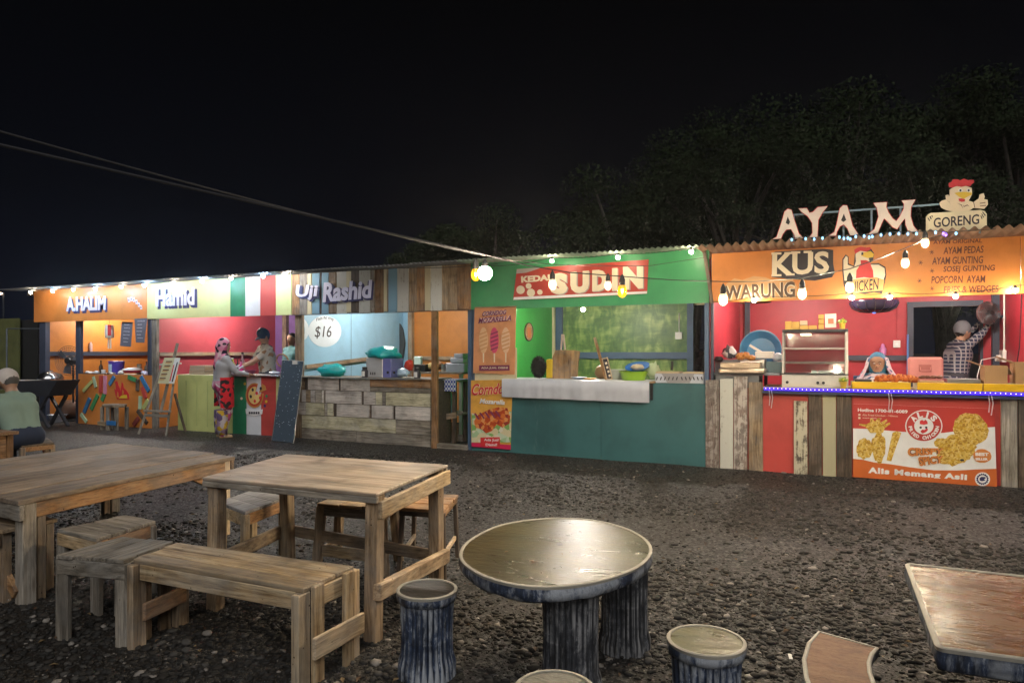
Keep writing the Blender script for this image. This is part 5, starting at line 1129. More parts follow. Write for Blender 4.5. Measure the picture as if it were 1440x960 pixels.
def C4px(pts, z): return [PZ(x, y, z) for x, y in pts]
def seat(label, pts, z, mats, n_=3, along='u', th=0.022, apron=0.07, leg=(0.07, 0.045), inset=0.02, splay=0.0, group=None, cat='stool', name='wooden_stool', stretch=None, cuts=None, hmat=None, legh=None, jag=0.006):
    C4 = C4px(pts, z); c = sum(C4)/4; t = thing(name, label, cat, (c[0], c[1], 0), None, group); u = U2d(C4)
    tm, am, lm = mats
    top_planks(C4, z, th, n_, along, tm, t, cuts=cuts, jag=jag)
    cc = np.array([p[:2] for p in C4]); cen = cc.mean(0); L = []
    for i, p in enumerate(cc):
        v = (cen-p)/np.linalg.norm(cen-p); q = p+v*(inset+0.03); f = q-v*splay
        vleg(q, z-th-0.001, u, leg[0], leg[1], lm, t, f); L.append((q, f))
    for i in range(4):
        a, b = cc[i], cc[(i+1) % 4]; d = (b-a)/np.linalg.norm(b-a); nrm = np.array([d[1], -d[0]])
        v0 = (cen-a)@nrm
        o_ = nrm*(0.012 if v0 > 0 else -0.012)
        ex = 0.0 if i % 2 == 0 else 0.014
        a2, b2 = a+o_+d*ex, b+o_-d*ex
        mk('apron', beam((a2[0], a2[1], z-th-apron/2-0.001), (b2[0], b2[1], z-th-apron/2-0.001), 0.02, apron, c=0.003), am[i % 2] if isinstance(am, (list, tuple)) else am, t)
    for (i, j, hz_, hh, mt) in (stretch or []):
        a, b = L[i][0], L[j][0]; mk('stretcher', beam((a[0], a[1], hz_), (b[0], b[1], hz_), 0.02, hh, c=0.003), mt, t)
    return t, C4, L
wlx, wly, wlz = wd('l', 'X'), wd('l', 'Y'), wd('l', 'Z'); wgx, wgy, wgz = wd('g', 'X'), wd('g', 'Y'), wd('g', 'Z'); wrx, wry, wrz = wd('r', 'X'), wd('r', 'Y'), wd('r', 'Z'); wox, woy, woz = wd('o', 'X'), wd('o', 'Y'), wd('o', 'Z')
wly2 = wood('pale_pine_glowing_y', ((0.26, 0.17, 0.10), (0.44, 0.31, 0.19), (0.58, 0.44, 0.29)), 'Y')  # plain tan pine colour, grain along Y
# ---- front bench
zb = 0.43; C4 = C4px([(187,785),(427,827),(500,795),(251,762)], zb); c = sum(C4)/4
bt = thing('wooden_bench', 'long pale pine bench in front, butted against the small grey stool', 'bench', (c[0], c[1], 0)); u = U2d(C4); v = np.array([-u[1], u[0]])
top_planks(C4, zb, 0.022, 3, 'u', wlx, bt, 0.005, 0.012, cuts=[0, 0.33, 0.64, 1.0])
NL, NR, FR, FL = [np.array(p[:2]) for p in C4]
mk('apron', beam((*(NL+u*0.045-v*0.0+v*0.011), zb-0.062), (*(NR-u*0.045+v*0.011), zb-0.062), 0.022, 0.078, c=0.003), wlx, bt)
mk('apron', beam((*(FL+u*0.045-v*0.011), zb-0.062), (*(FR-u*0.045-v*0.011), zb-0.062), 0.022, 0.078, c=0.003), wlx, bt)
mk('apron', beam((*(NR-u*0.012+v*0.07), zb-0.07), (*(FR-u*0.012-v*0.05), zb-0.07), 0.022, 0.085, c=0.003), wly, bt)
for P, su, sv in ((NL, 1, 1), (NR, -1, 1), (FR, -1, -1), (FL, 1, -1)):
    top = zb-0.0235 if True else zb
    out = 0.0
    vleg(P+u*su*0.020+v*sv*0.005, zb-0.024 if su > 0 else zb-0.024, u, 0.042, 0.078, wlz if su < 0 else wgz, bt)
    vleg(P+u*su*0.0-u*su*0.014+v*sv*0.075, zb-0.004, u, 0.022, 0.07, wlz if su < 0 else wgz, bt)
mk('stretcher', beam((*(NR+u*0.037+v*0.02), 0.165), (*(FR+u*0.037+v*0.01), 0.165), 0.02, 0.095, c=0.003), wly, bt)
mk('stretcher', beam((*(NL+u*0.05+v*0.02), 0.165), (*(FL+u*0.05-v*0.0), 0.165), 0.02, 0.085, c=0.003), woy, bt)
# ---- middle table
zt = 0.742; C4 = C4px([(284,671),(529,694),(630,653),(403,638)], zt); c = sum(C4)/4
tb = thing('wooden_table', 'square plywood-topped table on grey-brown posts in the middle of the yard, beside the pine bench', 'table', (c[0], c[1], 0)); u = U2d(C4); v = np.array([-u[1], u[0]])
NL, NR, FR, FL = [np.array(p[:2]) for p in C4]
plyt = wood('worn_plywood_top', ((0.22, 0.165, 0.12), (0.36, 0.285, 0.215), (0.46, 0.385, 0.31)), 'X', fine=0.35, rough=0.5)
mk('tabletop', cpr([(*NL, zt), (*NR, zt), (*FR, zt), (*FL, zt)], (0, 0, -0.018), 0.004), plyt, tb)
mk('edge_board', beam((*(NL+v*0.012), zt-0.035), (*(NR+v*0.012), zt-0.035), 0.024, 0.031, c=0.003), wrx, tb)
mk('edge_board', beam((*(FL-v*0.012), zt-0.05), (*(FR-v*0.012), zt-0.05), 0.024, 0.06, c=0.003), wrx, tb)
mk('edge_board', beam((*(NR-u*0.004+v*0.04), zt-0.092), (*(FR+u*0.006), zt-0.075), 0.024, 0.085, c=0.003), wly, tb)
mk('edge_board', beam((*(NL+u*0.012+v*0.04), zt-0.07), (*(FL+u*0.012), zt-0.07), 0.024, 0.07, c=0.003), wgy, tb)
lg = []
for P, fpx, mt in ((NL, (297,858), wgz), (NR, (519,905), wgz), (FR, (615,814), wgz), (FL, (412,792), wlz)):
    f = PZ(*fpx, 0.0)[:2]; su = 1 if P is NL or P is FL else -1; sv = 1 if P is NL or P is NR else -1
    q = P+u*su*0.05+v*sv*0.065; f = q*0.65+f*0.35; lg.append(q)
    vleg(q, zt-0.019, u, 0.072, 0.072, mt, tb, f)
mk('stretcher', beam((*(lg[1]+u*0.05-v*0.06), 0.248), (*(lg[2]+u*0.05+v*0.05), 0.178), 0.045, 0.085, c=0.006), wood('rough_brown_stretcher', WG, 'Y', fine=0.8), tb)
mk('stretcher', beam((*(lg[0]-u*0.05-v*0.03), 0.235), (*(lg[3]-u*0.05+v*0.06), 0.225), 0.03, 0.085, c=0.005), wgy, tb)
mk('stretcher', beam((*(lg[3]-u*0.02+v*0.05), 0.225), (*(lg[2]+u*0.0+v*0.05), 0.165), 0.022, 0.075, c=0.003), wgx, tb)
# ---- big plank table at left
zl = 0.61; C4 = C4px([(26,704),(331,641),(165,622)], zl)
NR, FR, FL = [np.array(p[:2]) for p in C4]; NL = NR+(FL-FR)*1.05
c = (NL+FR)/2; lt = thing('wooden_table', 'wide plank table at left with boards running towards the stalls', 'table', (c[0], c[1], 0))
C4 = [NL, NR, FR, FL]; u = U2d(C4); v = np.array([-u[1], u[0]])
wgyt = wood('warm_weathered_table_boards_y', ((0.18, 0.125, 0.085), (0.34, 0.245, 0.165), (0.46, 0.355, 0.26)), 'Y')
top_planks(C4, zl, 0.028, 6, 'v', wgyt, lt, 0.006, 0.02, cuts=[0, 0.17, 0.33, 0.5, 0.66, 0.83, 1.0])
vv = (FR-NR)/np.linalg.norm(FR-NR)
mk('apron', beam((*(NR-u*0.03+vv*0.1), zl-0.075), (*(FR-u*0.03-vv*0.04), zl-0.075), 0.03, 0.09, c=0.004), wood('orange_brown_apron', WO_, 'Y'), lt)
mk('apron', beam((*(NL+vv*0.02), zl-0.075), (*(NR+vv*0.02), zl-0.075), 0.03, 0.09, c=0.004), wrx, lt)
mk('apron', beam((*(FL-vv*0.03), zl-0.065), (*(FR-vv*0.03), zl-0.065), 0.03, 0.07, c=0.004), wgx, lt)
for P, off_, mt in ((NR, -u*0.055+vv*0.07, wrz), (FR, -u*0.055-vv*0.09, wlz), (FL, u*0.07-vv*0.09, wrz), (NL, u*0.07+vv*0.07, wgz)):
    q = P+off_; vleg(q, zl-0.029, u, 0.085, 0.075, mt, lt)
    vleg(q+vv*(0.078 if P is NR or P is NL else -0.078), zl-0.12, u, 0.06, 0.05, wgz, lt)
q = FR-u*0.06-vv*0.11; mk('brace', beam((*(q-vv*0.3), zl-0.10), (*(q), 0.36), 0.03, 0.05, c=0.003), woy, lt)
q = FL+u*0.09-vv*0.09; mk('brace', beam((*(q+u*0.28), zl-0.10), (*(q), 0.33), 0.03, 0.05, c=0.003), woy, lt)
q = NR-u*0.08+vv*0.03; mk('brace', beam((*(q-u*0.6), 0.52), (*(q), 0.06), 0.03, 0.06, c=0.003), wox, lt)
# bench at the far left edge
C = PZ(-40, 760, 0.43)
eb = thing('wooden_bench', 'weathered bench at the left frame edge with only its end in view', 'bench', (C[0], C[1], 0))
xe = PZ(8, 745, 0.43)
for k in range(3): mk('plank', cbox(xe[0]-1.0, xe[0], xe[1]-0.02+k*0.105, xe[1]+0.08+k*0.105, 0.41, 0.432, 0.003), wgx, eb)
for y in (0.0, 0.24): mk('leg', cbox(xe[0]-0.09, xe[0]-0.03, xe[1]+y, xe[1]+y+0.05, -0.03, 0.409, 0.004), wgz, eb); mk('leg', cbox(xe[0]-0.98, xe[0]-0.92, xe[1]+y, xe[1]+y+0.05, -0.03, 0.409, 0.004), wgz, eb)
mk('apron', cbox(xe[0]-1.0, xe[0]-0.01, xe[1]-0.04, xe[1]-0.021, 0.34, 0.41, 0.003), wgx, eb)
# ---- stools
gw = 'wooden stools around the yard tables'
seat('small grey weathered stool with three boards, butted against the left end of the pine bench', [(79.5,779),(174,787),(246,760),(171,753.5)], 0.43, (wrx if False else wry, (wrx, wry), wrz), 4, 'v', apron=0.078, leg=(0.075, 0.03), group=gw, inset=0.0)
seat('grey-topped stool with brown side boards, tucked under the corner of the wide plank table', [(79.5,743.5),(134,757),(220,732),(178,723.5)], 0.427, (wrx, (wlx, woy), wrz), 4, 'u', apron=0.07, leg=(0.08, 0.03), group=gw, inset=0.0)
seat('stool with bluish white worn top behind the left posts of the plywood table', [(306,705),(344,719.5),(404,697),(356,687.5)], 0.42, (wood('bluish_worn_board_y', ((0.25, 0.22, 0.2), (0.42, 0.40, 0.39), (0.55, 0.53, 0.52)), 'Y'), (wlx, wood('amber_pine_y', WO_, 'Y')), wlz), 3, 'u', apron=0.075, leg=(0.05, 0.045), group=gw, inset=0.0)
t_, C4_, L_ = seat('splay-legged stool with low shelf behind the plywood table, seen between its right posts', [(446,706.5),(540,715),(560,701),(475,694.5)], 0.43, (wlx, (wrx, wly), wgz), 3, 'v', apron=0.06, leg=(0.06, 0.045), splay=0.035, group=gw, inset=0.0, stretch=[(0, 1, 0.11, 0.075, wlx), (0, 3, 0.11, 0.05, wly), (1, 2, 0.11, 0.05, wly)])
seat('slim dark-legged stool with amber top at the far right corner of the plywood table', [(561,713),(625,717),(644,695),(581,692.5)], 0.44, (wood('amber_worn_boards_x', WO_, 'X'), (wd('d', 'X'), woy), wd('d', 'Z')), 3, 'u', apron=0.03, leg=(0.028, 0.028), splay=0.03, group=gw, inset=0.0, stretch=[(1, 2, 0.14, 0.03, wly), (0, 3, 0.14, 0.03, wly)])
# seated man's bench and table
b0 = PD(52, 494, 7.55)
seat('low brown bench under the seated man at the left', [(30,626.5),(76,622),(66,615),(10,618)], 0.42, (wgx, wox, wgz), 2, 'u', apron=0.05, leg=(0.05, 0.05), inset=0.0, cat='bench', name='wooden_bench')
e0 = PD(17, 612, 6.6)
e0 = PD(9, 612, 6.9); t = thing('wooden_table', 'orange-brown table edge at the left frame edge before the seated man', 'table', (e0[0]-0.5, e0[1], 0))
mk('tabletop', cbox(e0[0]-1.1, e0[0], e0[1]-0.4, e0[1]+0.12, 0.60, 0.635, 0.004), wox, t)
for x, y in ((-0.08, -0.36), (-0.08, 0.06), (-1.05, -0.36), (-1.05, 0.06)): mk('leg', cbox(e0[0]+x-0.04, e0[0]+x+0.04, e0[1]+y-0.03, e0[1]+y+0.03, -0.03, 0.599, 0.004), woz, t)
mk('side_panel', cbox(e0[0]-0.09, e0[0]-0.06, e0[1]-0.33, e0[1]+0.03, 0.1, 0.598, 0.003), woy, t)
# ---- concrete furniture
def streak(name, a, b, w_):
    m, n, l, p = newmat(name); co = coords(n, l, (1, 1, 0.09)); co2 = coords(n, l)
    f = noise_tex(n, l, co, 34, 6, 0.2, 0.75); f2 = noise_tex(n, l, co2, 26, 8, 0.6, 0.75); ff = mixrgb(n, l, 0.4, f, f2)
    base = ramp(n, l, ff, [(0.40, a), (0.50, b), (0.55, tuple(x*1.8 for x in b)), (0.63, w_)])
    gg = n.new('ShaderNodeNewGeometry'); pt = ramp(n, l, gg.outputs['Pointiness'], [(0.495, (0,)*3), (0.53, (1,)*3)]); wf_ = ramp(n, l, noise_tex(n, l, coords(n, l, (1, 1, 0.5)), 9, 6, 0.3, 0.7), [(0.46, (0.03,)*3), (0.58, (0.85,)*3)])
    base = mixrgb(n, l, mixrgb(n, l, 1.0, pt, wf_, 'MULTIPLY'), base, w_)
    l.new(base, p.inputs['Base Color']); p.inputs['Roughness'].default_value = 0.5; l.new(bumpn(n, l, f2, 0.7, 0.006), p.inputs['Normal']); return m
bluec = streak('blue_black_brushed_concrete', (0.010, 0.012, 0.020), (0.022, 0.034, 0.066), (0.46, 0.49, 0.54))
darkc = streak('charcoal_brushed_concrete', (0.012, 0.012, 0.014), (0.03, 0.032, 0.038), (0.32, 0.32, 0.33))
rimm = plain('pale_cement_rim', (0.42, 0.39, 0.33), 0.55, bump=0.5, sc=60)
def polished(name, a, b, c, rough=0.28, sc=4):
    m, n, l, p = newmat(name); co = coords(n, l, (1, 2.2, 1)); f = noise_tex(n, l, co, sc, 7, 0.8, 0.62); f2 = noise_tex(n, l, coords(n, l), 70, 3)
    base = ramp(n, l, f, [(0.32, a), (0.5, b), (0.68, c)]); base = mixrgb(n, l, 0.5, base, ramp(n, l, f2, [(0.42, (0.7,)*3), (0.5, (1,)*3)]), 'MULTIPLY')
    sc_ = n.new('ShaderNodeTexVoronoi'); sc_.inputs['Scale'].default_value = 9; l.new(coords(n, l, (1, 1.6, 1)), sc_.inputs['Vector'])
    base = mixrgb(n, l, 0.8, base, ramp(n, l, sc_.outputs['Distance'], [(0.05, (0.25, 0.2, 0.15)), (0.075, (1,)*3)]), 'MULTIPLY')
    l.new(base, p.inputs['Base Color']); l.new(ramp(n, l, f, [(0.3, (rough*1.15,)*3), (0.7, (rough*1.5,)*3)]), p.inputs['Roughness'])
    l.new(bumpn(n, l, noise_tex(n, l, co, 14, 5, 0.5), 0.4, 0.01), p.inputs['Normal']); p.inputs['Specular IOR Level'].default_value = 0.24; return m
ptop = polished('olive_brown_polished_cement', (0.020, 0.018, 0.006), (0.048, 0.038, 0.011), (0.085, 0.064, 0.018), 0.22)
pgrn = polished('green_gold_polished_cement', (0.06, 0.06, 0.025), (0.11, 0.105, 0.045), (0.17, 0.16, 0.075), 0.22)
pblk = polished('black_polished_cement', (0.02, 0.02, 0.022), (0.035, 0.034, 0.033), (0.07, 0.065, 0.06))
pamb = polished('amber_polished_cement', (0.07, 0.026, 0.006), (0.14, 0.055, 0.013), (0.19, 0.08, 0.02), 0.2)  # amber base colour takes in warm light reflected from the crimson stall
prose = polished('terracotta_polished_cement', (0.17, 0.08, 0.045), (0.28, 0.145, 0.085), (0.35, 0.205, 0.13), 0.5)
def outline_slab(pts, z0, z1, rimh, rimw, edge, top, parent, name='tabletop', jit=0.006):
    """slab with a rough painted edge, a pale raised rim and a polished inset top"""
    P = [Vector((p[0], p[1], 0)) for p in pts]; n_ = len(P); A = sum(P[i].x*P[(i+1) % n_].y-P[(i+1) % n_].x*P[i].y for i in range(n_))
    if A < 0: P.reverse()
    def inset(d):
        o = []
        for i in range(n_):
            a, b, c = P[i-1], P[i], P[(i+1) % n_]; t1 = (b-a).normalized(); t2 = (c-b).normalized(); nn = Vector((-(t1.y+t2.y), t1.x+t2.x, 0)).normalized(); o.append(b+nn*d)
        return o
    rows_ = []; r_ = random.Random(5)
    for q, (z, d) in enumerate(((z0, 0.02), (z0+0.008, 0.006), ((z0+z1)/2, 0.0), (z1-0.014, 0.002))):
        rows_.append([(p.x+r_.uniform(-jit, jit)*(q < 3), p.y+r_.uniform(-jit, jit)*(q < 3), z+r_.uniform(-jit, jit)*0.5*(q < 3)) for p in inset(d)])
    V = [v for r2 in rows_ for v in r2]; Fc = [(j*n_+i, j*n_+(i+1) % n_, (j+1)*n_+(i+1) % n_, (j+1)*n_+i) for j in range(3) for i in range(n_)]
    Fc.append(tuple(reversed(range(n_)))); s_ = mk(name, (V, Fc), edge, parent, smooth=60)
    rr = [[(p.x, p.y, z) for p in inset(d)] for z, d in ((z1-0.014, 0.0015), (z1-0.003, -0.001), (z1, 0.003), (z1, rimw), (z1-rimh, rimw+0.002))]
    V = [v for r2 in rr for v in r2]; mk('rim', (V, [(j*n_+i, j*n_+(i+1) % n_, (j+1)*n_+(i+1) % n_, (j+1)*n_+i) for j in range(4) for i in range(n_)]), rimm, s_, smooth=60)
    V = [(p.x, p.y, z1-rimh) for p in inset(rimw+0.001)]; mk('inlay', (V, [tuple(range(n_))]), top, s_)
    return s_
def column(c, r_, z1, mat, parent, seed=0, name='leg'):
    rnd = random.Random(seed); ph = [rnd.uniform(-0.012, 0.012) for _ in range(400)]
    prof = [(r_*1.16, -0.03), (r_*1.15, 0.03), (r_*1.10, 0.06), (r_*1.0, 0.10), (r_*0.97, z1*0.5), (r_*0.985, z1*0.52), (r_*0.97, z1*0.54), (r_*1.0, z1*0.85), (r_*1.03, z1)]
    g = lathe(prof, 196, (c[0], c[1], 0), lambda i, a: (0.075*abs(math.cos(a*14+0.25*math.sin(a*3+seed)))**0.8+ph[int(a*28/6.2832) % 400]*2.2)*(0.5 if i < 2 else 1))
    return mk(name, g, mat, parent, smooth=70)
def cstool(label, cx, cy, rx, zt_, mat, top, seed):
    c = PZ(cx, cy, zt_); D = (c[:2]@_F[:2]); r_ = rx/960*D
    t = thing('concrete_stool', label, 'stool', (c[0], c[1], 0), None, 'round concrete stools')
    pts = [(c[0]+r_*math.cos(a), c[1]+r_*math.sin(a)) for a in np.linspace(0, 2*math.pi, 44, endpoint=False)]
    outline_slab(pts, zt_-0.055, zt_, 0.004, 0.012, mat, top, t, 'seat', 0.003); column(c, r_*0.80, zt_-0.05, mat, t, seed); return t
cstool('round blue-black concrete stool with a scratched dark top, left of the big round table', 600.5, 826.5, 42.5, 0.385, bluec, pblk, 1)
cstool('round concrete stool with green-gold top, right of the big round table', 993, 898, 54, 0.385, bluec, pgrn, 2)
cstool('round concrete stool with black top cut off by the bottom edge', 780, 966, 57, 0.385, darkc, pblk, 3)
el = [(645,777),(652,763),(671,750),(697,738),(727,731.5),(762,727.7),(791,726.8),(826,728.6),(855,733.5),(884,742),(904,752.5),(915,763),(918,773),(913,784),(899,796),(875,806.5),(843,816.5),(802,823),(759,825),(721,821),(686,812),(662,800),(648,788)]
def smooth_closed(p, it=2):
    for _ in range(it):
        q = []
        for i in range(len(p)):
            a, b = p[i], p[(i+1) % len(p)]; q += [(a[0]*0.75+b[0]*0.25, a[1]*0.75+b[1]*0.25), (a[0]*0.25+b[0]*0.75, a[1]*0.25+b[1]*0.75)]
        p = q
    return p
zr_ = 0.525; W2 = [tuple(PZ(x, y, zr_)[:2]) for x, y in smooth_closed(el, 1)]; c = np.mean(W2, 0)
rt = thing('concrete_table', 'large oval concrete table with olive polished top and pale rim in the foreground', 'table', (c[0], c[1], 0))
outline_slab(W2, zr_-0.07, zr_, 0.004, 0.013, bluec, ptop, rt)
pl1 = PD(803, 494, 2.92); pl2 = PD(878, 494, 3.33)
column(pl1, 0.112, zr_-0.066, darkc, rt, 4); column(pl2, 0.106, zr_-0.066, darkc, rt, 5)
hol = PZ(787, 764, zr_); mk('umbrella_hole', lathe([(0.018, 0), (0.016, 0.002), (0.0001, 0.0025)], 16, (hol[0], hol[1], zr_-0.0038)), G['black'], rt)
lm_ = plain('dry_brown_leaf', (0.10, 0.055, 0.025), 0.7)
r_ = random.Random(3); pts = [(712,776),(751,791),(755,793),(748,789),(770,786),(800,777),(803,776),(735,786),(762,806),(815,800),(702,806),(745,813),(770,812),(829,772),(790,779)]
for i, (x, y) in enumerate(pts):
    p = PZ(x, y, zr_-0.004); a = r_.uniform(0, 3.1); L = r_.uniform(0.006, 0.016)*(2.2 if i in (1, 10) else 1)
    tag(mk('dry_leaf', ([(p[0]-L*math.cos(a), p[1]-L*math.sin(a), p[2]+0.001), (p[0]+L*0.35*math.sin(a), p[1]-L*0.35*math.cos(a), p[2]+0.005), (p[0]+L*math.cos(a), p[1]+L*math.sin(a), p[2]+0.002), (p[0]-L*0.35*math.sin(a), p[1]+L*0.35*math.cos(a), p[2]+0.006)], [(0, 1, 2, 3)]), lm_ if i % 3 else plain('pale_leaf_scrap', (0.4, 0.28, 0.2))), ('longer curled' if i in (1, 10) else 'pale' if i % 3 == 0 else 'small brown')+' leaf scrap on the oval table, '+['left of its hole', 'in the middle group', 'just right of the longest scrap', 'just above the longest scrap', 'between hole and middle group', 'right of the hole', 'a touch further right of the hole', 'left of the middle group', 'below the middle group', 'lower right of the hole', 'near its left front rim', 'at its front rim left of centre', 'at its front rim near centre', 'towards its right rim', 'straight below the hole'][i], 'leaf', 'leaf scraps on the oval table')
# right table
zq = 0.60; TL = PZ(1272, 790, zq)[:2]; BL = PZ(1316, 909, zq)[:2]; dx_ = PZ(1440, 808, zq)[:2]-TL; dx_ /= np.linalg.norm(dx_); dxb = PZ(1440, 926, zq)[:2]-BL; dxb /= np.linalg.norm(dxb)
TR = TL+dx_*1.35; BR = BL+dxb*1.3
pp = []
for a, b, cc_ in ((TR, TL, BL), (TL, BL, BR), (BL, BR, TR), (BR, TR, TL)):
    d1 = (a-b)/np.linalg.norm(a-b); d2 = (cc_-b)/np.linalg.norm(cc_-b); r0 = 0.03
    for t in (0, 0.25, 0.5, 0.75, 1): pp.append(tuple(b+d1*r0*(1-t)**2+d2*r0*t**2))
    for t in (0.2, 0.4, 0.6, 0.8): pp.append(tuple(b+(cc_-b)*t))
c = (TL+BR)/2; qt = thing('concrete_table', 'four-cornered concrete table with amber polished top at the right edge', 'table', (c[0], c[1], 0))
outline_slab(pp, zq-0.075, zq, 0.004, 0.014, bluec, pamb, qt)
column(c+np.array([-0.22, 0]), 0.12, zq-0.07, darkc, qt, 8); column(c+np.array([0.35, 0]), 0.12, zq-0.07, darkc, qt, 9)
# curved bench seat
zs = 0.385; cs = [(1150.5,885.7),(1193,897),(1235.6,909.4),(1229,918),(1225,930),(1226,944),(1231,958),(1240,972),(1256,988),(1226,1008),(1190,1030),(1160,1004),(1141,976),(1131,950),(1128,925),(1135,902)]
W3 = [tuple(PZ(x, y, zs)[:2]) for x, y in cs]; c = np.mean(W3, 0)
kb = thing('concrete_bench', 'curved concrete seat with terracotta top at the bottom edge', 'bench', (c[0], c[1], 0))
outline_slab(W3, zs-0.05, zs, 0.003, 0.012, darkc, prose, kb, 'seat', 0.002)
column(c+np.array([-0.02, 0.02]), 0.10, zs-0.045, darkc, kb, 10)
# scattered litter, pale stones
for i, (x, y, r_) in enumerate(((1225,781,0.025),(1143,801,0.028),(1062,846,0.03),(1028,822,0.02),(205,880,0.035),(292,893,0.028),(262,905,0.03),(1102,665,0.03),(995,689,0.02),(525,845,0.02))):
    p = PZ(x, y, 0.0); g = ball((p[0], p[1], r_*0.3), r_, 9, 6, (1.1, 0.8, 0.5)); g = noise_verts(g, r_*0.35, 20, i)
    tag(mk('loose_stone', g, SM[3] if i % 2 else SM[2], smooth='all'), 'loose '+('pale' if i % 2 else 'grey')+' stone on the gravel '+['left of the amber topped table', 'midway between the oval table and the amber topped table', 'above the green-gold stool', 'right of the oval table rim', 'under the left end of the pine bench', 'largest of those under the pine bench', 'below the middle of the pine bench', 'close to the crimson stall planks', 'close to the teal counter end', 'behind the post of the plywood table'][i], 'stone', 'loose stones in the yard')
p = PZ(1113, 925, 0.004); tag(mk('paper_scrap', ([(p[0]-0.008, p[1]-0.03, 0.012), (p[0]+0.008, p[1]-0.03, 0.014), (p[0]-0.002, p[1]+0.03, 0.013), (p[0]-0.018, p[1]+0.028, 0.012)], [(0, 1, 2, 3)]), G['offw']), 'thin white paper scrap on the gravel near the curved seat', 'litter')
# leaf litter and scraps blown over the gravel
r5 = np.random.default_rng(21); V = []; Fc = []; mi = []
for i in range(420):
    D_ = r5.uniform(2.2, 9.5); la = r5.uniform(-0.75, 0.75)*D_; x, y = _F[0]*D_+_R[0]*la, _F[1]*D_+_R[1]*la
    if y > 8.7 or y < 1: continue
    a = r5.uniform(0, 6.28); L = r5.uniform(0.008, 0.024); w_ = L*r5.uniform(0.3, 0.6); z = gh(x, y)+0.016; ca, sa = math.cos(a), math.sin(a); n0 = len(V)
    V += [(x-L*ca, y-L*sa, z-0.004), (x+w_*sa, y-w_*ca, z+r5.uniform(0, .008)), (x+L*ca, y+L*sa, z), (x-w_*sa, y+w_*ca, z+r5.uniform(0, .008))]; Fc.append((n0, n0+1, n0+2, n0+3)); mi.append(int(r5.choice(3, p=[0.6, 0.3, 0.1])))
tag(mk('leaf_litter', (V, Fc), [lm_, plain('straw_leaf', (0.22, 0.15, 0.07), 0.7), plain('pale_scrap', (0.42, 0.40, 0.36), 0.6)], mi=mi), 'dry leaf litter and small scraps blown over the gravel', 'leaf litter', kind='stuff')
# ============================================================ things at the stalls
YC = Y0+0.25
# -- far left: dim neighbour hut, gate frame, barbecue, distant lamp
hut = thing('dark_hut', 'dim olive board hut beyond the left end of the row', 'hut', tuple(PY(10, 560, 10.5)))
zt_h = fz(10, 450, 10.5)
for k in range(3): mk('board', cbox(fx(-60+k*30, 10.5)+0.004, fx(-30+k*30, 10.5)-0.004 if k < 2 else fx(27, 10.5), 10.5, 10.53, 0.0, zt_h+0.02*k, 0.003), G['olive'], hut)
mk('opening_wall', box(fx(27.5, 10.6), fx(53, 10.6), 10.6, 10.63, 0, zt_h), plain('blackish_board', (0.015, 0.015, 0.014), 0.8), hut)  # black sheet stands in for the darkness of the gap beside the hut
gt = thing('gate_frame', 'thin grey metal tube frame standing left of the orange stall', 'frame', tuple(PY(30, 540, 9.4)))
mk('tube_frame', J(tube([PY(9.5, 590, 9.4), PY(9.5, 462, 9.4)], 0.018), tube([PY(9.5, 462, 9.4), PY(56, 462, 9.4)], 0.014)), plain('dull_galvanised_tube', (0.22, 0.25, 0.28), 0.5, 0.6), gt)
bq = thing('barbecue_trough', 'sooty steel barbecue on crossed legs with a shining lid, left of the orange stall', 'barbecue', tuple(PY(60, 560, 8.35)))
yb0, yb1 = 8.1, 8.5
A_ = [PY(22, 535, 8.3), PY(97, 534, 8.3), PY(84, 556, 8.3), PY(30, 556, 8.3)]
V = [tuple(p-np.array([0, 0.22, 0])) for p in A_]+[tuple(p+np.array([0, 0.22, 0])) for p in A_]
mk('trough', (V, [(0,1,5,4),(3,2,1,0)[::-1],(4,5,6,7),(0,4,7,3),(1,2,6,5),(3,7,6,2)]), G['dsteel'], bq)
mk('grill', J(*[tube([(A_[0][0]+0.05+k*0.07, 8.1, A_[0][2]+0.012), (A_[0][0]+0.05+k*0.07, 8.5, A_[0][2]+0.012)], 0.006, 5) for k in range(11)]), G['steel'], bq)
for y in (8.12, 8.48): mk('crossed_leg', J(beam((PY(80, 556, 8.3)[0], y, PY(80, 556, 8.3)[2]), (PY(58, 585, 8.3)[0], y, 0.0), 0.05, 0.05), beam((PY(58, 560, 8.3)[0], y-0.03, 0.62), (PY(85, 598, 8.3)[0], y-0.03, 0.0), 0.05, 0.05)), G['dsteel'], bq)
lc = PY(71, 533, 8.28); tag(mk('pot_lid', lathe([(0.21, 0.0), (0.225, 0.02), (0.19, 0.09), (0.12, 0.135), (0.04, 0.15), (0.04, 0.17), (0.001, 0.175)], 28, tuple(lc+np.array([0, 0, 0.0]))), plain('shiny_aluminium', (0.75, 0.75, 0.78), 0.18, 1.0), smooth=50), 'shiny domed aluminium lid resting on the barbecue', 'pot lid')
fn = thing('stand_fan', 'grey standing fan turned to the wall inside the orange stall', 'fan', tuple(PY(97, 508, 9.1)))
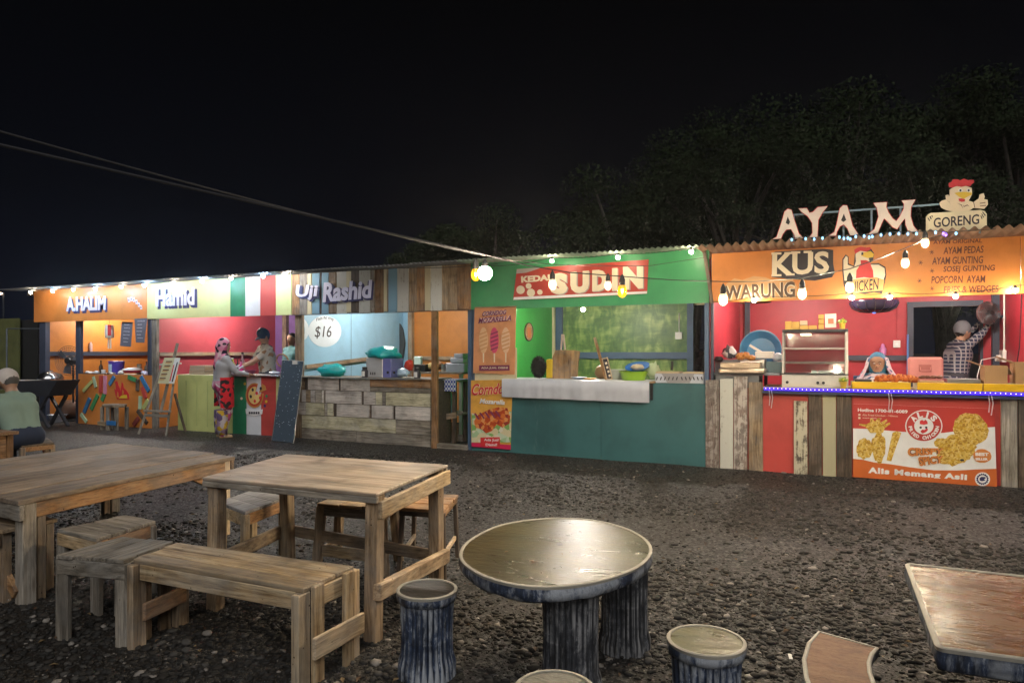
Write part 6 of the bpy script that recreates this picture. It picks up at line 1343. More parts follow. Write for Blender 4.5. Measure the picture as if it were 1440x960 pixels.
def fan_parts(t, c, r_, yaw, m_=None, nb=3):
    M = Matrix.Translation(tuple(c)) @ Matrix.Rotation(yaw, 4, 'Z') @ Matrix.Rotation(math.radians(90), 4, 'X')
    gm = plain('dark_grey_wire', (0.06, 0.065, 0.075), 0.4, 0.5); gs_ = []
    for rr in (1.0, 0.86, 0.72, 0.58, 0.44): gs_.append(tube([(r_*rr*math.cos(a), r_*rr*math.sin(a), 0.05*(1-rr)+0.0) for a in np.linspace(0, 2*math.pi, 25)], 0.0045, 4, False))
    for a in np.linspace(0, 2*math.pi, 36, endpoint=False): gs_.append(tube([(r_*0.15*math.cos(a), r_*0.15*math.sin(a), 0.05), (r_*math.cos(a), r_*math.sin(a), 0)], 0.0025, 3, False))
    mk('guard', xf(J(*gs_), M), gm, t)
    mk('motor', xf(lathe([(0.03, -0.14), (r_*0.32, -0.12), (r_*0.34, -0.04), (r_*0.2, 0.0), (r_*0.2, 0.055), (0.001, 0.06)], 18), M), G['black'], t, smooth=50)
    for k in range(nb):
        a = 2*math.pi*k/nb+0.4; P = []
        for (q, w_, tw) in ((0.15, -0.25, 0.012), (0.5, -0.42, 0.03), (0.9, -0.3, 0.03), (0.92, 0.25, -0.015), (0.5, 0.3, -0.02), (0.15, 0.22, -0.012)):
            an = a+w_; P.append((r_*q*math.cos(an), r_*q*math.sin(an), tw-0.01))
        mk('blade', xf(prism(P, (0, 0, 0.004)), M), m_ or plain('smoky_fan_blade', (0.12, 0.12, 0.14), 0.3), t)
fan_parts(fn, PY(97, 507, 9.1), 0.31, math.radians(20)); mk('stand', J(tube([PY(103, 512, 9.2), (PY(103, 512, 9.2)[0], 9.2, 0.03)], 0.02), lathe([(0.2, 0), (0.2, 0.02), (0.03, 0.05)], 20, (PY(103, 512, 9.2)[0], 9.2, 0.0))), G['black'], fn)
tag(mk('enamel_basin', lathe([(0.10, 0.0), (0.17, 0.14), (0.19, 0.15), (0.17, 0.14), (0.10, 0.02)], 20, tuple(PY(81, 592, 8.9)*np.array([1, 1, 0]))), plain('white_blue_enamel', (0.5, 0.52, 0.58), 0.3), smooth=50), 'white and blue basin on the ground behind the barbecue', 'basin')
tag(mk('round_jar', lathe([(0.14, 0), (0.24, 0.12), (0.26, 0.26), (0.2, 0.38), (0.12, 0.42)], 22, (PY(103, 580, 9.3)[0], 9.3, 0)), plain('brown_clay', (0.14, 0.07, 0.04), 0.6), smooth=60), 'large brown clay jar beside the left end of the flame counter', 'jar')
lp = thing('street_lamp', 'tiny distant street lamp glowing beyond the far left huts', 'street lamp', tuple(PD(5, 494, 60)*np.array([1, 1, 0])))
pp_ = PD(5, 413, 60); mk('pole', tube([(pp_[0], pp_[1], 0), (pp_[0], pp_[1], pp_[2]+0.1)], 0.07, 8), G['dsteel'], lp); mk('lamp_head', ball(tuple(pp_+np.array([0, -0.3, 0])), 0.16, 10, 6, (1.6, 1, 0.5)), glow('distant_lamp_glow', (1, 0.75, 0.5), 14), lp)
# -- stall 1 goods
zc1 = 0.996
def at(px, Y, z=0.0): return (fx(px, Y), Y, z)
def bottle(name, label, px, Y, z, r_, hgt, mat, cat='bottle', neck=0.35, capm=None, group=None, kind='bottle'):
    x = fx(px, Y); g = lathe([(r_, 0), (r_, hgt*0.55), (r_*neck, hgt*0.75), (r_*neck, hgt*0.95), (r_*neck*1.1, hgt)], 14, (x, Y, z))
    t = thing(name, label, cat, (x, Y, z), None, group); mk('body', g, mat, t, smooth=50)
    mk('cap', lathe([(r_*neck*1.25, hgt*0.93), (r_*neck*1.25, hgt*1.02)], 12, (x, Y, z)), capm or G['black'], t); return t
bottle('sauce_bottle', 'dark brown bottle on the flame counter', 142, Y0+0.22, zc1, 0.035, 0.27, plain('brown_glass', (0.05, 0.03, 0.015), 0.15))
def cup(name, label, px, Y, z, r_, hgt, mat, cat='cup', flare=1.15, inner=None):
    x = fx(px, Y); return tag(mk(name, lathe([(r_, 0), (r_*flare, hgt), (r_*flare*0.92, hgt), (r_*0.9, 0.01), (0.001, 0.01)], 20, (x, Y, z)), mat, smooth=50), label, cat)
cup('paper_cup', 'pale cup beside the brown bottle on the flame counter', 145.5, Y0+0.14, zc1, 0.035, 0.09, G['offw'])
bk = thing('bucket', 'violet-blue plastic tub with a white label on the flame counter', 'bucket', at(164, Y0+0.3, zc1))
xb_ = fx(164, Y0+0.3); vio = plain('violet_blue_plastic', (0.08, 0.05, 0.42), 0.35)
mk('body', lathe([(0.12, 0), (0.145, 0.24), (0.155, 0.245), (0.15, 0.26), (0.13, 0.255), (0.11, 0.02), (0.001, 0.02)], 24, (xb_, Y0+0.3, zc1)), vio, bk, smooth=50)
mk('label', ([(xb_+0.147*math.sin(a), Y0+0.3-0.147*math.cos(a), z) for z in (zc1+0.04, zc1+0.2) for a in np.linspace(-0.45, 0.35, 6)], [(i, i+1, i+7, i+6) for i in range(5)]), plain('pale_blue_label', (0.45, 0.6, 0.75)), bk)
pt_ = thing('plate', 'big white dish with crimson side on the flame counter', 'dish', at(186, Y0+0.2, zc1)); xq_ = fx(186, Y0+0.2)
mk('dish', lathe([(0.14, 0.03), (0.17, 0.07), (0.175, 0.075), (0.15, 0.085)], 26, (xq_, Y0+0.2, zc1+0.01)), plain('crimson_enamel', (0.45, 0.02, 0.08), 0.3), pt_, smooth=50); mk('cover', lathe([(0.18, 0.0), (0.17, 0.02), (0.08, 0.045), (0.001, 0.05)], 26, (xq_, Y0+0.2, zc1+0.09)), G['offw'], pt_, smooth=50)
bottle('condiment_jar', 'clear jar holding cutlery at the right end of the flame counter', 196, Y0+0.42, zc1, 0.05, 0.2, plain('greyish_glass', (0.3, 0.3, 0.25), 0.1), 'jar', 0.8)
bottle('condiment_bottle', 'grey bottle near the dark post on the flame counter', 206, Y0+0.4, zc1, 0.035, 0.25, plain('grey_glass', (0.12, 0.12, 0.12), 0.15))
for i, (px, m_, lab) in enumerate(((124, 'offw', 'left most pale wrapper'), (134, 'whiteprint', 'crumpled white wrapper before the brown bottle'), (156, 'steel', 'steel tray scrap under the violet tub'), (170, 'whiteprint', 'crumpled white bag between tub and dish'), (203, 'lilacprint', 'crumpled pale blue bag at the counter end'))):
    x = fx(px, Y0+0.12); g = noise_verts(ball((x, Y0+0.13, zc1+0.035), 0.07, 12, 8, (1.2, 0.8, 0.45)), 0.04, 12, i)
    tag(mk('crumpled_bag', g, G[m_]), lab+' on the flame counter' if 'counter' not in lab else lab, 'plastic bag')
tag(mk('serving_tray', cbox(fx(120, Y0+0.1), fx(150, Y0+0.1), Y0+0.05, Y0+0.35, zc1+0.001, zc1+0.02, 0.004), G['dsteel']), 'dark flat tray at the left end of the flame counter', 'tray')
xw = XB[0]+0.07
def wallY(px): return PX(px, 494, xw)[1]
tag(mk('spray_can', lathe([(0.035, 0), (0.035, 0.17), (0.015, 0.2), (0.015, 0.22)], 14, (XB[0]+0.045, wallY(128.5), 1.446)), plain('white_red_can', (0.5, 0.35, 0.35), 0.35), smooth=50), 'white and red can standing on the dark rail of the orange stall wall', 'can')
# hanging white and red lantern
pL = PY(154, 466, Y0+0.12); tL = thing('hanging_lantern', 'white and red cloth lantern with two tassels hanging under the orange fascia', 'lantern', tuple(pL))
mk('shade', noise_verts(lathe([(0.05, 0.13), (0.075, 0.12), (0.085, 0.0), (0.08, -0.12), (0.07, -0.13)], 18, tuple(pL)), 0.006, 8), G['offw'], tL, smooth=50)
mk('red_stripe', ([(pL[0]+0.088*math.sin(a), pL[1]-0.088*math.cos(a), z) for z in (pL[2]-0.08, pL[2]+0.13) for a in np.linspace(0.6, 1.3, 4)], [(i, i+1, i+5, i+4) for i in range(3)]), G['redprint'], tL)
for dx in (-0.03, 0.035): mk('tassel', tube([pL+np.array([dx, 0, -0.12]), pL+np.array([dx, 0, -0.34])], 0.013, 6), G['offw'], tL)
mk('cord', tube([pL+np.array([0, 0, 0.1]), pL+np.array([0, 0, 0.3])], 0.004, 4), G['black'], tL)
slate = plain('lilac_grey_slate', (0.13, 0.13, 0.17), 0.7)
for q, lab in ((((100+455/6.4, 380+462/6.4), (100+552/6.4, 380+465/6.4), (100+535/6.4, 380+688/6.4), (100+440/6.4, 380+680/6.4)), 'left chalk menu board tilted under the orange fascia'), (((100+570/6.4, 380+436/6.4), (100+682/6.4, 380+430/6.4), (100+655/6.4, 380+652/6.4), (100+582/6.4, 380+648/6.4)), 'right chalk menu board beside the dark post of the orange stall')):
    c_ = np.mean([PY(x, y, Y0-0.03) for x, y in q], 0); t = thing('chalkboard', lab, 'menu board', tuple(c_), None, 'chalk menu boards')
    Yc = Y0+0.04 if 'left' in lab else Y0-0.045
    mk('slate', slabY(list(q), Yc, 0.012), slate, t)
    for k in range(6):
        f0 = 0.12+k*0.14; a = (q[0][0]*(1-f0)+q[3][0]*f0, q[0][1]*(1-f0)+q[3][1]*f0); b = (q[1][0]*(1-f0)+q[2][0]*f0, q[1][1]*(1-f0)+q[2][1]*f0)
        s0, s1 = random.uniform(0.12, 0.3), random.uniform(0.6, 0.88); n_ = 6
        for j in range(n_):
            t0 = s0+(s1-s0)*j/n_; t1 = t0+(s1-s0)/n_*0.7; P_ = lambda t_, d: (a[0]+(b[0]-a[0])*t_, a[1]+(b[1]-a[1])*t_+d)
            mk('chalk_stroke', slabY([P_(t0, -0.8+random.uniform(-.4, .4)), P_(t1, -0.8), P_(t1, 0.3+random.uniform(-.3, .5)), P_(t0, 0.3)], Yc-0.003, 0.0025), plain('chalk_white', (0.4, 0.4, 0.45)), t)
# small six-sided stool in front of stall 1
cp = PY(161, 494, 8.45); t = thing('wooden_stool', 'small six-sided wooden stool with one blue stretcher before the flame counter', 'stool', (cp[0], 8.45, 0), None, gw)
hx = [(cp[0]+0.29*math.cos(a)*(1.0 if abs(math.cos(a)) > 0.9 else 1), 8.45+0.17*math.sin(a), 0.47) for a in np.linspace(0, 2*math.pi, 6, endpoint=False)]
mk('seat', cpr(hx, (0, 0, -0.05), 0.006), wgx, t)
for dx, dy in ((-0.20, -0.10), (0.20, -0.10), (-0.20, 0.10), (0.20, 0.10), (0.0, -0.13)): mk('leg', cbox(cp[0]+dx-0.035, cp[0]+dx+0.035, 8.45+dy-0.02, 8.45+dy+0.02, -0.02, 0.42, 0.004), wrz, t)
mk('stretcher', cbox(cp[0]-0.23, cp[0]-0.02, 8.45-0.175, 8.45-0.152, 0.08, 0.16, 0.003), wlx, t); mk('stretcher', cbox(cp[0]+0.02, cp[0]+0.26, 8.45-0.175, 8.45-0.152, 0.10, 0.18, 0.003), plain('cobalt_stretcher_paint', (0.03, 0.16, 0.42)), t)
# -- easel
def zE(x, y): return (x/6+190, y/6+460)
Ye = 8.35
ez = thing('easel', 'wooden easel between the orange and the striped stalls holding a menu card', 'easel', (fx(228, Ye), Ye, 0))
ft = lambda x, y, Y: tuple(PY(*zE(x, y), Y)); gz0 = lambda x, Y: (fx(x/6+190, Y), Y, 0.0)
ew = wd('r', 'Z')
mk('leg', beam(gz0(28, 8.15), ft(240, 300, 8.52), 0.03, 0.035), ew, ez); mk('leg', beam(gz0(262, 8.15), ft(330, 420, 8.5), 0.03, 0.035), ew, ez)
mk('mast', beam(ft(215, 720, 8.36), ft(358, 135, 8.56), 0.03, 0.05), ew, ez); mk('rear_leg', beam(ft(335, 560, 8.56), gz0(425, 8.95 if False else 8.75), 0.03, 0.035), wd('d', 'Z'), ez)
mk('crossbar', beam(ft(75, 705, 8.23), ft(300, 710, 8.23), 0.03, 0.035), wd('r', 'X'), ez); mk('crossbar', beam(ft(90, 742, 8.21), ft(280, 748, 8.21), 0.025, 0.05), wd('r', 'X'), ez)
mk('clip_bar', beam(ft(210, 315, 8.49), ft(388, 305, 8.49), 0.02, 0.03), G['offw'], ez)
mc_ = thing('menu_card', 'pale yellow printed menu card with ribbon stripes resting on the easel', 'menu', ft(290, 370, 8.44))
def card(pts, Y0_, Y1_, mat, name, off=0.0, th=0.004):
    P = []
    for x, y in pts:
        f = (y-255)/(480-255); Yv = Y0_*(1-f)+Y1_*f-off; P.append(Vector(PY(*zE(x, y), Yv)))
    A = sum(P[i].x*P[(i+1) % len(P)].z-P[(i+1) % len(P)].x*P[i].z for i in range(len(P)))
    if A < 0: P.reverse()
    return mk(name, prism(P, (0, th, 0)), mat, mc_)
card([(246,256),(382,258),(328,478),(190,474)], 8.47, 8.36, plain('pale_yellow_card', (0.62, 0.58, 0.36)), 'card')
card([(334,260),(380,260),(328,474),(283,470)], 8.47, 8.36, G['whiteprint'], 'ribbon', 0.003, 0.002)
card([(322,320),(332,310),(298,455),(288,455)], 8.47, 8.36, G['redprint'], 'ribbon', 0.005, 0.002); card([(350,300),(362,290),(318,460),(306,460)], 8.47, 8.36, G['ink'], 'ribbon', 0.005, 0.002)
for k in range(5):
    yy = 285+k*35; x0_ = 262-k*13.5
    card([(x0_, yy), (x0_+50, yy), (x0_+48, yy+9), (x0_-2, yy+9)], 8.47, 8.36, G['brownink'], 'print_line', 0.003, 0.002); card([(x0_-6, yy+14), (x0_+38, yy+14), (x0_+37, yy+19), (x0_-7, yy+19)], 8.47, 8.36, plain('orange_print', (0.6, 0.3, 0.08)), 'print_line', 0.003, 0.002)
# -- stall 2 goods
for k in range(3):
    x0_, x1_ = fx(269, Y0+0.15), fx(290, Y0+0.15); z0_ = 1.031+k*0.055
    tag(mk('pizza_box', cbox(x0_+0.01*k, x1_+0.01*k, Y0+0.1, Y0+0.42, z0_, z0_+0.05, 0.003), plain('printed_cardboard', (0.36, 0.28, 0.2), 0.7)), ['bottom', 'middle', 'top'][k]+' pizza box of the stack on the lime counter', 'box')
bottle('sauce_bottle', 'yellow-green squeeze bottle behind the woman at the striped counter', 327, Y0+0.45, 1.047, 0.055, 0.28, plain('acid_yellow_plastic', (0.5, 0.6, 0.05), 0.3), capm=G['offw'])
bottle('sauce_bottle', 'dark squeeze bottle on the striped counter', 334, Y0+0.5, 1.047, 0.03, 0.25, G['ink'])
bottle('sauce_bottle', 'magenta squeeze bottle on the striped counter', 339, Y0+0.45, 1.047, 0.035, 0.24, plain('magenta_plastic', (0.6, 0.05, 0.25), 0.3))
bottle('water_bottle', 'clear pinkish bottle at the back of the striped counter', 341, Y0+0.6, 1.047, 0.05, 0.38, plain('pinkish_clear_plastic', (0.5, 0.3, 0.36), 0.2))
x_ = fx(352, Y0+0.2); tag(mk('mixing_bowl', lathe([(0.05, 0), (0.1, 0.07), (0.105, 0.075), (0.09, 0.06), (0.001, 0.02)], 22, (x_, Y0+0.2, 1.047)), plain('rose_plastic', (0.5, 0.12, 0.22), 0.3), smooth=50), 'rose bowl under the gloved hands at the striped counter', 'bowl')
for k, (px, lab) in enumerate(((345, 'white parcel of dough left of the rose bowl'), (386, 'flat white packet at the right end of the striped counter'))):
    x_ = fx(px, Y0+0.2); tag(mk('food_parcel', noise_verts(ball((x_, Y0+0.2, 1.075), 0.09, 12, 8, (1.2, 0.9, 0.35)), 0.02, 14, k), plain('bluish_white_plastic', (0.55, 0.6, 0.7), 0.3), smooth='all'), lab, 'parcel')
rg = PY(397, 507, Y0-0.1); t = thing('sieve_ring', 'round wicker hoop leaning behind the mirror at the striped counter', 'hoop', tuple(rg))
mk('hoop', rotx(tube([(rg[0]+0.125*math.cos(a), rg[1], rg[2]+0.11*math.sin(a)) for a in np.linspace(0, 2*math.pi, 25)], 0.014, 6, False), 0.2, tuple(rg)), wd('o', 'X'), t)
# mirror
mr_ = thing('mirror', 'tall cracked speckled mirror leaning at the left corner of the plank counter', 'mirror', tuple(PY(405, 560, 8.6)))
mm, n, l, p = newmat('old_speckled_mirror'); co = coords(n, l); vv_ = n.new('ShaderNodeTexVoronoi'); vv_.inputs['Scale'].default_value = 22; l.new(co, vv_.inputs['Vector'])
dn = noise_tex(n, l, co, 5, 4); th_ = mixrgb(n, l, 0.5, vv_.outputs['Distance'], dn)
f = ramp(n, l, vv_.outputs['Distance'], [(0.09, (1,)*3), (0.14, (0,)*3)]); l.new(mixrgb(n, l, f, (0.26, 0.36, 0.48), (0.75, 0.75, 0.72)), p.inputs['Base Color'])
inv = n.new('ShaderNodeMath'); inv.operation = 'SUBTRACT'; inv.inputs[0].default_value = 0.78; l.new(f, inv.inputs[1]); l.new(inv.outputs[0], p.inputs['Metallic']); p.inputs['Roughness'].default_value = 0.12
P4 = [PY(397, 506, 8.70), PY(427, 508, 8.70), PY(412.5, 619, 8.32), PY(382, 616, 8.32)]
P4[2][2] = 0.01; P4[3][2] = 0.02
mk('glass', prism([tuple(p) for p in (P4[3], P4[2], P4[1], P4[0])], (0, 0.012, 0.004)), mm, mr_)
mk('paper_tag', prism([tuple(PY(x, y, 8.67)) for x, y in ((411,512),(418,512),(418,506.5),(411,506.5))], (0, 0.004, 0)), G['offw'], mr_)
mk('edge_strip', J(*[tube([P4[i]+np.array([0, 0.004, 0]), P4[(i+1) % 4]+np.array([0, 0.004, 0])], 0.007, 6) for i in range(4)]), G['steel'], mr_)
# -- stall 3 goods
tealb = plain('teal_plastic_bag', (0.01, 0.40, 0.42), 0.3, bump=0.8, sc=14)
def lump(name, label, px, py, Y, rx, rz_, mat, cat='bag', amp=0.05, seed=1, dy=0.7, n_=22):
    c_ = PY(px, py, Y); D = Y/(0.9087+0.4174*(px-720)/960)
    a, b = rx/960*D, rz_/960*D
    from mathutils import noise
    V = []; g = ball((0, 0, 0), 1, n_, n_//2)
    for v in g[0]:
        q = Vector(v); k_ = 1+noise.noise(q*2.2+Vector((seed, 0, 0)))*amp*6+noise.noise(q*6+Vector((0, seed, 0)))*amp*3
        V.append((c_[0]+q.x*a*k_, c_[1]+q.y*a*dy*k_, max(c_[2]+q.z*b*k_, c_[2]-b*0.95)))
    return tag(mk(name, (V, g[1]), mat, smooth='all'), label, cat)
lump('plastic_bag', 'crumpled teal plastic bag lying on the left of the plank counter', 467.5, 521, Y0+0.2, 21, 9.5, tealb, 'plastic bag', 0.05, 1)
bx = thing('steel_box', 'chrome-fronted box with violet side on the plank counter', 'box', tuple(PY(538, 515, Y0+0.25)))
z1_ = fz(530, 503, Y0+0.1); xa, xm, xb_ = fx(514.5, Y0+0.1), fx(538, Y0+0.1), fx(560, Y0+0.3)
mk('front', cbox(xa, xm, Y0+0.1, Y0+0.45, 1.037, z1_, 0.01), plain('wavy_chrome', (0.6, 0.6, 0.62), 0.3, 0.35, bump=1.0, sc=5), bx); mk('side', cbox(xm+0.002, xb_, Y0+0.1, Y0+0.45, 1.037, z1_-0.01, 0.006), plain('violet_blue_panel', (0.16, 0.17, 0.42), 0.35), bx)
for k in range(3): mk('knob', box(xa+0.09+k*0.04, xa+0.105+k*0.04, Y0+0.093, Y0+0.0995, 1.08, 1.12), G['black'], bx)
for k in range(2): mk('vent_mark', box(xm+0.08+k*0.12, xm+0.12+k*0.12, Y0+0.093, Y0+0.0995, 1.10, 1.14), G['ink'], bx)
lump('plastic_bag', 'teal plastic bag draped on top of the chrome-fronted box', 538, 497.5, Y0+0.25, 25, 10, tealb, 'plastic bag', 0.06, 5)
for px, lab in ((513, 'dark lidded jar with cream label left of the chrome-fronted box'), (586.5, 'dark lidded jar with cream label at the right end of the plank counter')):
    x_ = fx(px, Y0+0.08); t = thing('sauce_jar', lab, 'jar', (x_, Y0+0.08, 1.037), None, 'dark lidded jars on the plank counter')
    mk('body', lathe([(0.05, 0), (0.052, 0.11), (0.035, 0.13)], 18, (x_, Y0+0.08, 1.037)), G['ink'], t, smooth=50); mk('lid', lathe([(0.04, 0.131), (0.042, 0.165), (0.001, 0.17)], 16, (x_, Y0+0.08, 1.037)), G['black'], t, smooth=50)
    mk('label', ([(x_+0.0535*math.sin(a), Y0+0.08-0.0535*math.cos(a), z) for z in (1.055, 1.135) for a in np.linspace(-0.9, 0.6, 7)], [(i, i+1, i+8, i+7) for i in range(6)]), G['offw'], t)
lump('plastic_bag', 'clear bag of red sauce hanging over the plank counter', 575, 514, Y0+0.25, 7, 8, plain('glossy_red_plastic', (0.55, 0.05, 0.03), 0.25), 'plastic bag', 0.05, 3)
lump('plastic_bag', 'pale blue bag between the box and the right dark jar', 567, 524, Y0+0.2, 9, 6, plain('pale_blue_plastic', (0.45, 0.6, 0.75), 0.3), 'plastic bag', 0.05, 4)
# coat
ct = [(550,440),(558,436),(560,452),(566,462),(568.5,480),(566,503),(560,500),(555,504),(549,500),(548.5,470)]
tag(mk('hanging_coat', noise_verts(slabY(ct, YB-0.12, 0.06), 0.03, 4, 2), plain('dark_grey_coat_cloth', (0.05, 0.06, 0.07), 0.85), smooth=50), 'dark grey coat hanging on the blue wall of the plank stall', 'coat')
# back kitchen of stall 3
kt = thing('kitchen_table', 'pale green framed table at the back right of the plank stall', 'table', (fx(625, 10.6), 10.6, 0))
zk = fz(640, 523, 10.6); xk0, xk1 = fx(590, 10.6), fx(659, 10.6)
mint = plain('pale_mint_paint', (0.35, 0.45, 0.38), 0.5)
mk('tabletop', cbox(xk0, xk1, 10.4, 11.1, zk-0.03, zk, 0.004), wrx, kt)
for x, y in ((xk1-0.1, 10.43), (xk0+0.05, 10.43), (xk1-0.1, 11.05), (xk0+0.05, 11.05)): mk('leg', box(x, x+0.06, y, y+0.05, 0, zk-0.031), mint, kt)
mk('shelf', cbox(xk0+0.03, xk1-0.03, 10.43, 11.05, 0.33, 0.36, 0.003), mint, kt)
tag(mk('steel_pot', lathe([(0.10, 0), (0.11, 0.02), (0.11, 0.14), (0.12, 0.145), (0.10, 0.14), (0.095, 0.01), (0.001, 0.01)], 22, (fx(629, 10.6), 10.6, zk+0.001)), G['steel'], smooth=50), 'steel pot on the mint framed table', 'pot')
tag(mk('storage_crate', cbox(fx(586, 10.55), fx(602, 10.55), 10.45, 10.75, zk+0.001, fz(590, 512, 10.55), 0.006), G['black']), 'black crate on the left of the mint framed table', 'crate')
for k, (a, b, y0_, y1_) in enumerate(((634,660,510,521),(640,660,503,510),(645,661,496.5,503))): tag(mk('plastic_tub', cbox(fx(a, 10.6), fx(b, 10.6)-0.02*k, 10.42, 10.75, fz(650, y1_, 10.6) if k else zk+0.001, fz(650, y0_, 10.6)-0.003, 0.012), plain('cloudy_lilac_plastic', (0.45, 0.48, 0.6), 0.35)), ['bottom', 'middle', 'top'][k]+' cloudy plastic tub of the stack on the mint framed table', 'tub')
lump('plastic_bag', 'yellowish cloth bundle beside the black crate on the back table', 607, 515, 10.6, 8, 5, plain('ochre_cloth', (0.4, 0.3, 0.12), 0.8), 'bundle', 0.05, 7)
lump('plastic_bag', 'brown food bundle left of the steel pot on the back table', 616, 514, 10.7, 9, 6, plain('brown_bundle_cloth', (0.2, 0.1, 0.05), 0.8), 'bundle', 0.05, 8)
tag(mk('cleaning_cloth', cbox(fx(582, 10.5), fx(592, 10.5), 10.5, 10.56, zk+0.001, fz(590, 501, 10.5), 0.01), plain('pale_aqua_cloth', (0.45, 0.6, 0.58), 0.8)), 'pale aqua box standing at the left end of the back table', 'box')
ck, n, l, p = newmat('blue_white_checked_oilcloth'); co = coords(n, l, (1, 1, 1), False, (0, 0, math.radians(45))); chn = n.new('ShaderNodeTexChecker'); chn.inputs['Scale'].default_value = 28; l.new(co, chn.inputs['Vector'])
chn.inputs['Color1'].default_value = (0.6, 0.64, 0.7, 1); chn.inputs['Color2'].default_value = (0.02, 0.05, 0.32, 1); l.new(chn.outputs[0], p.inputs['Base Color']); p.inputs['Roughness'].default_value = 0.35
sx0, sx1 = fx(612, 9.35), fx(643, 9.35)
stt = thing('side_table', 'brown wooden side table inside the doorway of the plank stall', 'table', (fx(628, 9.4), 9.4, 0))
mk('tabletop', cbox(sx0, sx1, 9.3, 9.75, 0.97, 1.0, 0.004), wgx, stt)
for x, y in ((sx1-0.08, 9.33), (sx0+0.02, 9.33), (sx1-0.08, 9.68), (sx0+0.02, 9.68)): mk('leg', box(x, x+0.06, y, y+0.05, 0, 0.969), wd('d', 'Z'), stt)
mk('stretcher', beam((sx0, 9.32, 0.38), (sx1, 9.32, 0.46), 0.02, 0.09), wgx, stt)
tag(mk('checked_cloth', noise_verts(J(box(sx0-0.02, sx1+0.03, 9.26, 9.8, 1.003, 1.009), box(sx0-0.02, sx1+0.03, 9.253, 9.259, 0.83, 1.004), box(sx0-0.02, sx0+0.09, 9.245, 9.251, 0.55, 0.85)), 0.006, 5), ck), 'blue and white checked oilcloth over the side table', 'tablecloth')
tag(mk('water_jug', lathe([(0.1, 0), (0.11, 0.03), (0.11, 0.2), (0.04, 0.28), (0.04, 0.32)], 18, (fx(634, 9.7), 9.65, 0.47)), plain('pale_blue_clear_plastic', (0.4, 0.55, 0.75), 0.2), smooth=50), 'pale blue water jug under the side table', 'jug')
tag(mk('storage_board', cbox(sx0+0.05, sx1, 9.5, 9.85, 0.44, 0.469, 0.003), wrx), 'grey shelf board under the side table', 'board')
lump('plastic_bag', 'teal bag stuffed under the checked side table', 621, 553, 9.6, 9, 9, tealb, 'plastic bag', 0.05, 9)
# -- stall 4 goods
cl = plain('white_vinyl_sheet', (0.50, 0.52, 0.58), 0.35, bump=0.6, sc=9)
xa, xb_ = fx(706, Y0-0.08), fx(913, Y0-0.08); zt_ = 1.060
V = []; nxx = 60
for i in range(nxx+1):
    x = xa+(xb_-xa)*i/nxx; w_ = 0.030*mnoise.noise(Vector((i*0.16, 3, 0)))+0.012*mnoise.noise(Vector((i*0.6, 9, 0)))
    for y, z in ((Y0+0.55, zt_), (Y0-0.06, zt_+0.001), (Y0-0.085+w_*0.3, zt_-0.01), (Y0-0.09+w_, zt_-0.13), (Y0-0.085+w_*1.6, zt_-0.255-0.02*i/nxx)): V.append((x, y, z))
Fc = [(i*5+j, i*5+j+1, (i+1)*5+j+1, (i+1)*5+j) for i in range(nxx) for j in range(4)]
tag(mk('vinyl_cloth', (V, [tuple(reversed(f)) for f in Fc]), cl, smooth='all'), 'long white vinyl sheet hanging over the teal counter edge', 'tablecloth')
tag(mk('trestle_board', cbox(xa-0.01, xb_+0.06, Y0-0.055, Y0+0.6, 1.037, 1.056, 0.003), wlx), 'pine board under the white vinyl sheet on the teal counter', 'board')
tag(mk('black_strap', cbox(fx(914, Y0-0.03), fx(918, Y0-0.03), Y0-0.03, Y0-0.015, 0.82, 1.036, 0.002), G['black']), 'black strap hanging at the right end of the white vinyl sheet', 'strap')
t = thing('pom_mop', 'black fluffy pom bundle standing at the left of the teal counter', 'mop', tuple(PY(757, 517, Y0+0.3)))
c_ = PY(757.5, 516, Y0+0.3); r2 = np.random.default_rng(4); V = []; Fc = []
for i in range(2600):
    d = r2.normal(size=3); d /= np.linalg.norm(d); b0 = c_+d*np.array([0.085, 0.085, 0.135]); b1 = c_+d*np.array([0.12, 0.11, 0.165])*r2.uniform(0.92, 1.06)+r2.normal(size=3)*0.01; w_ = r2.normal(size=3)*0.004
    n0 = len(V); V += [tuple(b0-w_), tuple(b0+w_), tuple(b1)]; Fc.append((n0, n0+1, n0+2))
mk('tufts', (V, Fc), plain('black_fluff', (0.01, 0.01, 0.01), 0.9), t, kind='stuff'); mk('core', ball(tuple(c_), 0.1, 16, 10, (1, 1, 1.5)), plain('black_fluff', (0.01, 0.01, 0.01), 0.9), t, smooth='all')
tag(mk('yellow_cloth', noise_verts(cbox(fx(768, Y0+0.35), fx(776, Y0+0.35), Y0+0.35, Y0+0.42, 1.062, 1.34, 0.01), 0.012, 9), plain('bright_yellow_cloth', (0.6, 0.42, 0.02), 0.7)), 'bright yellow cloth wedged behind the black pom bundle', 'cloth')
cbd = thing('chopping_board', 'large brown round-shouldered board leaning on the teal counter', 'chopping board', tuple(PY(793, 512, Y0+0.4)))
def z4(x, y): return (x/5.538+735, y/5.538+440)
mk('board', slabtri([z4(*p) for p in ((205,515),(215,430),(230,350),(255,290),(300,288),(400,290),(443,296),(430,400),(425,515))], Y0+0.38, 0.025), wood('tan_hardboard', ((0.25, 0.13, 0.05), (0.38, 0.21, 0.09), (0.46, 0.28, 0.13)), 'Z', fine=0.3), cbd)
mk('board_edge', slabtri([z4(*p) for p in ((378,515),(395,400),(402,294),(443,298),(430,400),(425,515))], Y0+0.374, 0.005), wood('paler_hardboard', ((0.30, 0.18, 0.08), (0.45, 0.28, 0.14), (0.52, 0.34, 0.18)), 'Z', fine=0.3), cbd)
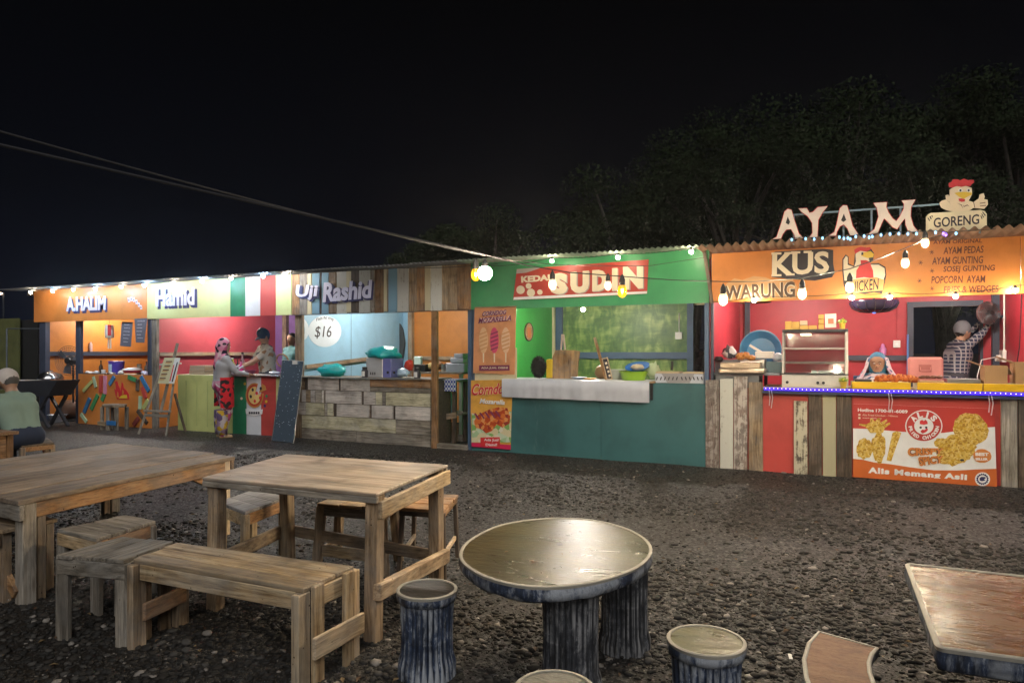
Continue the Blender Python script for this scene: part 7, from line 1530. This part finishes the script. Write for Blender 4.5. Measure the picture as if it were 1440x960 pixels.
tag(mk('hanging_strap', slabtri([z4(*p) for p in ((292,285),(300,165),(322,165),(335,285),(326,288),(312,190),(302,288))], Y0+0.5, 0.01), plain('pale_pink_strap', (0.6, 0.45, 0.4), 0.7)), 'pale looped strap hanging above the chopping board', 'strap')
wst = thing('chalkboard', 'small framed chalk board leaning beside a wooden stick on the teal counter', 'menu board', tuple(PY(855, 515, Y0+0.1)))
mk('frame', slabtri([z4(*p) for p in ((615,352),(660,343),(700,515),(655,518))], Y0+0.1, 0.02), wd('l', 'Z'), wst); mk('slate', slabtri([z4(*p) for p in ((624,362),(656,355),(692,508),(660,512))], Y0+0.095, 0.004), G['ink'], wst)
for k in range(4): mk('chalk_stroke', slabtri([z4(*p) for p in ((640+k*9,385+k*32),(655+k*9,380+k*32),(660+k*9,398+k*32),(645+k*9,402+k*32))], Y0+0.0925, 0.002), G['creamprint'], wst)
tag(mk('wooden_stick', beam(PY(*z4(560, 190), Y0+0.15), PY(*z4(652, 518), Y0+0.12), 0.02, 0.035), wd('o', 'Z')), 'long wooden stick leaning left of the small chalk board', 'stick')
zc4 = 1.063
def bowl(name, label, px, Y, z, rb, rt_, hgt, mat, cat, tilt=None):
    x = fx(px, Y); g = lathe([(rb, 0), (rt_, hgt), (rt_+0.012, hgt+0.004), (rt_+0.010, hgt-0.006), (rt_-0.008, hgt-0.003), (rb-0.008, 0.012), (0.001, 0.01)], 30, (x, Y, z))
    if tilt: g = rotx(g, tilt[0], (x, Y, z+hgt/2)); g = roty(g, tilt[1], (x, Y, z+hgt/2))
    return tag(mk(name, g, mat, smooth=50), label, cat)
D_ = 9.2; R4 = lambda px: px/960*8.9
bowl('plastic_basin', 'lime green basin on the white vinyl sheet', 891, Y0+0.22, zc4, R4(16), R4(20.5), 0.115, plain('lime_plastic', (0.28, 0.50, 0.03), 0.3), 'basin')
bowl('plastic_basin', 'grey-white tub behind the small chalk board', 868, Y0+0.42, zc4, R4(14), R4(17), 0.13, plain('greyish_plastic', (0.42, 0.45, 0.40), 0.4), 'tub')
bowl('plastic_basin', 'blue bowl tilted on top of the lime basin', 897, Y0+0.25, zc4+0.12, R4(8), R4(17), 0.07, plain('royal_blue_plastic', (0.02, 0.12, 0.38), 0.3), 'bowl', (0.35, -0.05))
lump('dish_cloth', 'cream dish cloth in the tilted blue bowl', 896, 516.5, Y0+0.2, 9.5, 4.5, plain('cream_cloth', (0.55, 0.45, 0.3), 0.8), 'cloth', 0.06, 3)
lump('food_tin', 'brown melon-shaped pot behind the wooden stick', 846, 523, Y0+0.45, 10, 10, plain('dull_brown_pot', (0.25, 0.15, 0.07), 0.6), 'pot', 0.02, 3)
lump('plastic_bag', 'pale green plastic bag tied up right of the lime basin', 919, 522, Y0+0.25, 9, 11, plain('pale_green_film', (0.42, 0.5, 0.3), 0.3), 'plastic bag', 0.08, 11)
bowl('plate', 'pale blue plate pile near the chopping board', 814, Y0+0.15, zc4, R4(7), R4(11), 0.03, plain('pale_blue_melamine', (0.45, 0.55, 0.68), 0.3), 'plate')
bowl('plate', 'orange plate right of the pale blue plates', 829, Y0+0.12, zc4, R4(7), R4(9), 0.018, plain('orange_melamine', (0.6, 0.3, 0.06), 0.3), 'plate')
rk = thing('serving_basket', 'long white basket tray with dark slots on the right of the teal counter', 'basket', tuple(PY(956, 530, Y0+0.12)))
x0_, x1_ = fx(921, Y0+0.05), fx(990, Y0+0.05)
mk('tray', cbox(x0_, x1_, Y0+0.03, Y0+0.4, 1.036, 1.036+0.125, 0.012), plain('bluish_white_basket', (0.5, 0.53, 0.6), 0.4), rk)
mk('grey_band', slabtri([z4(*p) for p in ((1080,470),(1340,470),(1300,545),(1130,545))], Y0+0.026, 0.003), plain('grey_mesh_band', (0.3, 0.29, 0.3), 0.5), rk)
for k in range(12):
    xx = 1045+k*31; s_ = -8 if k < 6 else 8
    if abs(k-5.5) > 0.4: mk('slot', slabtri([z4(*p) for p in ((xx,497),(xx+9,497),(xx+9+s_,522),(xx+s_,522))], Y0+0.021, 0.003), G['ink'], rk)
for k, (a, b) in enumerate(((1040, 1225), (1250, 1415))): tag(mk('food_tray', cbox(fx(z4(a, 0)[0], Y0+0.1), fx(z4(b, 0)[0], Y0+0.1), Y0+0.06, Y0+0.34, 1.163, 1.185, 0.008), plain('cream_food_paper', (0.55, 0.42, 0.25), 0.6)), ['left', 'right'][k]+' shallow food tray lying on the white basket tray', 'tray')
tag(mk('tongs', J(beam(PY(*z4(1160, 445), Y0+0.2), PY(*z4(1165, 375), Y0+0.2), 0.02, 0.03)), G['black']), 'black handled tongs standing in the left food tray', 'tongs')
# oval wall plaque on the green side wall
o_ = [PX(744+5.5*math.cos(a), 466.5-12.5*math.sin(a), XB[3]+0.035) for a in np.linspace(0, 2*math.pi, 20, endpoint=False)]
pq = thing('wall_plaque', 'small oval wooden plaque on the bright green side wall', 'plaque', tuple(np.mean(o_, 0)))
P_ = [Vector(p) for p in o_]; A = sum(P_[i].y*P_[(i+1) % 20].z-P_[(i+1) % 20].y*P_[i].z for i in range(20))
if A < 0: P_.reverse()
mk('disc', prism(P_, (-0.022, 0, 0)), wd('o', 'Y'), pq); mk('rim', tube([tuple(p) for p in P_]+[tuple(P_[0])], 0.01, 5, False), wd('d', 'Y'), pq)
mk('motif', prism([tuple(PX(x, y, XB[3]+0.038)) for x, y in ((742,475),(746.5,475),(746.5,460),(742,460))], (-0.0025, 0, 0)), plain('rust_motif', (0.5, 0.16, 0.05)), pq)
fan4 = thing('stand_fan', 'dim fan standing in the dark back doorway of the green stall', 'fan', tuple(PY(985, 500, YB+0.5))); fan_parts(fan4, PY(985, 497, YB+0.4), 0.22, 0.4); mk('stand', tube([PY(985, 500, YB+0.5), (PY(985, 500, YB+0.5)[0], YB+0.5, 0)], 0.02), G['black'], fan4)
# -- stall 5 goods
def z3(x, y): return (x/6.857+990, y/6.857+440)
zc5 = 1.021
# glass warmer
gw_ = thing('food_warmer', 'glass-fronted steel food warmer with two shelves on the fried chicken counter', 'food warmer', tuple(PY(1146, 500, Y0+0.1)))
ya, yb_ = Y0-0.02, Y0+0.42
xl, xr_ = fx(1099.5, ya), fx(1193, ya); z0w = zc5; zbw = fz(1146, 527, ya); ztw = fz(1146, 462.5, ya)
mk('base', cbox(xl, xr_, ya, yb_, z0w, zbw, 0.005), plain('cream_white_steel', (0.55, 0.52, 0.46), 0.4), gw_)
mk('base_shadow_line', box(xl-0.003, xr_+0.003, ya-0.004, yb_, zbw+0.001, zbw+0.014), G['dsteel'], gw_)  # thin dark steel strip along the upper edge of the base
for px in (1107, 1150, 1158): x_ = fx(px, ya); mk('knob', rotx(lathe([(0.018, 0), (0.016, 0.02), (0.001, 0.021)], 12, (x_, ya, z0w+0.06)), math.pi/2, (x_, ya, z0w+0.06)), G['black'], gw_)
mk('top_frame', cbox(xl, xr_, ya+0.06, yb_, ztw-0.035, ztw, 0.004), G['dsteel'], gw_)
for x_, w_ in ((xl, 0.02), (xr_-0.03, 0.03)):
    mk('frame_post', J(beam((x_+w_/2, ya+0.012, zbw+0.015), (x_+w_/2, ya+0.07, ztw-0.036), w_, 0.02, up=(0, 1, 0)), box(x_, x_+w_, yb_-0.02, yb_, zbw+0.015, ztw-0.036)), plain('greyed_steel', (0.3, 0.28, 0.27), 0.4, 0.7), gw_)
for py in (490, 510): zz_ = fz(1146, py, ya+0.1); mk('shelf', cbox(xl+0.021, xr_-0.031, ya+0.05, yb_-0.03, zz_-0.012, zz_+0.012, 0.003), plain('greyed_steel', (0.3, 0.28, 0.27), 0.4, 0.7), gw_)
mk('front_glass', prism([(xl+0.022, ya+0.016, zbw+0.016), (xr_-0.032, ya+0.016, zbw+0.016), (xr_-0.032, ya+0.074, ztw-0.037), (xl+0.022, ya+0.074, ztw-0.037)], (0, 0.004, 0)), clear_glass('display_glass', (0.9, 0.92, 0.92), 0.3, 0.05), gw_)
mk('back_panel', box(xl+0.021, xr_-0.031, yb_-0.012, yb_-0.004, zbw+0.016, ztw-0.036), clear_glass('back_display_glass', (0.82, 0.8, 0.8), 0.4, 0.1), gw_)
mk('warm_tube', tube([(xl+0.2, ya+0.2, ztw-0.06), (xr_-0.4, ya+0.2, ztw-0.06)], 0.012, 8), glow('warmer_tube_glow', (1.0, 0.75, 0.5), 5), gw_)
for a, b, lab in ((1035, 1090, 'small'), (1100, 1345, 'long')):
    tag(mk('steel_tray', cbox(fx(z3(max(a, 790), 0)[0], ya+0.15), fx(z3(b, 0)[0], ya+0.15), ya+0.08, ya+0.35, zbw+0.016, zbw+0.055, 0.006), plain('shiny_aluminium', (0.75, 0.75, 0.78), 0.18, 1.0)), lab+' steel tray inside the glass food warmer', 'tray')
zts = ztw+0.001
for k, (a, b, t0, t1) in enumerate(((782,850,75,150),(850,925,80,150),(925,998,70,116),(925,1008,118,150),(1010,1090,118,150),(1102,1158,15,58),(1102,1158,60,104),(1102,1158,106,150))):
    z0_ = zts if t1 >= 150 else fz(1150, z3(0, t1)[1], Y0+0.15); z1_ = fz(1150, z3(0, t0)[1], Y0+0.15)-0.003
    tag(mk('food_box', cbox(fx(z3(a, 0)[0], Y0+0.15)+0.002, fx(z3(b, 0)[0], Y0+0.15)-0.002, Y0+0.1, Y0+0.28, z0_, z1_, 0.003), plain('amber_printed_card', (0.66, 0.38, 0.08), 0.5) if k != 2 else plain('cream_printed_card', (0.66, 0.5, 0.35), 0.5)),
        ['leftmost amber food box on the glass warmer', 'second amber food box from the left on the glass warmer', 'cream food box with a dark dot, on top of the third amber box', 'third amber food box from the left, under the cream one', 'fourth amber food box lying low beside the cream one', 'top amber box of the narrow stack beside the sign card', 'middle amber box of the narrow stack beside the sign card', 'bottom amber box of the narrow stack beside the sign card'][k], 'box')
sc_ = thing('sign_card', 'small white card with a red food picture standing on the glass warmer', 'card', tuple(PY(1168, 450, Y0+0.15)))
mk('card', slabY([z3(*p) for p in ((1165,10),(1275,5),(1275,138),(1168,142))], Y0+0.15, 0.01), G['offw'], sc_); mk('picture', slabY([z3(*p) for p in ((1195,55),(1250,52),(1250,102),(1197,104))], Y0+0.1465, 0.003), plain('salmon_print', (0.6, 0.2, 0.12)), sc_)
def potplant(label, px, Y, z, r_, hgt):
    x = fx(px, Y); t = thing('potted_plant', label, 'potted plant', (x, Y, z), None, 'small yellow flower pots')
    mk('pot', lathe([(r_*0.72, 0), (r_, hgt), (r_*1.08, hgt), (r_*1.08, hgt-0.01), (r_*0.9, hgt), (0.001, hgt-0.015)], 18, (x, Y, z)), plain('yellow_pot', (0.68, 0.45, 0.06), 0.4), t, smooth=50)
    r3 = np.random.default_rng(int(px)); V = []; Fc = []; mi = []
    for i in range(150):
        d = r3.normal(size=3); d[2] = abs(d[2])*0.9+0.1; d /= np.linalg.norm(d); p = np.array([x, Y, z+hgt])+d*r_*1.55*r3.uniform(0.3, 1.0); u_ = r3.normal(size=3); u_ /= np.linalg.norm(u_); w_ = np.cross(u_, d); L = 0.016*r3.uniform(0.6, 1.3)
        n0 = len(V); V += [tuple(p-u_*L), tuple(p-w_*L*0.5), tuple(p+u_*L), tuple(p+w_*L*0.5)]; Fc.append((n0, n0+1, n0+2, n0+3)); mi.append(1 if i % 4 == 0 else 0)
    mk('leaves', (V, Fc), [plain('spring_green_leaf', (0.22, 0.38, 0.03), 0.5), plain('yellow_petal', (0.7, 0.55, 0.04), 0.5)], t, mi=mi, kind='stuff')
potplant('yellow pot of small flowers on the right top corner of the glass warmer', 1184.5, Y0+0.15, zts, 0.036, 0.07)
potplant('yellow pot of small flowers on the counter at the foot of the glass warmer', 1186, Y0-0.11, zc5+0.001, 0.04, 0.08)
# blue basin leaning on the wall
cB = PY(1070.5, 494, Y0+0.85); RB = 28/960*(Y0+0.75)/(0.9087+0.4174*0.365)
g = lathe([(RB*0.72, 0), (RB*0.92, 0.13), (RB, 0.14), (RB, 0.15), (RB*0.94, 0.15), (RB*0.88, 0.13), (RB*0.68, 0.012), (0.001, 0.01)], 36, tuple(cB)); g = rotx(g, math.radians(80), tuple(cB))
tag(mk('round_basin', g, plain('sky_blue_plastic', (0.08, 0.30, 0.58), 0.3), smooth=50), 'big sky blue basin standing on its edge behind the steel tray', 'basin')
fy = thing('fryer_table', 'grey steel prep table behind the leftmost driftwood planks', 'table', tuple(PY(1045, 540, Y0+0.3)))
mk('tabletop', cbox(fx(1000, Y0+0.1), fx(1098, Y0+0.1), Y0+0.04, Y0+0.9, 1.155, 1.18, 0.004), plain('grey_painted_steel', (0.16, 0.17, 0.19), 0.4), fy)
for x in (fx(1003, Y0+0.1), fx(1068, Y0+0.1)): mk('leg', box(x, x+0.04, Y0+0.045, Y0+0.085, 0, 1.154), G['dsteel'], fy); mk('leg', box(x, x+0.04, Y0+0.8, Y0+0.84, 0, 1.154), G['dsteel'], fy)
mk('apron', box(fx(1000, Y0+0.1)+0.002, fx(1072, Y0+0.1), Y0+0.045, Y0+0.06, 1.0, 1.154), plain('grey_painted_steel', (0.16, 0.17, 0.19), 0.4), fy)
zf = 1.181
tag(mk('steel_cabinet', cbox(fx(1004, Y0+0.4), fx(1040, Y0+0.4), Y0+0.36, Y0+0.62, zf, 1.345, 0.006), plain('grey_painted_steel', (0.16, 0.17, 0.19), 0.4)), 'low grey steel cabinet behind the beige pan', 'cabinet')
tag(mk('steel_rack', cbox(fx(1041, Y0+0.4), fx(1076, Y0+0.4), Y0+0.38, Y0+0.66, zf, 1.35, 0.006), G['steel']), 'low steel rack block in front of the blue basin', 'rack')
tag(mk('roasting_tray', cbox(fx(1011, Y0), fx(1076, Y0), Y0-0.06, Y0+0.35, zf, zf+0.055, 0.012), plain('warm_steel_tray', (0.55, 0.47, 0.4), 0.3, 1.0)), 'wide steel roasting tray on the prep table above the driftwood planks', 'tray')
tag(mk('gastro_pan', cbox(fx(1014, Y0+0.15), fx(1070, Y0+0.15), Y0+0.06, Y0+0.34, zf+0.056, zf+0.13, 0.008), plain('beige_steel_pan', (0.45, 0.36, 0.27), 0.35, 0.6)), 'beige rectangular pan stacked in the steel roasting tray', 'pan')
frm = patches('fried_chicken_crust', [(0.5, 0.22, 0.06), (0.4, 0.15, 0.04), (0.58, 0.3, 0.1), (0.3, 0.1, 0.03)], 40, 0.5)
for k, (px, py, rx, rz_) in enumerate(((1041,501,6,5.5),(1049,500,6,5),(1056,503,6,4))): lump('fried_chicken', ['left', 'middle', 'right'][k]+' fried chicken piece heaped in the beige pan', px, py, Y0+0.2, rx, rz_, frm, 'fried chicken', 0.06, k+1, n_=14)
tag(mk('plastic_crate', cbox(fx(1077, Y0+0.4), fx(1100, Y0+0.4), Y0+0.35, Y0+0.7, zf, fz(1090, 508.5, Y0+0.4), 0.006), plain('greyish_teal_plastic', (0.10, 0.17, 0.2), 0.45)), 'grey-teal crate between the blue basin and the glass warmer', 'crate')
tag(mk('food_container', cbox(fx(1062, Y0+0.45), fx(1088, Y0+0.45), Y0+0.42, Y0+0.62, fz(1075, 504, Y0+0.45), fz(1075, 494, Y0+0.45), 0.008), G['offw']), 'white food container in front of the blue basin', 'container')
lump('plastic_bag', 'bluish clear bag beside the white container', 1094, 502, Y0+0.4, 6, 6, plain('bluish_white_plastic', (0.55, 0.6, 0.7), 0.3), 'plastic bag', 0.07, 6)
lump('plastic_bag', 'crumpled black and white bag at the left end of the prep table', 1026, 496, Y0+0.35, 9, 9, patches('black_white_bag', [(0.55, 0.52, 0.52), (0.05, 0.05, 0.06), (0.5, 0.47, 0.46), (0.3, 0.27, 0.28)], 12), 'plastic bag', 0.08, 12)
lump('plastic_bag', 'small black bag at the left end of the prep table', 1011, 505, Y0+0.3, 6, 4, G['black'], 'plastic bag', 0.05, 13)
tag(mk('standing_tongs', beam(PY(*z3(440, 310), Y0+0.5), PY(*z3(590, 400), Y0+0.5), 0.02, 0.03), G['offw']), 'white ladle handle slanting in front of the blue basin', 'ladle')
# cash box and counter food
def z5(x, y): return (x/5.143+1160, y/5.143+430)
cbx = thing('cash_box', 'pink cash box with a carry handle standing on the counter', 'cash box', tuple(PY(1302, 516, Y0+0.15))); pk2 = plain('salmon_pink_paint', (0.62, 0.24, 0.23), 0.35)
x0_, x1_ = fx(1277, Y0+0.12), fx(1327, Y0+0.12); zz0 = 1.101; zz1 = fz(1302, 502, Y0+0.12)
mk('lid', cbox(x0_, x1_, Y0+0.12, Y0+0.20, zz0, zz1, 0.022), pk2, cbx)
mk('handle_recess', cbox(fx(1292, Y0+0.115), fx(1310, Y0+0.115), Y0+0.1165, Y0+0.1195, fz(1302, 522.5, Y0+0.12), fz(1302, 512.5, Y0+0.12), 0.001), plain('darker_pink', (0.42, 0.13, 0.12), 0.4), cbx)
mk('handle', tube([PY(1294, 516, Y0+0.1), PY(1295, 521, Y0+0.1), PY(1308, 521, Y0+0.1), PY(1309, 516, Y0+0.1)], 0.006, 6), pk2, cbx)
xs_ = [(1236,533),(1244,532),(1252,531.5),(1259,533),(1266,531),(1272,532),(1279,532),(1284,533)]
for k, (px, py) in enumerate(xs_): lump('fried_chicken', ['first', 'second', 'third', 'fourth', 'fifth', 'sixth', 'seventh', 'eighth'][k]+' grilled chicken piece from the left in the row before the cash box', px, py, Y0-0.04, 6.5, 5.2, patches('glazed_chicken', [(0.5, 0.13, 0.03), (0.38, 0.08, 0.02), (0.55, 0.2, 0.06), (0.25, 0.05, 0.02)], 30, 0.3), 'grilled chicken', 0.07, k+20, n_=14)
tag(mk('food_tray', noise_verts(cbox(fx(1291, Y0), fx(1327, Y0), Y0-0.08, Y0+0.08, 1.101, 1.125, 0.006), 0.004, 6), plain('kraft_paper', (0.4, 0.24, 0.12), 0.7)), 'kraft paper tray of dark snacks in front of the cash box', 'tray')
for k in range(4): lump('snack', ['leftmost', 'second', 'third', 'rightmost'][k]+' dark snack piece on the kraft paper tray', 1297+k*8, 530, Y0-0.02, 4.5, 2.4, plain('dark_fried_snack', (0.14, 0.05, 0.03), 0.5), 'snack', 0.08, k, n_=10)
tag(mk('black_tray', cbox(fx(1202, Y0), fx(1226, Y0), Y0+0.0, Y0+0.25, 1.101, 1.125, 0.004), G['black']), 'flat black tray before the seated woman', 'tray')
tag(mk('steel_tray', cbox(fx(1331, Y0+0.1), fx(1378, Y0+0.1), Y0+0.05, Y0+0.35, 1.101, 1.145, 0.006), G['steel']), 'steel grill tray right of the pink cash box', 'tray')
def openbox(label, px0, px1, py0, Y, z0, mat, cat='cardboard box', flap=True):
    x0_, x1_ = fx(px0, Y), fx(px1, Y); z1_ = fz((px0+px1)/2, py0, Y); t = thing('cardboard_box', label, cat, ((x0_+x1_)/2, Y, z0))
    mk('front', cbox(x0_, x1_, Y, Y+0.006, z0, z1_, 0.001), mat, t); mk('back', cbox(x0_, x1_, Y+0.25, Y+0.256, z0, z1_, 0.001), mat, t); mk('side', cbox(x0_, x0_+0.006, Y+0.0065, Y+0.2495, z0, z1_, 0.001), mat, t); mk('side', cbox(x1_-0.006, x1_, Y+0.0065, Y+0.2495, z0, z1_, 0.001), mat, t)
    if flap: mk('flap', prism([(x0_, Y+0.01, z1_-0.01), (x0_, Y+0.24, z1_-0.01), (x0_-0.14, Y+0.24, z1_+0.05), (x0_-0.14, Y+0.01, z1_+0.05)], (0, 0, 0.005)), plain('pale_cardboard', (0.5, 0.36, 0.22), 0.7), t); mk('flap', prism([(x1_, Y+0.01, z1_-0.01), (x1_+0.05, Y+0.01, z1_-0.1), (x1_+0.05, Y+0.24, z1_-0.1), (x1_, Y+0.24, z1_-0.01)], (0, 0, 0.005)), plain('cream_cardboard', (0.6, 0.48, 0.36), 0.7), t)
    return t
kraft = plain('brown_cardboard', (0.34, 0.2, 0.09), 0.7)
openbox('open brown cardboard box with spread flaps on the yellow counter blocks', 1385, 1417, 514, Y0+0.0, 1.101, kraft)
openbox('brown cardboard box at the right frame edge of the counter', 1428, 1460, 509, Y0+0.1, 1.101, kraft)
tag(mk('sugar_bottle', lathe([(0.045, 0), (0.05, 0.1), (0.03, 0.13), (0.025, 0.16), (0.012, 0.18)], 16, (fx(1241.5, YB-0.1), YB-0.1, 1.391)), plain('white_magenta_bottle', (0.55, 0.2, 0.45), 0.3), smooth=50), 'magenta and white bottle on the dark rail behind the seated woman', 'bottle')
lw = PY(1261, 483.5, YB-0.03); swt = thing('light_switch', 'white wall switch with a conduit on the crimson back wall', 'switch', tuple(lw))
mk('plate', cbox(fx(1256, YB-0.03), fx(1266, YB-0.03), YB-0.05, YB-0.003, fz(1261, 488.5, YB-0.03), fz(1261, 478.5, YB-0.03), 0.004), G['offw'], swt); mk('rocker', cbox(lw[0]-0.02, lw[0]+0.02, YB-0.056, YB-0.0505, lw[2]-0.02, lw[2]+0.02, 0.002), G['whiteprint'], swt)
mk('conduit', tube([(lw[0], YB-0.012, lw[2]+0.05), (lw[0], YB-0.012, 2.4)], 0.007, 6), G['red_in'], swt)
tag(mk('broom_handle', tube([PY(1276.5, 470, YB-0.15), (fx(1276.5, YB-0.15), YB-0.15, 0.1)], 0.014, 8), plain('mid_blue_plastic', (0.08, 0.2, 0.5), 0.4)), 'blue broom handle beside the dark door frame', 'broom')
cf = thing('ceiling_fan', 'dark oval fan hanging under the roof of the crimson stall', 'fan', tuple(PY(1229, 430, 10.6)))
c_ = PY(1229, 429, 10.6)
mk('guard', lathe([(0.30, 0.06), (0.305, 0.03), (0.27, -0.04), (0.18, -0.085), (0.06, -0.10), (0.001, -0.10)], 30, tuple(c_)), plain('smoky_violet_plastic', (0.03, 0.025, 0.06), 0.25), cf, smooth=60)
mk('ribs', J(*[tube([(c_[0]+r_*math.cos(a), c_[1]+r_*math.sin(a), c_[2]+z) for r_, z in ((0.308, 0.03), (0.273, -0.044), (0.183, -0.09), (0.06, -0.105))], 0.004, 4) for a in np.linspace(0, 2*math.pi, 16, endpoint=False)]), G['black'], cf)
mk('hub_light', ball((c_[0], c_[1], c_[2]-0.105), 0.022, 10, 6, (1, 1, 0.5)), glow('fan_blue_light', (0.15, 0.3, 1.0), 1.5), cf); mk('rod', tube([(c_[0], c_[1], c_[2]+0.05), (c_[0], c_[1], 2.64)], 0.015, 8), G['black'], cf)
wf = thing('wall_fan', 'brown round wall fan held by the reaching man at the doorway', 'fan', tuple(PY(1392, 440, 11.6)))
c_ = PY(1391, 440, 11.55)
fan_parts(wf, c_, 0.165, 0.5, plain('dusty_brown_plastic', (0.13, 0.04, 0.035), 0.5), 5); mk('back_shell', rotz(rotx(lathe([(0.15, -0.01), (0.16, 0.0), (0.15, 0.03), (0.06, 0.06), (0.001, 0.06)], 24, tuple(c_+np.array([0, 0.03, 0]))), math.radians(-90), tuple(c_+np.array([0, 0.03, 0]))), 0.5, tuple(c_)), plain('dusty_brown_plastic', (0.13, 0.04, 0.035), 0.5), wf, smooth=60); mk('bracket', tube([c_, (XB[5]-0.01, c_[1]+0.2, c_[2]-0.05)], 0.02, 8), G['dnavy'], wf)
cdt = thing('power_sockets', 'white conduit with stacked plugs at the right of the doorway', 'socket', tuple(PY(1407, 480, 11.4)))
xw_ = XB[5]-0.01
def wr(px): return PX(px, 494, xw_)[1]
yA = 11.6
mk('conduit', tube([(xw_-0.01, yA, 1.45), (xw_-0.01, yA, 2.5)], 0.012, 8), G['offw'], cdt); mk('socket_box', cbox(xw_-0.05, xw_, yA-0.1, yA+0.1, 1.30, 1.47, 0.006), G['offw'], cdt)
for k in range(2): mk('plug', cbox(xw_-0.11, xw_-0.051, yA-0.05+k*0.07, yA-0.01+k*0.07, 1.34-0.03*k, 1.40-0.03*k, 0.006), G['offw'], cdt)
mk('plug_cord', tube([(xw_-0.11, yA, 1.37), (xw_-0.28, yA-0.02, 1.33), (xw_-0.33, yA-0.02, 1.1), (xw_-0.3, yA-0.02, 0.7)], 0.007, 6), G['offw'], cdt)
yB_ = 10.6; tag(mk('power_cable', tube([(xw_-0.012, yB_, 2.4), (xw_-0.02, yB_+0.05, 1.9), (xw_-0.02, yB_+0.12, 1.5), (xw_-0.03, yB_+0.32, 1.1)], 0.007, 6), G['black']), 'black cable running down the right crimson wall', 'cable')
for px, lab in ((1083, 'left tinsel dangle below the blue light tape'), (1251, 'middle tinsel dangle below the blue light tape'), (1392, 'right tinsel dangle below the blue light tape')):
    x_ = fx(px, Y0-0.11); t = thing('tinsel', lab, 'tinsel', (x_, Y0-0.11, 0.9), None, 'tinsel dangles under the light tape')
    for k in range(2): mk('strand', tube([(x_+k*0.025-0.012, Y0-0.112, 0.985), (x_+k*0.03-0.01+0.008, Y0-0.112, 0.9), (x_+k*0.022-0.01, Y0-0.11, 0.80-0.03*k)], 0.0055, 5), plain('silvery_tinsel', (0.7, 0.6, 0.65), 0.3, 0.5), t)
# unseen bulbs added behind the fascias to light the stall interiors
for i, (px, Y, s_) in enumerate(((560, 10.2, 'plank'), (330, 10.2, 'striped'), (170, 10.2, 'orange'), (1120, 10.0, 'crimson'), (1390, 10.0, 'crimson'))):
    x_ = fx(px, Y); t = thing('hanging_bulb', ['bulb hanging behind the plank fascia inside the plank stall', 'bulb hanging behind the striped fascia', 'bulb hanging behind the plain orange fascia at the far left', 'bulb hanging behind the fascia above the glass warmer', 'bulb hanging behind the fascia above the open cardboard box'][i], 'light bulb', (x_, Y, 2.38)); q = inst(me_work, 'bulb', (x_, Y, 2.38), t); inst(me_sock, 'socket', (x_, Y, 2.40), q); mk('cord', tube([(x_, Y, 2.44), (x_, Y, 2.66)], 0.003, 5), wirem, t)
# ============================================================ thin night haze that carries the glow of the bulbs
hz = mk('haze', box(-60, 45, -8, 48, -1.5, 16), None, None, kind='stuff'); hz['label'] = 'thin smoky night haze over the whole yard'; hz['category'] = 'haze'
hm = bpy.data.materials.new('night_haze'); hm.use_nodes = True; hn_ = hm.node_tree.nodes; hn_.remove(hn_['Principled BSDF'])
pv = hn_.new('ShaderNodeVolumePrincipled'); pv.inputs['Color'].default_value = (0.9, 0.93, 1, 1); pv.inputs['Density'].default_value = 0.0010; pv.inputs['Anisotropy'].default_value = 0.8
hm.node_tree.links.new(pv.outputs[0], hn_['Material Output'].inputs['Volume']); hz.data.materials.append(hm)
